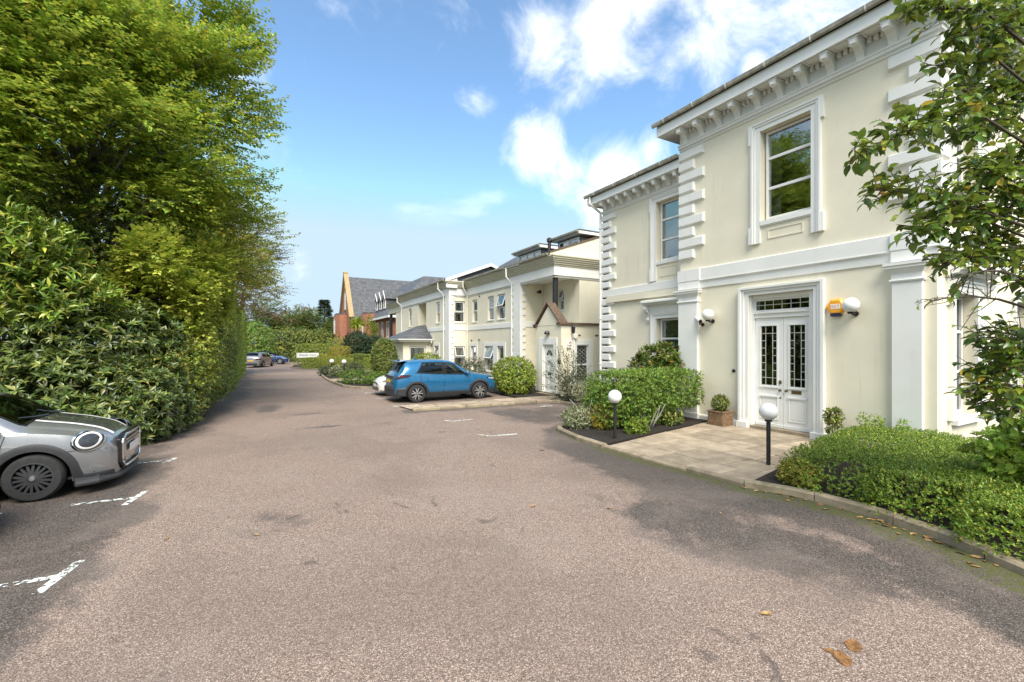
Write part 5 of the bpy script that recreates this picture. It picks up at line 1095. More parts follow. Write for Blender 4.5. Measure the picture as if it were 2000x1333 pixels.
def shoots(P, A, L, k, ang, size, rng, planar=False, up=.3, svar=.3, droop=0.0):
    n = len(P); A = unit(A); j = np.arange(k); t = (j + .6) / k
    ref = np.where(np.abs(A[:, 2:3]) < .9, np.array([[0, 0, 1.0]]), np.array([[1.0, 0, 0]])); U = unit(np.cross(A, ref)); Vv = np.cross(U, A)
    Ll = (L * rng.uniform(.7, 1.2, n))[:, None, None]; pos = P[:, None] + A[:, None] * Ll * t[None, :, None]
    if planar: phi = np.where(j % 2 == 0, 0, math.pi)[None] + rng.normal(0, .35, (n, k))
    else: phi = j[None] * 2.4 + rng.uniform(0, 6.28, (n, 1)) + rng.normal(0, .2, (n, k))
    rad = np.cos(phi)[..., None] * U[:, None] + np.sin(phi)[..., None] * Vv[:, None]; an = ang + rng.normal(0, .22, (n, k)); ca, sa = np.cos(an)[..., None], np.sin(an)[..., None]
    D = A[:, None] * ca + rad * sa + np.array([0, 0, -droop]); N = (A[:, None] * sa - rad * ca) if not planar else np.broadcast_to(Vv[:, None], D.shape).copy()
    N = N + np.array([0, 0, up]) + rng.normal(0, .22, N.shape); S = size * (1 + svar * rng.uniform(-1, 1, (n, k))); cl = np.repeat(rng.random(n), k)
    return pos.reshape(-1, 3), D.reshape(-1, 3), N.reshape(-1, 3), S.ravel(), cl
def put_leaves(parent, parts, mat, rng, W, tmpl, name='foliage'):
    P, D, N, S, C = [np.concatenate(x) for x in zip(*parts)]; me = leaf_mesh(name, P - np.array(ORG[parent.name]), D, N, S, LM[mat], rng, W, tmpl, C)
    o = bpy.data.objects.new(name, me); col.objects.link(o); o.parent = parent; ORG[o.name] = ORG[parent.name]; o['kind'] = 'stuff'; return o
def stems(parent, base, tops, r0, mat='bark', name='stem'):
    for q in tops:
        b = MB(); a = Vector(base) + Vector((random.uniform(-.08, .08), random.uniform(-.08, .08), 0)); q = Vector(q); m_ = a.lerp(q, .5) + Vector((random.uniform(-.1, .1), random.uniform(-.1, .1), .05)) * (q - a).length * .5
        b.tube([a, a.lerp(m_, .6), m_, m_.lerp(q, .6), q], [r0, r0 * .85, r0 * .65, r0 * .45, r0 * .25], 6); b.build(name, MT[mat], parent, smooth=True)
_seed = [100]
def shrub(name, label, cat, blobs, mat, n, k=5, L=.12, ang=.9, size=.07, W=.5, tmpl=T_SIMPLE, p=2.0, bump=.18, freq=2.5, lo=.72, up=.35, planar=False, yaw=0.0, zmin=.04, group=None, stem=6, sr=.02, axis_up=.35, base=None, droop=0.0, mat2=None):
    """blobs: list of (centre, radii)"""
    _seed[0] += 1; rng = np.random.default_rng(_seed[0]); c0 = blobs[0][0]; base = base or (c0[0], c0[1], .05)
    t = thing(name, label, cat, base, group); vols = [max(1e-6, r[0] * r[1] + r[1] * r[2] + r[0] * r[2]) for _, r in blobs]; tot = sum(vols); parts = []
    for (c, r), v in zip(blobs, vols):
        P, nr = volume(c, r, int(n * v / tot), rng, p, bump, freq, lo, yaw, zmin); parts.append(shoots(P, nr + np.array([0, 0, axis_up]) + rng.normal(0, .35, P.shape), L, k, ang, size, rng, planar, up, droop=droop))
    put_leaves(t, parts, mat, rng, W, tmpl)
    if stem:
        tops = [(c0[0] + random.uniform(-.6, .6) * blobs[0][1][0], c0[1] + random.uniform(-.6, .6) * blobs[0][1][1], c0[2] + random.uniform(-.1, .4) * blobs[0][1][2]) for _ in range(stem)]
        stems(t, (c0[0], c0[1], .02), tops, sr)
    return t
def tree(name, label, base, trunk_h, r0, crown_c, crown_r, nl, blob_r, n, mat, k=9, L=.45, ang=.95, size=.09, W=.55, tmpl=T_SIMPLE, barkm='bark', group=None, flat=.55, seed=1, extra=(), cat='tree', lo=.15, planar=True, up=.6, droop=.1, shell=(.45, 1.0)):
    rng = np.random.default_rng(seed); t = thing(name, label, cat, base, group); base = Vector(base); cc = np.array(crown_c); cr = np.array(crown_r)
    top = Vector((base.x + (cc[0] - base.x) * .6, base.y + (cc[1] - base.y) * .6, trunk_h)); tp = [base + (top - base) * s + Vector((math.sin(s * 5) * .12, math.cos(s * 4) * .12 - .12, 0)) * trunk_h * .12 for s in np.linspace(0, 1, 8)]
    b = MB(); b.tube(tp, [r0 * (1.25 if i == 0 else 1 - .8 * i / 7) for i in range(8)], 12); b.build('trunk', MT[barkm], t, smooth=True)
    d = unit(rng.normal(size=(nl, 3))); d[:, 2] = np.abs(d[:, 2]) * rng.choice([1, -1], nl, p=[.65, .35]); ends = cc + d * cr * rng.uniform(shell[0], shell[1], nl)[:, None]; ends = np.concatenate([ends, np.array(extra, float).reshape(-1, 3)]) if len(extra) else ends
    lb = MB(); parts = []; blobs = []
    for e in ends:
        s = min(max((e[2] - base.z) / max(trunk_h, .1) * .72 - .05, .18), .97); a = tp[0] + (tp[-1] - tp[0]) * s; i = min(int(s * 7), 6); a = tp[i].lerp(tp[i + 1], s * 7 - i); ev = Vector(e); m1 = a.lerp(ev, .45) + Vector((0, 0, .10)) * (ev - a).length
        rr = max(.012, r0 * .30 * (1 - s * .6)); lb.tube([a, a.lerp(m1, .5) + Vector((0, 0, .03)), m1, m1.lerp(ev, .55), ev], [rr, rr * .8, rr * .6, rr * .4, rr * .2], 6)
        out = unit(np.array([e[0] - tp[0].x, e[1] - tp[0].y, (e[2] - cc[2]) * .5])[None])[0]
        br = blob_r * rng.uniform(.65, 1.25); P, nr = volume(e, (br, br, br * flat), max(4, n // len(ends)), rng, 2.0, .25, 1.5, lo); A = nr * .55 + out * .75 + rng.normal(0, .3, P.shape); A[:, 2] = A[:, 2] * .6 + .12
        parts.append(shoots(P, A, L, k, ang, size, rng, planar, up, droop=droop))
        for _ in range(3):
            q = Vector(P[rng.integers(len(P))]); lb.tube([m1.lerp(ev, .5), ev.lerp(q, .4), q], [rr * .35, rr * .25, rr * .1], 4)
    put_leaves(t, parts, mat, rng, W, tmpl, 'crown'); o = lb.build('limbs', MT[barkm], t, smooth=True); o['kind'] = 'stuff'; return t
# ---- left boundary
tree('beech_tree', 'tall beech with pale grey limbs and bright green leaf sprays', (-4.6, 17.0, 0), 12.5, .26, (-4.3, 16.9, 9.2), (3.6, 3.4, 4.9), 74, 1.35, 17500, 'beech', 9, .5, .95, .125, .6, T_SIMPLE, 'bark_grey', seed=5,
     extra=[(-.85, 16, 11.6), (-.6, 16.3, 9.6), (-1.2, 15.5, 10.6), (-1.4, 16, 8.6), (-.9, 17.5, 7.6), (-1.3, 15.4, 7.0), (-2.6, 14.4, 7.8), (-1.6, 15.4, 12.6)])
tree('beech_tree', 'second grey-limbed beech over the dark laurel behind the silver car', (-7.2, 15.0, 0), 12, .22, (-6.2, 14.6, 8.4), (2.6, 2.4, 5.0), 40, 1.2, 8000, 'beech', 9, .5, .95, .125, .6, T_SIMPLE, 'bark_grey', seed=6, extra=[(-4.6, 13.4, 7.2), (-5.2, 13.6, 6.0), (-4.2, 13.8, 8.8)])
tree('hornbeam_tree', 'mid green leafy tree spilling over the hedge below the beech', (-3.2, 19.5, 0), 7.5, .16, (-2.6, 19.2, 5.9), (1.9, 2.6, 2.2), 32, 1.0, 5200, 'lime', 9, .4, .95, .115, .66, seed=7, barkm='bark', extra=[(-.4, 20, 7.2), (-.5, 19, 6.3), (-.8, 18, 5.4), (-.45, 21, 5.2)])
tree('autumn_tree', 'golden yellow and orange autumn tree above the clipped hedge', (-2.6, 26, 0), 6.5, .14, (-1.7, 26, 5.7), (1.3, 3.4, 1.9), 22, .9, 2600, 'gold', 9, .42, .95, .115, .5, seed=8, extra=[(-.3, 26, 6.6), (-.25, 25, 5.4), (-.3, 27.5, 4.9)])
tree('copper_beech', 'dark copper-leaved beech rising behind the golden tree', (-2.8, 37, 0), 11.5, .3, (-2.2, 37, 8.2), (2.6, 2.8, 4.6), 34, 1.25, 2600, 'copper', 9, .6, .95, .14, .6, seed=9, extra=[(.5, 37, 8.5), (.7, 38, 6.4), (.2, 36, 10.6), (.9, 37, 4.6)])
tree('bare_tree', 'thin leafless twiggy tree standing against the cloud', (-2.6, 47, 0), 9, .10, (-.2, 47, 7.8), (1.6, 1.2, 2.4), 26, .8, 110, 'copper', 3, .3, .9, .08, .5, seed=10, barkm='twig')
shrub('rhododendron', 'dark rhododendron with whorled leaves directly behind the silver car', 'shrub', [((-3.7, 12.5, .95), (1.35, .8, 1.25)), ((-3.2, 12.4, .6), (1.0, .7, .8))], 'rhodo', 1350, 9, .05, 1.15, .155, .34, bump=.2, freq=2.0, lo=.6, axis_up=.7, droop=.1, stem=5)
shrub('rhododendron', 'low rhododendron with paler whorls at the edge of the drive', 'shrub', [((-2.45, 12.7, .75), (.75, .8, .95)), ((-2.15, 13.6, .8), (.6, .8, 1.1))], 'rhodo', 1150, 9, .05, 1.15, .135, .34, bump=.22, freq=2.2, lo=.6, axis_up=.7, stem=5)
shrub('rhododendron', 'taller rhododendron mass above the low ones, below the laurel', 'shrub', [((-3.6, 13.6, 2.2), (1.3, .8, 1.0)), ((-2.6, 14.2, 2.2), (.8, .7, .9))], 'rhodo', 1300, 9, .05, 1.15, .15, .34, bump=.22, freq=1.8, lo=.6, axis_up=.6, stem=5, sr=.03)
shrub('cherry_laurel', 'bright cherry laurel with long glossy upright leaves', 'shrub', [((-4.7, 13.7, 3.2), (.95, .8, 1.0)), ((-3.75, 13.3, 3.0), (.75, .55, .55)), ((-4.2, 13.2, 4.0), (.7, .6, .65)), ((-5.0, 13.4, 4.4), (.8, .7, .7))], 'laurel', 750, 11, .34, .75, .17, .32, T_FINE, bump=.25, freq=1.6, lo=.5, axis_up=.8, stem=6, sr=.035)
shrub('hazel', 'round-leaved yellowish hazel bush in the middle of the hedge', 'shrub', [((-2.9, 15.3, 3.6), (1.0, 1.0, 1.1)), ((-2.2, 16.3, 3.7), (.85, 1.1, 1.2)), ((-2.0, 15.6, 2.4), (.6, .9, .8)), ((-1.75, 14.9, 3.5), (.6, .7, .7)), ((-1.5, 16.2, 4.5), (.6, .8, .8)), ((-2.5, 14.4, 4.4), (.7, .6, .6)), ((-1.4, 17.4, 3.6), (.5, .9, .9))], 'lime', 4000, 7, .32, 1.0, .10, .85, T_FINE, bump=.3, freq=1.5, lo=.5, axis_up=.25, planar=True, up=.5, stem=7, sr=.03)
shrub('holly', 'deep green holly mass filling the shade behind the hazel', 'shrub', [((-4.2, 15.6, 4.0), (1.7, 1.0, 1.7)), ((-3.4, 17.4, 4.6), (1.4, 1.2, 1.6)), ((-5.6, 14.8, 4.6), (1.2, 1.0, 1.6))], 'dark', 4200, 6, .16, .95, .09, .55, bump=.2, freq=1.5, lo=.55, stem=5, sr=.04)
shrub('evergreen_screen', 'dark evergreen screen far back behind the laurel', 'hedge', [((-9.0, 18.5, 2.6), (5.0, 1.2, 3.2))], 'dark', 6500, 6, .25, .95, .16, .55, p=4, bump=.12, freq=1, lo=.7, stem=0)
shrub('mixed_hedge', 'shaggy dark mixed hedge along the drive under the hazel', 'hedge', [((-2.05, 15.2, 1.2), (.62, 1.9, 1.4)), ((-1.85, 17.4, 1.7), (.72, 1.7, 1.85)), ((-1.75, 19.4, 2.2), (.72, 1.8, 2.3))], 'dark', 8500, 6, .16, .95, .075, .5, bump=.22, freq=1.8, lo=.62, stem=8, sr=.03)
shrub('mixed_hedge', 'yellow-green climbing growth hanging over the shaggy dark hedge', 'climber', [((-1.55, 16.0, 1.9), (.3, 1.3, .9)), ((-1.5, 17.4, 1.5), (.28, 1.0, .8)), ((-1.45, 18.6, 3.0), (.35, 1.4, 1.1)), ((-1.75, 14.7, 1.5), (.3, .7, .7))], 'lime', 1500, 6, .22, 1.0, .085, .7, bump=.4, freq=2.0, lo=.4, stem=4, sr=.012)
shrub('clipped_hedge', 'tall clipped green laurel hedge running down the drive', 'hedge', [((-2.0, 31.0, 2.25), (.85, 11.0, 2.3))], 'clip', 17000, 5, .10, .9, .085, .5, p=7, bump=.05, freq=1.2, lo=.72, stem=0, zmin=.02)
shrub('clipped_hedge', 'upper untrimmed band of hedge between the dark hedge and golden tree', 'hedge', [((-1.7, 22.0, 3.6), (.65, 2.2, 1.5))], 'lime', 2600, 6, .2, .95, .085, .6, bump=.3, freq=1.6, lo=.55, stem=3)
for i, (x, y) in enumerate(((-7.6, 9.0), (-7.8, 6.2), (-7.7, 3.4), (-6.6, 11.6))):
    shrub('rhododendron', 'rhododendron bush behind the parking bays', 'shrub', [((x, y, 1.2), (1.2, 1.5, 1.4))], 'rhodo', 900, 9, .05, 1.15, .15, .32, bump=.2, freq=1.6, lo=.6, axis_up=.6, stem=4, group='rhododendrons behind the parking bays')
# ---- far end of the drive
shrub('shrub', 'olive green bush behind the grey parked car', 'shrub', [((-.9, 55.5, 2.2), (1.9, 1.6, 2.4))], 'privet', 1500, 5, .25, .95, .17, .6, bump=.25, freq=1.0, lo=.6, stem=3)
for i, (x, y, h, r, m_, lab) in enumerate([(-.6, 66, 8.4, 3.4, 'far', 'olive tree at the end of the drive beside the copper beech'), (3.2, 69, 7.6, 3.4, 'far', 'rounded tree at the end of the drive behind the blue car'), (6.6, 71, 7.8, 3.3, 'far', 'yellowish tree left of the brick house gable'),
                                          (5.0, 76, 8.2, 3.0, 'dark', 'dark tree top peeping over the rounded trees'), (9.2, 73, 5.0, 2.0, 'lime', 'small pale tree against the brick bay')]):
    tree('broadleaf_tree', lab, (x, y, 0), h * .8, .2, (x, y, h * .46), (r * 1.1, r, h * .46), 30, 1.4, 2600, m_, 7, .5, .95, .2, .6, seed=30 + i, flat=.75)
t = thing('conifer', 'dark conifer between the far trees and the brick house', 'tree', (9.0, 80, 0)); rng = np.random.default_rng(77); b = MB(); b.tube([(9, 80, 0), (9, 80, 9.2)], [.25, .05], 8); b.build('trunk', MT['bark'], t)
nc = 3400; hh = rng.random(nc) ** 1.3; an = rng.uniform(0, 6.28, nc); rr = ((1 - hh) ** .8 * 2.7 + .15) * rng.uniform(.4, 1.0, nc) * (.85 + .25 * np.sin(hh * 40)); P = np.stack([9 + rr * np.cos(an), 80 + rr * np.sin(an), .6 + hh * 9.0 - rr * .2], -1); A = np.stack([np.cos(an), np.sin(an), np.full(nc, .15)], -1); put_leaves(t, [shoots(P, A, .5, 6, .6, .3, rng, True, .5)], 'conifer', rng, .3, T_SIMPLE, 'crown')
shrub('hedge', 'dark low hedge closing the end of the drive', 'hedge', [((2.5, 62.5, 1.9), (6.8, 1.3, 2.3))], 'dark', 3800, 5, .25, .95, .17, .55, p=4, bump=.12, freq=.8, lo=.7, stem=0)
yawF = math.atan2(-6.1, 6.8)
shrub('clipped_hedge', 'tall green wedge hedge rising behind the name sign', 'hedge', [((5.6, 49.5, 1.0), (3.2, .6, 1.25)), ((7.2, 48.2, 1.7), (1.5, .6, 1.1))], 'clip', 4500, 5, .07, .9, .07, .5, p=8, bump=.02, freq=1, lo=.85, stem=0, yaw=yawF * .7)
shrub('clipped_hedge', 'low yellow clipped hedge under the name sign', 'hedge', [((4.55, 44.3, .62), (1.45, .45, .62))], 'yellow', 3000, 5, .06, .9, .055, .55, p=10, bump=.02, lo=.86, stem=0, yaw=yawF)
shrub('clipped_hedge', 'stepped taller block of yellow clipped hedge', 'hedge', [((6.1, 43.0, 1.0), (.85, .5, 1.0))], 'yellow', 3000, 5, .06, .9, .055, .55, p=10, bump=.02, lo=.86, stem=0, yaw=yawF)
shrub('clipped_hedge', 'low green clipped hedge edging the island kerb', 'hedge', [((6.2, 40.9, .48), (4.3, .5, .52))], 'clip', 6000, 5, .06, .9, .055, .5, p=10, bump=.02, lo=.86, stem=0, yaw=yawF)
shrub('clipped_hedge', 'green clipped hedge platform behind the low edging hedge', 'hedge', [((8.2, 42.2, .62), (1.9, .8, .62))], 'clip', 3400, 5, .06, .9, .055, .5, p=10, bump=.02, lo=.86, stem=0, yaw=yawF)
shrub('shrub', 'large dark rounded evergreen in front of the brick house', 'shrub', [((8.3, 45.5, 1.9), (1.5, 1.3, 1.6)), ((9.7, 45.0, 1.7), (1.3, 1.2, 1.4))], 'conifer', 3000, 6, .25, .9, .14, .5, bump=.2, freq=1.3, lo=.6, stem=3)
t = thing('cordyline', 'spiky pale cordyline rising above the dark evergreen', 'plant', (8.6, 48.5, 0)); b = MB(); b.tube([(8.6, 48.5, 0), (8.6, 48.5, 4.3)], [.1, .08], 8); b.build('trunk', MT['bark'], t); d = unit(np.random.default_rng(3).normal(size=(120, 3)) + np.array([0, 0, .4])); put_leaves(t, [(np.repeat([[8.6, 48.5, 4.3]], 120, 0), d, np.tile([0, 0, 1.0], (120, 1)) + .01, np.full(120, 1.05), np.random.default_rng(4).random(120))], 'lime', np.random.default_rng(5), .07, T_SIMPLE, 'leaf_rosette')
for i, x in enumerate((10.3, 10.95)):
    shrub('columnar_conifer', 'slim upright green conifer against the brick wall', 'tree', [((x, 50.5, 2.7 - .3 * i), (.32, .32, 2.7 - .3 * i))], 'clip', 600, 5, .2, .4, .12, .4, bump=.08, lo=.6, axis_up=1.5, stem=1, group='slim conifers by the brick wall')
shrub('topiary', 'clipped cylinder topiary with wider flat cap in the flower bed', 'topiary', [((6.3, 34.9, .65), (.26, .26, .72)), ((6.3, 34.9, 1.32), (.34, .34, .16))], 'dark', 1800, 4, .05, .9, .05, .5, p=5, bump=.03, lo=.8, stem=1)
shrub('holly', 'tall egg-shaped dark variegated holly beside the white car', 'shrub', [((6.7, 28.4, 1.3), (.78, .78, 1.25))], 'dark', 2600, 5, .09, .95, .075, .6, bump=.07, freq=2, lo=.75, stem=2)
for i, (x, y, rx, rz, m_, lab) in enumerate([(4.35, 25.2, .75, .42, 'privet', 'loose green perennials at the kerb corner of the flower bed'), (5.3, 24.0, .7, .36, 'privet', 'yellowish perennials in the middle of the flower bed'), (6.5, 23.4, .7, .4, 'lime', 'pale green perennials behind the white car bonnet'), (4.3, 31.2, .6, .4, 'varieg', 'variegated low shrub around the globe post lights'), (5.5, 32.6, .7, .45, 'grey', 'grey-green low shrub behind the globe post lights'),
                                            (6.9, 31.5, .5, .35, 'box', 'small round green bush near the topiary cylinder'), (7.4, 25.0, .6, .45, 'lime', 'bright low shrub by the foot of the holly'), (3.9, 33.4, .5, .35, 'grey', 'trailing grey plant at the far kerb of the flower bed')]):
    shrub('perennial', lab, 'plant', [((x, y, .12 + rz * .6), (rx, rx * .8, rz))], m_, 520, 5, .12, .8, .085, .45, bump=.3, freq=3, lo=.4, stem=0)
# ---- in front of the flats
shrub('shrub', 'rounded glossy green bush between the blue car and the porch door', 'shrub', [((9.55, 17.0, .82), (.95, 1.0, .80)), ((9.5, 16.5, .6), (.8, .7, .55))], 'clip', 2800, 5, .08, .95, .075, .55, bump=.12, freq=2.2, lo=.7, stem=5)
shrub('shrub', 'low green bush under the far porch window', 'shrub', [((9.2, 27.6, .8), (1.0, 1.1, .72))], 'clip', 1500, 5, .1, .95, .08, .5, bump=.12, freq=2, lo=.7, stem=3)
t = shrub('rose_bush', 'loose rose bush with pale pink flowers behind the blue car', 'shrub', [((9.6, 21.6, .75), (.75, 1.3, .68))], 'grey', 900, 5, .14, .95, .07, .6, bump=.3, freq=2.5, lo=.4, stem=7, sr=.012)
rng = np.random.default_rng(91); P, nr = volume((9.55, 21.2, .8), (.8, 1.3, .7), 34, rng, lo=.95); put_leaves(t, [shoots(P, nr, .02, 7, 1.0, .06, rng, False, .2)], 'flower', rng, .8, T_SIMPLE, 'flowers')
shrub('fuchsia', 'open grey-green fuchsia bush beside the white porch door', 'shrub', [((10.0, 13.6, .95), (.62, .62, .85)), ((10.2, 13.2, .5), (.55, .6, .5))], 'grey', 620, 8, .3, .8, .075, .38, bump=.4, freq=2.5, lo=.3, stem=14, sr=.010, axis_up=.6)
shrub('euonymus', 'spreading white variegated euonymus behind the clipped hedge', 'shrub', [((9.95, 11.7, .45), (.55, .95, .45)), ((10.1, 10.6, .5), (.55, .7, .42))], 'varieg', 2000, 6, .09, .9, .055, .5, bump=.18, freq=3, lo=.6, stem=4, sr=.012)
shrub('euonymus', 'small white variegated bush at the kerb tip', 'shrub', [((6.98, 9.0, .30), (.40, .36, .27))], 'varieg', 900, 6, .07, .9, .042, .5, bump=.15, freq=4, lo=.55, stem=3, sr=.01)
shrub('shrub', 'small yellow-bronze wiry bush behind the globe light', 'shrub', [((7.35, 8.55, .33), (.26, .28, .32))], 'gold', 320, 6, .12, .6, .045, .3, bump=.25, freq=4, lo=.35, stem=5, sr=.008)
t = shrub('clipped_hedge', 'waist-high clipped privet hedge with bare stems, by the entrance paving', 'hedge', [((8.95, 8.6, .98), (1.75, .66, .46)), ((8.1, 8.65, .62), (.95, .55, .5))], 'privet', 7600, 6, .09, .9, .052, .5, p=6, bump=.06, freq=2.2, lo=.66, stem=0, zmin=.2, base=(8.6, 8.4, .06))
rng2 = random.Random(5)
for (x, y) in ((8.35, 8.15), (8.45, 8.05), (7.6, 8.5), (9.3, 8.3), (9.9, 8.45), (8.9, 8.9), (7.2, 8.8)):
    stems(t, (x, y, .05), [(x + rng2.uniform(-.5, .5), y + rng2.uniform(-.3, .3), rng2.uniform(.6, .95)) for _ in range(5)], .024, 'bark_grey', 'stem')
P, nr = volume((8.7, 8.5, .5), (1.5, .5, .4), 420, np.random.default_rng(6), lo=.2); put_leaves(t, [shoots(P, nr, .1, 5, .9, .05, np.random.default_rng(7))], 'privet', np.random.default_rng(8), .5, T_SIMPLE, 'lower_leaves')
shrub('perennial', 'bright green low plant at the edge of the flagstones', 'plant', [((7.75, 7.75, .2), (.34, .2, .18))], 'box', 300, 5, .06, .9, .05, .55, bump=.25, freq=4, lo=.4, stem=0)
shrub('perennial', 'small dark green leafy plant at the foot of the clipped hedge', 'plant', [((9.3, 8.1, .22), (.3, .2, .2))], 'dark', 200, 5, .06, .9, .07, .55, bump=.25, freq=4, lo=.4, stem=0)
shrub('photinia', 'photinia with green and reddish leaves under the ground-floor window', 'shrub', [((10.62, 9.75, 1.65), (.42, .75, .55)), ((10.55, 9.3, 1.4), (.35, .4, .45)), ((10.6, 10.3, 1.35), (.4, .4, .4))], 'photinia', 620, 8, .12, .9, .115, .34, T_FINE, bump=.25, freq=2.5, lo=.4, stem=7, sr=.016, axis_up=.5)
shrub('box_ball', 'clipped ball of box growing in the slatted planter', 'shrub', [((10.47, 7.52, .62), (.20, .20, .20))], 'dark', 700, 5, .04, .9, .032, .6, bump=.1, freq=6, lo=.55, stem=4, sr=.008, base=(10.47, 7.52, .40), zmin=.42)
shrub('shrub', 'little round bush rising from the box hedge beside the door', 'shrub', [((10.42, 4.86, .66), (.2, .18, .2)), ((10.42, 4.86, .5), (.12, .12, .2))], 'dark', 260, 5, .05, .9, .045, .6, bump=.25, freq=5, lo=.4, stem=3, sr=.01)
# ---- low box hedge and the planting on the right
shrub('box_hedge', 'broad low clipped box hedge filling the bed under the villa wall', 'hedge', [((8.75, 3.25, .27), (2.1, .98, .31)), ((8.3, 2.2, .26), (1.75, .95, .31)), ((7.25, 1.15, .25), (.95, .85, .30))], 'box', 34000, 6, .05, .8, .03, .5, T_TINY, p=5, bump=.035, freq=3, lo=.72, axis_up=.5, stem=0, yaw=.16, zmin=.08)
shrub('euonymus', 'small yellow variegated plant at the paving corner of the box hedge', 'plant', [((6.95, 3.72, .24), (.2, .3, .2))], 'yellow', 380, 6, .05, .9, .04, .55, bump=.2, freq=5, lo=.5, stem=0)
for x, y, s in ((10.5, 4.35, .16), (10.5, 4.1, .13), (10.45, 3.7, .1)): shrub('perennial', 'sprig standing up from the box hedge by the wall', 'plant', [((x, y, .62), (s * .6, s * .6, s))], 'maple', 50, 5, .06, .8, .04, .5, bump=.3, lo=.2, stem=2, sr=.006, group='sprigs in the box hedge')
shrub('maple_shrub', 'pale green lobed-leaf shrub growing over the box hedge', 'shrub', [((8.0, 1.75, .72), (.42, .42, .42)), ((8.1, 1.5, .95), (.42, .42, .42)), ((7.75, 1.6, .5), (.35, .35, .28))], 'maple', 620, 5, .12, .95, .075, .95, T_LOBED, bump=.25, freq=2.5, lo=.5, stem=8, sr=.010, axis_up=.3)
# ---- overhanging tree, right
def at_px(x, y, w):
    a = (x - 1000) / 870 * w; c, s = math.cos(PSI), math.sin(PSI); return Vector((a * c + w * s, -a * s + w * c, 2.15 + (674 - y) / 870 * w))
def pear_tree():
    rng = np.random.default_rng(21); rr = random.Random(22)
    t = thing('overhanging_tree', 'dark-twigged tree with glossy oval leaves overhanging from the bed', 'tree', (7.6, .35, .05))
    b = MB(); tk = [(7.6, .35, 0), (7.55, .4, 1.2), (7.5, .45, 2.4), (7.4, .5, 3.6), (7.3, .5, 5.0)]; b.tube(tk, [.12, .10, .09, .07, .04], 10); b.build('trunk', MT['bark'], t, smooth=True)
    br = MB(); LP = []; LD = []; LNn = []; LS = []
    mains = [  # (trunk height, via pixel+depth, tip pixel+depth, leaf density)
        (2.9, (1900, 215, 4.1), (1668, 302, 3.7), 1.0), (3.6, (1920, 20, 4.1), (1762, 28, 3.9), 1.0), (2.6, (1880, 400, 4.2), (1698, 372, 3.9), .95), (2.4, (1920, 430, 4.3), (1782, 455, 4.0), 1.0), (3.2, (1950, 120, 4.3), (1830, 130, 4.1), 1.0),
        (2.2, (1945, 500, 4.4), (1838, 520, 4.1), 1.0), (2.0, (1960, 530, 4.0), (1856, 548, 3.8), .12), (1.9, (1950, 585, 4.2), (1815, 588, 4.0), .05), (2.5, (1985, 330, 4.4), (1880, 330, 4.2), 1.0), (3.0, (1990, 230, 4.5), (1900, 250, 4.3), 1.0), (2.6, (2010, 400, 4.5), (1935, 420, 4.3), 1.0),
        (3.4, (2010, 60, 4.6), (1940, 60, 4.3), 1.0), (2.3, (2020, 480, 4.6), (1950, 500, 4.2), 1.0), (1.6, (2000, 660, 4.6), (1900, 650, 4.6), .55), (1.4, (2010, 730, 4.6), (1895, 720, 4.7), .75), (1.2, (2010, 780, 4.7), (1905, 790, 4.8), .8), (1.5, (2030, 690, 4.4), (1955, 680, 4.5), .8), (2.8, (2060, 300, 4.5), (1990, 290, 4.2), 1.0), (2.1, (2080, 560, 4.4), (1985, 550, 4.1), .8)]
    rx = random.Random(44)
    for k in range(10):
        y = 20 + 480 * (k + rx.random()) / 10; x = rx.uniform(1850, 1930); w = rx.uniform(4.0, 4.8); mains.append((2.2 + (500 - y) / 500 * 1.6, (x + 110, y + rx.uniform(-30, 10), w + .15), (x, y, w), 1.0))
    for k in range(7):
        y = 650 + 160 * (k + rx.random()) / 7; x = rx.uniform(1900, 1950); w = rx.uniform(4.5, 5.0); mains.append((1.0 + (830 - y) / 180 * .6, (x + 100, y, w), (x, y, w), .85))
    for (zh, via, tip, dens) in mains:
        i = min(int(zh / 1.25), 3); a = Vector(tk[i]).lerp(Vector(tk[i + 1]), (zh / 1.25) - i if zh / 1.25 - i < 1 else 1); v, e = at_px(*via), at_px(*tip)
        pts = [a, a.lerp(v, .5) + Vector((0, 0, .08)), v, v.lerp(e, .35) + Vector((0, 0, .03)), v.lerp(e, .7) + Vector((rr.uniform(-.03, .03), rr.uniform(-.03, .03), .03)), e]
        br.tube(pts, [.02, .016, .011, .008, .006, .003], 6)
        seglen = (e - v).length; nt = max(8, int(seglen / (.022 if dens > .3 else .06)))
        for k in range(nt):
            s = (k + rr.random()) / nt; p = v.lerp(e, s) + Vector((0, 0, .03 * math.sin(s * 3))); ax = (e - v).normalized()
            d = Vector((rr.gauss(0, 1), rr.gauss(0, 1), rr.gauss(.05, .8))); d = (d - ax * d.dot(ax)).normalized() * .9 + ax * rr.uniform(.3, 1.0); d.normalize(); L = rr.uniform(.12, .42) * (1.1 - .65 * s)
            q = p + d * L; mid = p.lerp(q, .5) + Vector((0, 0, rr.uniform(-.02, .03))); br.tube([p, mid, q], [.0045, .0035, .002], 4, False)
            m_ = max(3, int(L / .038))
            for j in range(m_):
                if rr.random() > dens * .95: continue
                s2 = (j + .5) / m_; pp = p.lerp(q, s2); dd = d * .45 + Vector((rr.gauss(0, .7), rr.gauss(0, .7), rr.gauss(-.25, .35))); dd.normalize(); LP.append(pp); LD.append(dd); LNn.append(Vector((rr.gauss(0, .4), rr.gauss(0, .4), 1))); LS.append(rr.uniform(.075, .12))
            if dens < .3:
                for j in range(2):
                    s2 = rr.random(); pp = p.lerp(q, s2); br.tube([pp, pp + Vector((rr.gauss(0, .02), rr.gauss(0, .02), rr.uniform(.01, .04)))], [.003, .0015], 4, False)
    o = br.build('branches', MT['twig'], t, smooth=True); o['kind'] = 'stuff'
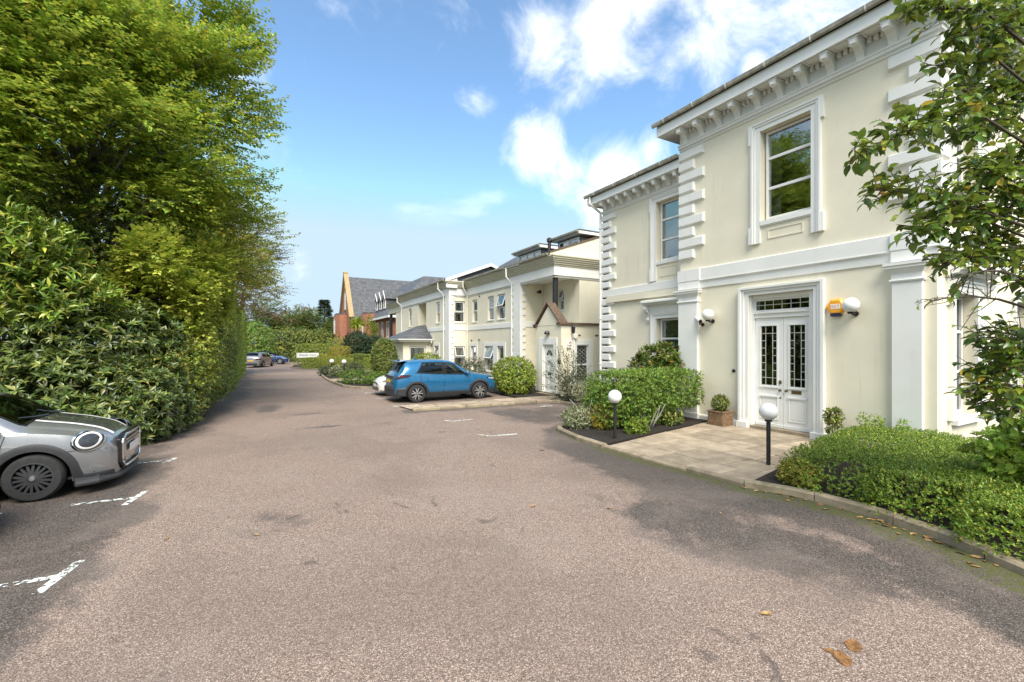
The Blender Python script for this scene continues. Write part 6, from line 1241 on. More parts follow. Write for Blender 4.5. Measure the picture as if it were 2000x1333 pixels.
    P = np.array(LP); D = unit(np.array(LD)); N = np.array(LNn); S = np.array(LS); n = len(P); order = np.argsort(np.linalg.norm(P - np.array([0, 0, 2.15]), axis=1) / S)
    big, rest = order[:300], order[300:]
    put_leaves(t, [(P[rest], D[rest], N[rest], S[rest], rng.random(len(rest)))], 'pear', rng, .58, T_FINE, 'foliage')
    lm = leaf_mesh('leaf', np.zeros((1, 3)), np.array([[0, 1.0, 0]]), np.array([[0, 0, 1.0]]), np.ones(1), LM['pear_o'], rng, .58, T_FINE, np.ones(1) * .5)
    for i in big:
        d = Vector(D[i]); x = d.cross(Vector(N[i])).normalized(); z = x.cross(d); M = Matrix(((x.x, d.x, z.x), (x.y, d.y, z.y), (x.z, d.z, z.z))); add_part('leaf', lm, t, P[i], M.to_euler(), (S[i],) * 3)
    return n
N_PEAR = pear_tree()
# ------------------------------------------------------------------ cars
def paint(name, c, metal=.35, rough=.28, flake=True):
    t = NT(name); cc = t.mix(t.ramp(t.noise(220, 2), .3, .7), tuple(x * .92 for x in c), tuple(min(1, x * 1.06) for x in c)) if flake else c
    dust = t.ramp(t.noise(3, 6, .65), .4, .8, rough, rough + .12); p = t.principled(cc, dust, metal, None, 1.0); return t.mat
MT['tyre'] = simple('tyre_rubber', (.022, .022, .023), .8, 0, .2, 20, (60, .2)); MT['clad'] = simple('grey_black_cladding', (.026, .027, .03), .6, 0, .12, 25)
MT['alloy'] = simple('machined_alloy', (.62, .62, .63), .3, .8, .05); MT['alloy_dark'] = simple('dark_grey_alloy', (.07, .072, .078), .4, .5, .1); MT['chrome'] = simple('satin_chrome', (.7, .7, .7), .15, 1.0, .03)
MT['lamp_red'] = simple('red_lamp', (.07, .006, .008), .12, 0, .1, 30); MT['lamp_clear'] = simple('clear_lamp', (.55, .57, .6), .08, .4, .25, 40); MT['lamp_dark'] = simple('dark_lamp', (.05, .055, .065), .08, .2, .2, 60); MT['yellow_plate'] = simple('yellow_plate', (.70, .48, .03), .4, 0, .03); MT['white_plate'] = simple('white_plate', (.72, .72, .70), .4, 0, .03)
MT['trim'] = simple('gloss_black_trim', (.012, .012, .013), .2, 0, .1); MT['seat'] = simple('seat_cloth', (.05, .05, .052), .85, 0, .2, 20)
def pch(xs, ys):
    xs = np.array(xs, float); ys = np.array(ys, float); o = np.argsort(xs); xs, ys = xs[o], ys[o]; h = np.diff(xs); d = np.diff(ys) / h; m = np.zeros(len(xs)); m[0], m[-1] = d[0], d[-1]
    for i in range(1, len(xs) - 1):
        if d[i - 1] * d[i] > 0: w1, w2 = 2 * h[i] + h[i - 1], h[i] + 2 * h[i - 1]; m[i] = (w1 + w2) / (w1 / d[i - 1] + w2 / d[i])
    def f(x):
        x = np.clip(x, xs[0], xs[-1]); i = np.clip(np.searchsorted(xs, x) - 1, 0, len(xs) - 2); t = (x - xs[i]) / h[i]; return float((2 * t ** 3 - 3 * t ** 2 + 1) * ys[i] + (t ** 3 - 2 * t ** 2 + t) * h[i] * m[i] + (-2 * t ** 3 + 3 * t ** 2) * ys[i + 1] + (t ** 3 - t ** 2) * h[i] * m[i + 1])
    return f
class Car:
    """lofted body: x forward, y to the left, z up; side, shoulder-to-roof and top surfaces driven by profile curves"""
    def __init__(s, S):
        s.S = S; st = S['st']; X = [r[0] for r in st]; s.zt = pch(X, [r[1] for r in st]); s.zb = pch(X, [r[2] for r in st]); s.wl = pch(X, [r[3] for r in st]); s.wr = pch(X, [r[4] for r in st]); s.cr = pch(X, [r[5] for r in st]); s.xr, s.xf = min(X), max(X)
    def zlow(s, x, extra=0.0):
        S = s.S; z = S['sill'] + (S.get('chin', .04) * max(0, (abs(x) - S['ov']) / .35) if abs(x) > S['ov'] else 0)
        for xw in S['ax']:
            d = abs(x - xw); ra = S['ra'] + extra
            if d < ra: z = max(z, S['R'] + math.sqrt(ra * ra - d * d) * .98)
        return z
    def side(s, x, z, off=0.0):
        zl = s.S['sill']; q = (z - zl) / max(.05, s.zb(x) - zl); w = s.wl(x); k = 1 - .075 * max(0, (.55 - q) / .55) ** 2 - .05 * max(0, (q - .62) / .38) ** 2
        cres = s.S.get('crease', .0) * math.exp(-((q - .62) / .09) ** 2); return w * k + cres + off
    def up(s, x, t, off=0.0):
        """t 0..1 shoulder to roof edge, 1..2 roof edge to centre line"""
        zb, zt = s.zb(x), s.zt(x); cr = s.cr(x); zr = max(zt - cr, zb + .004); y0 = s.side(x, zb); y1 = min(s.wr(x), y0 - .002)
        if t <= 1: b = .035 * math.sin(math.pi * t) * min(1, (zr - zb) / .3); return y0 + (y1 - y0) * t + b + off, zb + (zr - zb) * t
        a = (t - 1) * math.pi / 2; y = y1 * math.cos(a) if t < 2 else 0.0; return y, zr + (zt - zr) * math.sin(a) + off
    def build(s, name, label, cat, loc, rotz, paintm, opts, group=None):
        S = s.S; root = thing(name, label, cat, loc, group, rotz); xs = set(np.linspace(s.xr, s.xf, 90).tolist())
        for xw in S['ax']:
            xs |= {xw + k * S['ra'] * .999 for k in (-1, 1)} | {xw + k * S['ra'] * 1.002 for k in (-1, 1)} | {xw + S['ra'] * math.sin(a) for a in np.linspace(-1.5, 1.5, 21)}
        for e in (.004, .012, .03, .06): xs |= {s.xf - e, s.xr + e}
        xs = sorted(xs); nl, nu, nt = 9, 6, 6; win = S['win']; scr = S['screen']; rearw = S['rearw']
        def ringpts(x):
            zl, zb = s.zlow(x), s.zb(x); zl = min(zl, zb - .02); p = [(s.side(x, zl + (zb - zl) * k / nl), zl + (zb - zl) * k / nl) for k in range(nl + 1)]; p += [s.up(x, k / nu) for k in range(1, nu + 1)]; p += [s.up(x, 1 + k / nt) for k in range(1, nt + 1)]; return p
        for_ = [ringpts(x) for x in xs]; n = len(for_[0]); b = MB(); V = []
        for x, p in zip(xs, for_): V += [(x, y, z) for y, z in p] + [(x, -y, z) for y, z in p]
        F = []; inwin = lambda x, k: any(a(.5) - 0 < x < c(.5) and 0 for a, c in ())
        def hole(x, k):
            t = (k + .5 - nl) / nu
            if 0.12 < t < .90:
                for (lo, hi, t0, t1) in win:
                    if t0 + .04 < t < t1 - .04 and lo(t) + .05 < x < hi(t) - .05: return True
            if t > 1.0:
                if scr[0] + .06 < x < scr[1] - .05 or rearw[0] + .05 < x < rearw[1] - .05: return True
            return False
        for i in range(len(xs) - 1):
            xm = (xs[i] + xs[i + 1]) / 2
            for k in range(n - 1):
                if hole(xm, k): continue
                a, c = i * 2 * n + k, (i + 1) * 2 * n + k; F.append((a, c, c + 1, a + 1)); F.append((a + n, a + n + 1, c + n + 1, c + n))
        # end caps as bulged grids
        m = 10
        for (i, sg) in ((0, -1), (len(xs) - 1, 1)):
            base = len(V); p = for_[i]; idx = []
            for k in range(n):
                row = [i * 2 * n + k]
                for j in range(1, m):
                    u = 1 - 2 * j / m; y, z = p[k]; bul = S.get('bulge', (.05, .05))[0 if sg > 0 else 1]; hz_ = (z - p[0][1]) / (p[-1][1] - p[0][1]); V.append((xs[i] + sg * bul * (1 - u * u) ** .8 * math.sin(math.pi * min(1, max(0, .15 + .7 * hz_))), y * u, z)); row.append(len(V) - 1)
                row.append(i * 2 * n + n + k); idx.append(row)
            for k in range(n - 1):
                for j in range(m): F.append((idx[k][j], idx[k][j + 1], idx[k + 1][j + 1], idx[k + 1][j]))
        b.add(V, F); me = b.mesh('body', paintm, True); bm = bmesh.new(); bm.from_mesh(me); bmesh.ops.remove_doubles(bm, verts=bm.verts, dist=.0004); bmesh.ops.recalc_face_normals(bm, faces=bm.faces); bm.to_mesh(me); bm.free(); me.set_sharp_from_angle(angle=R_(38)); body = link_mesh('body', me, root)
        # glass, each with a dark border
        def patch(nm, fn, nu_, nv_, mats, parent, border=True, both=True):
            for sgn in ((1, -1) if both else (1,)):
                q = MB(); G = [[fn(i / nu_, j / nv_) for j in range(nv_ + 1)] for i in range(nu_ + 1)]; q.v = [(p[0], p[1] * sgn, p[2]) for r in G for p in r]
                for i in range(nu_):
                    for j in range(nv_): q.f.append((i * (nv_ + 1) + j, (i + 1) * (nv_ + 1) + j, (i + 1) * (nv_ + 1) + j + 1, i * (nv_ + 1) + j + 1)); q.m.append(1 if border and (i in (0, nu_ - 1) or j in (0, nv_ - 1)) else 0)
                me = q.mesh(nm, mats, True); link_mesh(nm, me, parent)
        e1 = lambda u, d=.06: 0 if u == 0 else 1 if u == 1 else u
        for wi, (lo, hi, t0, t1) in enumerate(win):
            def f(u, v):
                uu = {0: 0, 1: 1}.get(u, .06 + .88 * (u - 1 / 12) / (10 / 12)) if 0 < u < 1 else u; vv = v if v in (0, 1) else .08 + .84 * (v - 1 / 8) / (6 / 8); t = t0 + (t1 - t0) * vv; x = lo(t) + (hi(t) - lo(t)) * uu; y, z = s.up(x, t, .006); return (x, y, z)
            patch('side_window', f, 12, 8, [MT['carglass'], MT['trim']], body)
        def top_patch(x0, x1):
            def f(u, v):
                uu = u if u in (0, 1) else .07 + .86 * (u - 1 / 12) / (10 / 12); vv = v if v in (0, 1) else .05 + .9 * (v - 1 / 16) / (14 / 16); x = x0 + (x1 - x0) * uu; w = 2 * vv - 1; t = 1.06 + .94 * (1 - abs(w)); y, z = s.up(x, t, .006); return (x, y * (1 if w < 0 else -1), z)
            return f
        patch('windscreen', top_patch(*scr), 12, 16, [MT['carglass'], MT['trim']], body, True, False); patch('rear_window', top_patch(*rearw), 12, 16, [MT['carglass'], MT['trim']], body, True, False)
        # lower cladding and arch lips
        if S.get('clad'):
            ca = S['clad']
            def f(u, v):
                x = s.xr + .02 + (s.xf - s.xr - .04) * u; z0 = s.zlow(x) - .002; z1 = max(S['sill'] + ca[0], s.zlow(x, ca[1]) if any(abs(x - xw) < S['ra'] + ca[1] for xw in S['ax']) else 0); z1 = max(z1, z0 + .03); z = z0 + (z1 - z0) * v; return (x, s.side(x, z, .012 if 0 < v < 1 else .012 - .008 * (v == 1)), z)
            patch('cladding', f, 150, 4, [MT['clad']], root, False)
        # floor, liners
        b = MB(); w = max(s.wl(0) - .12, .5); b.box(s.xr + .15, s.xf - .15, -w, w, S['sill'] + .02, S['sill'] + .05); b.build('floor_pan', MT['plastic_black'], root)
        for xw in S['ax']:
            for sg in (1, -1):
                b = MB(); arc = [(xw + (S['ra'] - .004) * math.cos(a), S['R'] + (S['ra'] - .004) * math.sin(a) * .98) for a in np.linspace(0, math.pi, 15)]; yo, yi = sg * (s.side(xw, S['R'] + S['ra']) - .03), sg * (s.wl(xw) - .34)
                for (p, q) in zip(arc[:-1], arc[1:]): b.poly((p[0], yo, p[1]), (q[0], yo, q[1]), (q[0], yi, q[1]), (p[0], yi, p[1]))
                b.add([(x, yi, z) for x, z in arc] + [(xw + S['ra'], yi, S['sill']), (xw - S['ra'], yi, S['sill'])], [tuple(range(len(arc) + 2))])
                b.build('wheel_arch_liner', MT['dark'], root)
        # seats and dash
        zs = S['sill'] + .12
        for (x, y) in ((S['seat'], .36), (S['seat'], -.36)):
            b = MB(); b.box(x - .25, x + .25, y - .24, y + .24, zs, zs + .3); b.extrude([(x - .28, y - .24, zs + .25), (x - .14, y - .24, zs + .25), (x - .36, y - .24, zs + .92), (x - .46, y - .24, zs + .90)], (0, .48, 0)); b.box(x - .48, x - .38, y - .12, y + .12, zs + .93, zs + 1.1); b.build('seat', MT['seat'], root, bevel=.03)
        b = MB(); x = S['seat'] - .9; b.box(x - .2, x + .2, -.6, .6, zs, zs + .3); b.extrude([(x - .25, -.6, zs + .2), (x - .12, -.6, zs + .2), (x - .34, -.6, zs + .85), (x - .42, -.6, zs + .83)], (0, 1.2, 0)); b.build('seat', MT['seat'], root, bevel=.03)
        b = MB(); x = S['seat'] + .78; b.box(x, x + .35, -.66, .66, zs + .3, S['dash']); b.build('dashboard', MT['plastic_black'], root, bevel=.03)
        # wheels
        wy = s.wl(S['ax'][0]) * S.get('track', .965)
        for xw in S['ax']:
            for sg in (1, -1): s.wheel(root, xw, sg * wy, sg, opts)
        for sg in (1, -1):   # mirrors
            x = S['mirror']; y0 = s.side(x, s.zb(x)); z = s.zb(x) + .07; b = MB(); b.lathe([(.001, -.1), (.06, -.09), (.085, -.03), (.085, .05), (.05, .1), (.001, .11)], (0, 0, 0), 14, 'y'); b.v = [(x + p[0] * .75 - .02 * p[1], sg * (y0 + .1) + p[1] * 1.0, z + p[2] * .8) for p in b.v]; b.box(x - .02, x + .03, sg * (y0 - .02), sg * (y0 + .06), z - .06, z - .02); b.build('mirror', opts.get('mirror', paintm), root, smooth=True)
        return root, body, patch
    def wheel(s, root, xw, y, sg, opts):
        S = s.S; R = S['R']; rr = S['rim']; W = S.get('tw', .2); prof = [(rr - .01, -W / 2), (rr + .02, -W / 2), (R - .03, -W / 2 + .004), (R - .008, -W / 2 + .03), (R, -W / 2 + .06), (R, W / 2 - .06), (R - .008, W / 2 - .03), (R - .03, W / 2 - .004), (rr + .02, W / 2), (rr - .01, W / 2)]
        b = MB(); b.lathe([(.05, 0), (rr - .005, 0), (rr - .005, .02), (.05, .02)], (0, 0, 0), 36, 'y'); b.v = [(xw + p[0], y - sg * .05 + p[1], R + p[2]) for p in b.v]; wheel = b.build('wheel', MT['dark'], root)
        b = MB(); b.lathe(prof, (xw, y - sg * W * .15, R), 40, 'y', False); b.build('tyre', MT['tyre'], wheel, smooth=True, auto=True)
        b = MB(); out = y + sg * W * .30
        b.lathe([(rr, 0), (rr, .012), (rr - .018, .014), (rr - .022, -.05)], (0, 0, 0), 40, 'y', False); b.v = [(xw + p[0], out + sg * p[1], R + p[2]) for p in b.v]
        mts = [MT['alloy_dark'], MT['alloy']]; ns = opts.get('spokes', 5); style = opts.get('wheel', 'v')
        def spoke(a0, a1, w0, w1, r0, r1, d0, d1, mi):
            b.cur = mi; q = []
            for (r, a, w, d) in ((r0, a0, w0, d0), (r1, a1, w1, d1)):
                ca, sa = math.cos(a), math.sin(a)
                for k in (-1, 1):
                    for dd in (d, d - .035): q.append((xw + r * ca - k * w * sa, out + sg * dd, R + r * sa + k * w * ca))
            b.add(q, [(0, 4, 6, 2), (1, 3, 7, 5), (0, 1, 5, 4), (2, 6, 7, 3), (0, 2, 3, 1), (4, 5, 7, 6)]); b.cur = 0
        for k in range(ns):
            a = 2 * math.pi * k / ns + .3
            for d in (-1, 1):
                sp = math.pi / ns * (.5 if style == 'v' else .42); spoke(a + d * .10, a + d * sp, .016, .013 if style == 'v' else .02, .05, rr - .012, .008, -.006, 0 if style == 'v' else 1)
        b.lathe([(.001, .014), (.03, .012), (.06, .002), (.065, -.03)], (0, 0, 0), 20, 'y', False); q = len(b.v) - 80; b.v[q:] = [(xw + p[0], out + sg * p[1], R + p[2]) for p in b.v[q:]]
        b.build('rim', mts, wheel)
        b = MB(); b.lathe([(.001, .02), (.025, .018), (.03, .01)], (0, 0, 0), 16, 'y'); b.v = [(xw + p[0], out + sg * p[1], R + p[2]) for p in b.v]; b.build('centre_cap', MT['alloy'], wheel)
    def strip(s, nm, pts, mat, root, w=.008, sides=(1, -1)):
        for sg in sides:
            b = MB(); L = [(x, z) for x, z in pts]; vs = []
            for i, (x, z) in enumerate(L):
                dx, dz = L[min(i + 1, len(L) - 1)][0] - L[max(i - 1, 0)][0], L[min(i + 1, len(L) - 1)][1] - L[max(i - 1, 0)][1]; l = math.hypot(dx, dz) or 1; nx, nz = -dz / l * w / 2, dx / l * w / 2
                for k in (-1, 1): xx, zz = x + nx * k, z + nz * k; vs.append((xx, sg * s.side(xx, min(zz, s.zb(xx)), .005), zz))
            b.add(vs, [(2 * i, 2 * i + 1, 2 * i + 3, 2 * i + 2) for i in range(len(L) - 1)]); b.build(nm, mat, root)
ln = lambda a, b_: (lambda t: a + (b_ - a) * t)
SUV = Car(dict(st=[(-2.06, .98, .80, .72, .50, .06), (-2.02, 1.04, .90, .78, .58, .05), (-1.95, 1.12, 1.00, .82, .60, .05), (-1.82, 1.32, 1.06, .845, .60, .06), (-1.66, 1.52, 1.10, .86, .585, .06), (-1.5, 1.555, 1.10, .87, .59, .06), (-1.0, 1.585, 1.07, .875, .60, .065), (-.4, 1.595, 1.03, .875, .61, .07), (.1, 1.56, 1.01, .875, .615, .07), (.35, 1.47, 1.00, .875, .63, .07), (.7, 1.24, .99, .88, .68, .06), (.98, 1.07, .98, .88, .74, .05), (1.3, 1.035, .96, .88, .72, .05), (1.65, .985, .92, .87, .66, .05), (1.9, .92, .85, .82, .58, .05), (2.02, .84, .76, .74, .50, .05), (2.09, .74, .66, .64, .40, .05)],
    sill=.24, ov=1.75, chin=.06, ax=(-1.28, 1.28), ra=.385, R=.335, rim=.235, tw=.21, win=[(ln(-1.30, -1.0), ln(-.24, -.16), .02, .93), (ln(-.17, -.07), ln(.92, .26), .02, .93)], screen=(.34, .98), rearw=(-1.93, -1.62), clad=(.14, .085), seat=-.05, dash=1.0, mirror=.72, bulge=(.05, .05), crease=.008))
HATCH = Car(dict(st=[(-2.06, .92, .76, .70, .48, .06), (-2.0, 1.02, .86, .76, .56, .05), (-1.88, 1.14, .94, .80, .56, .05), (-1.6, 1.36, .97, .83, .55, .06), (-1.35, 1.42, .97, .85, .56, .06), (-.9, 1.45, .95, .86, .57, .06), (-.3, 1.46, .93, .87, .58, .065), (.2, 1.42, .92, .87, .59, .065), (.5, 1.30, .91, .87, .62, .06), (.9, 1.08, .90, .87, .68, .05), (1.15, .97, .89, .865, .70, .05), (1.5, .91, .84, .85, .64, .05), (1.8, .83, .76, .80, .56, .05), (1.98, .74, .66, .72, .46, .05), (2.06, .64, .56, .62, .36, .05)],
    sill=.2, ov=1.7, chin=.05, ax=(-1.28, 1.30), ra=.355, R=.315, rim=.22, tw=.2, win=[(ln(-1.3, -1.12), ln(-.3, -.22), .1, .88), (ln(-.2, -.12), ln(.95, .34), .1, .88)], screen=(.42, 1.1), rearw=(-1.9, -1.52), clad=(.05, .02), seat=-.1, dash=.93, mirror=.8, bulge=(.06, .05), crease=.006))
MINI = Car(dict(st=[(-1.90, .92, .72, .68, .46, .05), (-1.86, 1.02, .84, .74, .54, .05), (-1.75, 1.18, .90, .80, .58, .05), (-1.6, 1.34, .93, .83, .585, .05), (-1.3, 1.395, .94, .845, .59, .06), (-.7, 1.414, .93, .85, .60, .06), (.1, 1.42, .92, .855, .61, .06), (.42, 1.40, .915, .86, .62, .06), (.62, 1.33, .915, .86, .63, .06), (.9, 1.16, .91, .862, .67, .06), (1.12, 1.035, .905, .863, .70, .055), (1.25, 1.005, .89, .863, .68, .055), (1.5, .955, .85, .853, .65, .06), (1.68, .905, .81, .825, .61, .06), (1.80, .865, .77, .785, .56, .06), (1.91, .80, .705, .725, .50, .06), (1.99, .73, .64, .655, .44, .05), (2.036, .66, .58, .59, .38, .05)],
    sill=.20, ov=1.70, chin=.02, ax=(-1.247, 1.248), ra=.365, R=.308, rim=.212, tw=.2, win=[(ln(-1.25, -1.2), ln(-.34, -.30), .1, .9), (ln(-.28, -.24), ln(1.0, .58), .1, .9)], screen=(.58, 1.14), rearw=(-1.78, -1.6), clad=(.08, .095), seat=.05, dash=.93, mirror=.86, bulge=(.06, .04), track=.955))
def plate(root, x, z, w, mat, sg=1, tilt=0, name='number_plate', h=.11):
    b = MB(); b.box(x, x + sg * .012, -w / 2, w / 2, z - h / 2, z + h / 2); b.build(name, mat, root)
# --- silver hatchback with white bonnet stripes and a painted-in dark bonnet reflection, nose towards the drive
m_silver = paint('silver_paint', (.27, .278, .29), .55, .26)
MLOC = (-4.04, 9.40, 0)
mini, mbody, mpatch = MINI.build('parked_car', 'silver small hatchback with black wheels and white bonnet stripes', 'car', MLOC, 0.0 + 1e-6, m_silver, dict(spokes=9, wheel='v', mirror=MT['trim'])); mini.scale = (1.04, 1.04, 1.04)
def mtop(x, y, off):   # point on the bonnet at (x, y)
    lo, hi = 1.0, 2.0
    for _ in range(24):
        t = (lo + hi) / 2; yy = MINI.up(x, t)[0]
        if yy > abs(y): lo = t
        else: hi = t
    return (x, y, MINI.up(x, (lo + hi) / 2)[1] + off)
def bonnet(nm, y0, y1, x0, x1, off, mat, n=16, m=6):
    q = MB(); G = [[mtop(x0 + (x1 - x0) * i / n, (y0(x0 + (x1 - x0) * i / n) + (y1(x0 + (x1 - x0) * i / n) - y0(x0 + (x1 - x0) * i / n)) * j / m), off) for j in range(m + 1)] for i in range(n + 1)]; q.v = [p for r in G for p in r]
    for i in range(n):
        for j in range(m): q.f.append((i * (m + 1) + j, (i + 1) * (m + 1) + j, (i + 1) * (m + 1) + j + 1, i * (m + 1) + j + 1)); q.m.append(0)
    return link_mesh(nm, q.mesh(nm, mat, True), mbody)
MT['reflection_grey'] = paint('dark_reflection_paint', (.10, .105, .11), .5, .25)
yo = lambda x: .50 - .10 * max(0, (x - .8)) / 1.0
bonnet('bonnet_reflection', lambda x: -yo(x), yo, 1.16, 1.95, .003, MT['reflection_grey'], 20, 14)  # dark reflection on the bonnet, painted in as a grey sheet
for s in (1, -1): bonnet('bonnet_stripe', (lambda x, s=s: s * (yo(x) - .0)), (lambda x, s=s: s * (yo(x) - .075)), 1.14, 1.95, .006, MT['white_plate'], 20, 2)
def mini_y(x, z):   # half-width of the body at (x, z)
    if z <= MINI.zb(x): return MINI.side(x, z)
    lo, hi = 0.0, 2.0
    for _ in range(22):
        t = (lo + hi) / 2
        if MINI.up(x, t)[1] < z: lo = t
        else: hi = t
    return MINI.up(x, lo)[0]
for sg in (1, -1):   # oval headlamps laid into the curve of the wings
    x0, z0 = 1.77, .735; e = .03; T1 = Vector((e, mini_y(x0 + e, z0) - mini_y(x0 - e, z0), 0)); T1.x = 2 * e; T1.normalize(); T2 = Vector((0, mini_y(x0, z0 + e) - mini_y(x0, z0 - e), 2 * e)).normalized(); nn = T2.cross(T1).normalized()
    if nn.y < 0: nn = -nn
    P0 = Vector((x0, mini_y(x0, z0), z0))
    def lring(r, off, n=36):
        res = []
        for k in range(n):
            th = 2 * math.pi * k / n; q = P0 + T1 * (r * 1.12 * math.cos(th)) + T2 * (r * .96 * math.sin(th)); q.z = min(q.z, MINI.zt(q.x) - .02); yy = mini_y(q.x, q.z); qq = Vector((q.x, max(yy, q.y - .05), q.z)) + nn * off; res.append((qq.x, sg * qq.y, qq.z))
        return res
    def lamp(nm, rings, mat, par, fill=False):
        b = MB(); n = 36; vs = [p for r in rings for p in lring(*r)]; b.add(vs, [(i * n + k, i * n + (k + 1) % n, (i + 1) * n + (k + 1) % n, (i + 1) * n + k) for i in range(len(rings) - 1) for k in range(n)] + ([tuple(range((len(rings) - 1) * n, len(rings) * n))] if fill else [])); return b.build(nm, mat, par, smooth=True)
    hl = lamp('headlight', [(.165, .0), (.155, .016), (.142, .018)], MT['chrome'], mini); lamp('bezel', [(.143, .017), (.12, .012)], MT['trim'], hl); lamp('light_ring', [(.122, .012), (.112, .022), (.096, .022)], MT['white_plate'], hl); lamp('lens', [(.097, .021), (.05, .03), (.02, .034)], MT['lamp_dark'], hl, True)
def front(y, z): return 2.036 + .06 * max(0, 1 - (y / .62) ** 2) ** .8
def fgrid(nm, pts, mat, off, par, th=.02):
    """closed outline on the nose, extruded outwards along x"""
    b = MB(); b.extrude([(front(y, z) + off, y, z) for y, z in pts], (th, 0, 0)); return b.build(nm, mat, par, bevel=.006)
gr_ = [(-.50, .66), (-.40, .735), (.40, .735), (.50, .66), (.50, .36), (.42, .27), (-.42, .27), (-.50, .36)]
gr = fgrid('grille', [(y * 1.10, .50 + (z - .50) * 1.12) for y, z in gr_], MT['trim'], -.03, mini, .05)
b = MB()
for k in range(8):
    (y0, z0), (y1, z1) = gr_[k], gr_[(k + 1) % 8]; n = 6
    b.tube([(front(y0 + (y1 - y0) * j / n, 0) + .022, y0 + (y1 - y0) * j / n, z0 + (z1 - z0) * j / n) for j in range(n + 1)], .018, 8)
b.build('grille_surround', MT['chrome'], gr, smooth=True)
fgrid('grille_bar', [(-.45, .40), (-.45, .60), (.45, .60), (.45, .40)], m_silver, .005, gr, .02); fgrid('grille_slat', [(-.40, .645), (-.40, .665), (.40, .665), (.40, .645)], MT['chrome'], .022, gr, .012); fgrid('number_plate', [(-.26, .455), (-.26, .565), (.26, .565), (.26, .455)], MT['white_plate'], .027, mini, .01)
b = MB(); b.sweep([(1.66, -.86), (1.87, -.76), (2.03, -.54), (2.10, 0), (2.03, .54), (1.87, .76), (1.66, .86)], [(0, .14), (.035, .14), (.04, .17), (.02, .21), (-.06, .24), (-.06, .14)], -1); b.build('front_lip', MT['clad'], mini)
for sg in (1, -1):
    b = MB(); b.extrude([(1.80, sg * .752, .56), (1.985, sg * .625, .55), (1.985, sg * .612, .32), (1.83, sg * .70, .28)], (.012, sg * .012, 0)); b.build('bumper_vent', m_silver, mini); b = MB(); b.extrude([(1.79, sg * .76, .56), (1.81, sg * .745, .555), (1.835, sg * .71, .30), (1.81, sg * .73, .29)], (.016, sg * .018, 0)); b.build('vent_slot', MT['trim'], mini)
MINI.strip('panel_gap', [(.98, .88), (.95, .75), (.9, .5)], MT['trim'], mini, .008); MINI.strip('panel_gap', [(1.56, .62), (1.75, .62), (1.95, .60)], MT['trim'], mini, .007)
b = MB(); b.tube([mtop(1.15, -.05, .03), mtop(1.10, -.35, .03), mtop(1.03, -.60, .035)], .012, 6); b.tube([mtop(1.15, .45, .03), mtop(1.10, .15, .03), mtop(1.03, -.05, .05)], .012, 6); b.build('wiper', MT['trim'], mini)
# --- blue crossover, nose to the flats
m_blue = paint('blue_paint', (.012, .135, .30), .3, .24)
SLOC = (6.28, 17.02, 0)
suv, sbody, spatch = SUV.build('parked_car', 'blue compact crossover with black wheel arches and two-tone alloy wheels', 'car', SLOC, 1e-6, m_blue, dict(spokes=5, wheel='y'))
for x0 in ([(-.24, .36), (-.20, .7), (-.21, 1.03)], [(.82, .36), (.86, .6), (.84, .97)], [(-1.02, .68), (-1.12, .85), (-1.13, 1.06)]): SUV.strip('panel_gap', x0, MT['trim'], suv, .016)
for x0 in (-1.0, .0): SUV.strip('door_handle', [(x0, .905), (x0 + .2, .905)], m_blue, suv, .03)
SUV.strip('side_badge', [(-.15, .37), (.45, .37)], MT['alloy'], suv, .03) if False else SUV.strip('sill_trim', [(-.55, .33), (-.1, .33)], MT['alloy'], suv, .03)
def lamp_side(u, v): x = -2.05 + .56 * u; zc = .96 + .05 * u; h = .085 * (1 - u) ** .6 + .005; z = zc + h * (2 * v - 1); z = min(z, SUV.zb(x) - .002); return (x, SUV.side(x, z, .008), z)
spatch('tail_light', lamp_side, 10, 4, [MT['lamp_red'], MT['trim']], suv, True)
b = MB(); b.extrude([(-2.105, -.70, .90), (-2.105, .70, .90), (-2.10, .66, 1.0), (-2.10, -.66, 1.0)], (.06, 0, 0)); b.build('tail_light_bar', MT['lamp_dark'], suv); plate(suv, -2.115, .80, .50, MT['yellow_plate'], -1)
b = MB(); b.sweep([(-1.72, .86), (-1.98, .80), (-2.13, .55), (-2.16, 0), (-2.13, -.55), (-1.98, -.80), (-1.72, -.86)], [(0, .26), (.01, .30), (.02, .52), (-.02, .60), (-.1, .62), (-.1, .26)], -1); b.build('rear_bumper', MT['clad'], suv)
b = MB(); b.extrude([(-1.88, -.56, 1.50), (-1.55, -.58, 1.555), (-1.55, .58, 1.555), (-1.88, .56, 1.50)], (0, 0, .03)); b.build('spoiler', m_blue, suv, bevel=.012)
b = MB(); b.extrude([(-1.15, -.015, 1.57), (-.98, -.015, 1.585), (-1.13, -.015, 1.66)], (0, .03, 0)); b.build('antenna', m_blue, suv, bevel=.006)
def lamp_front(u, v): x = 1.62 + .42 * u; z = .80 + .07 * (2 * v - 1) * (.5 + .5 * u) + .02 * (1 - u); z = min(z, SUV.zb(x) - .01); return (x, SUV.side(x, z, .006), z)
spatch('headlight', lamp_front, 8, 4, [MT['lamp_clear'], MT['trim']], suv, True)
b = MB(); b.sweep([(1.78, -.86), (2.0, -.74), (2.13, -.45), (2.16, 0), (2.13, .45), (2.0, .74), (1.78, .86)], [(0, .26), (.0, .5), (-.05, .55), (-.12, .26)], -1); b.build('front_bumper', MT['clad'], suv)
def pillar(u, v): t = .02 + .91 * v; x = (-.25 + .08 * t) + (.09 + .02 * t) * u; y, z = SUV.up(x, t, .007); return (x, y, z)
spatch('door_pillar', pillar, 2, 6, [MT['trim']], suv, False)
def wtrim(u, v): x = -1.34 + 2.24 * u; t = -.0 + .05 * v; y, z = SUV.up(x, t, .008); return (x, y, z)
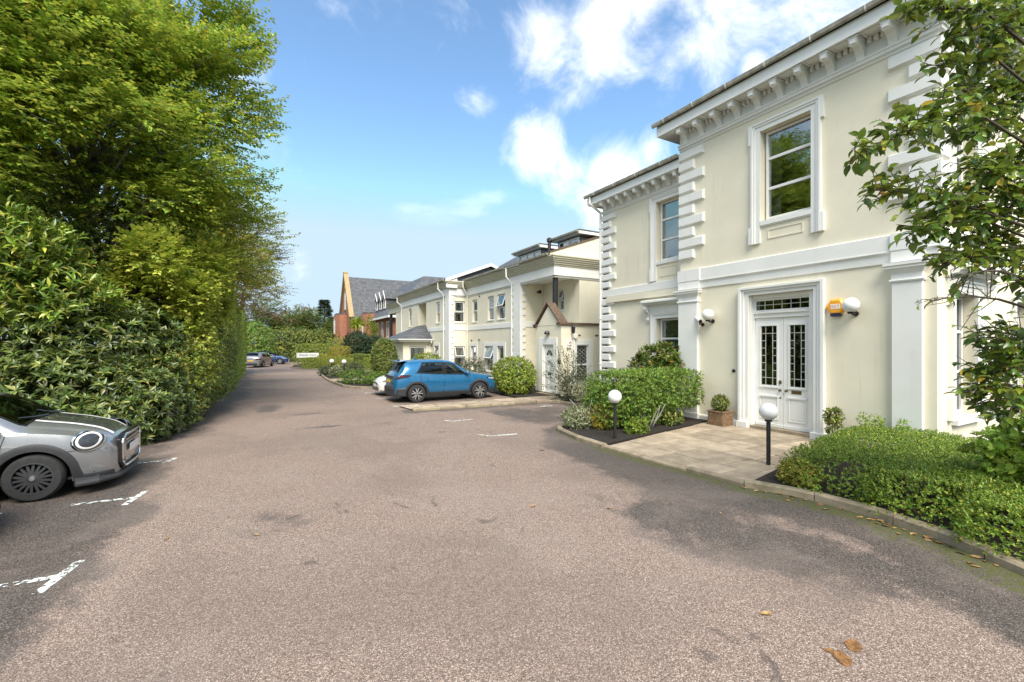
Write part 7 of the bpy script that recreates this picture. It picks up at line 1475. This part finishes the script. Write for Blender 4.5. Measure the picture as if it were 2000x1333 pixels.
spatch('window_trim', wtrim, 30, 1, [MT['trim']], suv, False)
# --- plain hatchbacks
def hatch(name, label, loc, rotz, pm, plates, roofm=None, group=None):
    root, body, pt = HATCH.build(name, label, 'car', loc, rotz, pm, dict(spokes=5, wheel='y'), group)
    def hl(u, v): x = 1.50 + .50 * u; z = .72 - .05 * u + .06 * (2 * v - 1) * (.4 + .6 * math.sin(math.pi * (.2 + .6 * u))); z = min(z, HATCH.zb(x) - .01); return (x, HATCH.side(x, z, .006), z)
    pt('headlight', hl, 8, 4, [MT['lamp_dark'], MT['lamp_clear']], root, True)
    def tl(u, v): x = -2.05 + .32 * u; z = .80 + .06 * (2 * v - 1) * (1 - .5 * u); z = min(z, HATCH.zb(x) - .01); return (x, HATCH.side(x, z, .006), z)
    pt('tail_light', tl, 6, 3, [MT['lamp_red']], root, False)
    b = MB(); b.extrude([(-2.10, .42, .74), (-2.10, .70, .74), (-2.085, .70, .86), (-2.085, .42, .86)], (.05, 0, 0)); b.extrude([(-2.10, -.42, .74), (-2.10, -.70, .74), (-2.085, -.70, .86), (-2.085, -.42, .86)], (.05, 0, 0)); b.build('tail_light', MT['lamp_red'], root)
    b = MB(); b.extrude([(2.10, -.42, .50), (2.10, .42, .50), (2.11, .36, .60), (2.11, -.36, .60)], (.02, 0, 0)); b.build('upper_grille', MT['trim'], root); b = MB(); b.extrude([(2.10, -.52, .24), (2.10, .52, .24), (2.11, .44, .42), (2.11, -.44, .42)], (.03, 0, 0)); b.build('lower_grille', MT['trim'], root)
    plate(root, 2.135, .47, .5, MT['white_plate'], 1); plate(root, -2.105, .66, .5, MT['yellow_plate'], -1)
    b = MB(); b.sweep([(-1.80, .83), (-2.03, .70), (-2.11, .4), (-2.12, 0), (-2.11, -.4), (-2.03, -.70), (-1.80, -.83)], [(0, .2), (.012, .4), (-.05, .46), (-.1, .2)], -1); b.build('rear_bumper', MT['clad'], root)
    for g in ([(-.24, .3), (-.22, .6), (-.26, .92)], [(.9, .3), (.94, .6), (.9, .9)]): HATCH.strip('panel_gap', g, MT['trim'], root, .01)
    for x0 in (-1.0, .02): HATCH.strip('door_handle', [(x0, .80), (x0 + .18, .80)], pm, root, .03)
    return root
hatch('parked_car', 'white hatchback parked nose-out behind the blue crossover', (6.2, 19.45, 0), math.pi, paint('white_paint', (.70, .70, .68), 0, .25, False), 1).scale = (.95, .95, .94)
hatch('parked_car', 'dark grey car beside the silver hatchback, only its nose showing', (-4.80, 6.95, 0), 1e-6, paint('black_paint', (.03, .03, .033), .3, .2), 1)
hatch('parked_car', 'grey hatchback parked tail-on at the end of the drive', (-.35, 50.2, 0), R_(72), paint('grey_paint_far', (.27, .27, .28), .5, .3), 1)
hatch('parked_car', 'dark blue car half hidden beyond the grey hatchback', (.55, 56.3, 0), R_(-12), paint('dark_blue_paint', (.02, .06, .20), .4, .25), 1)
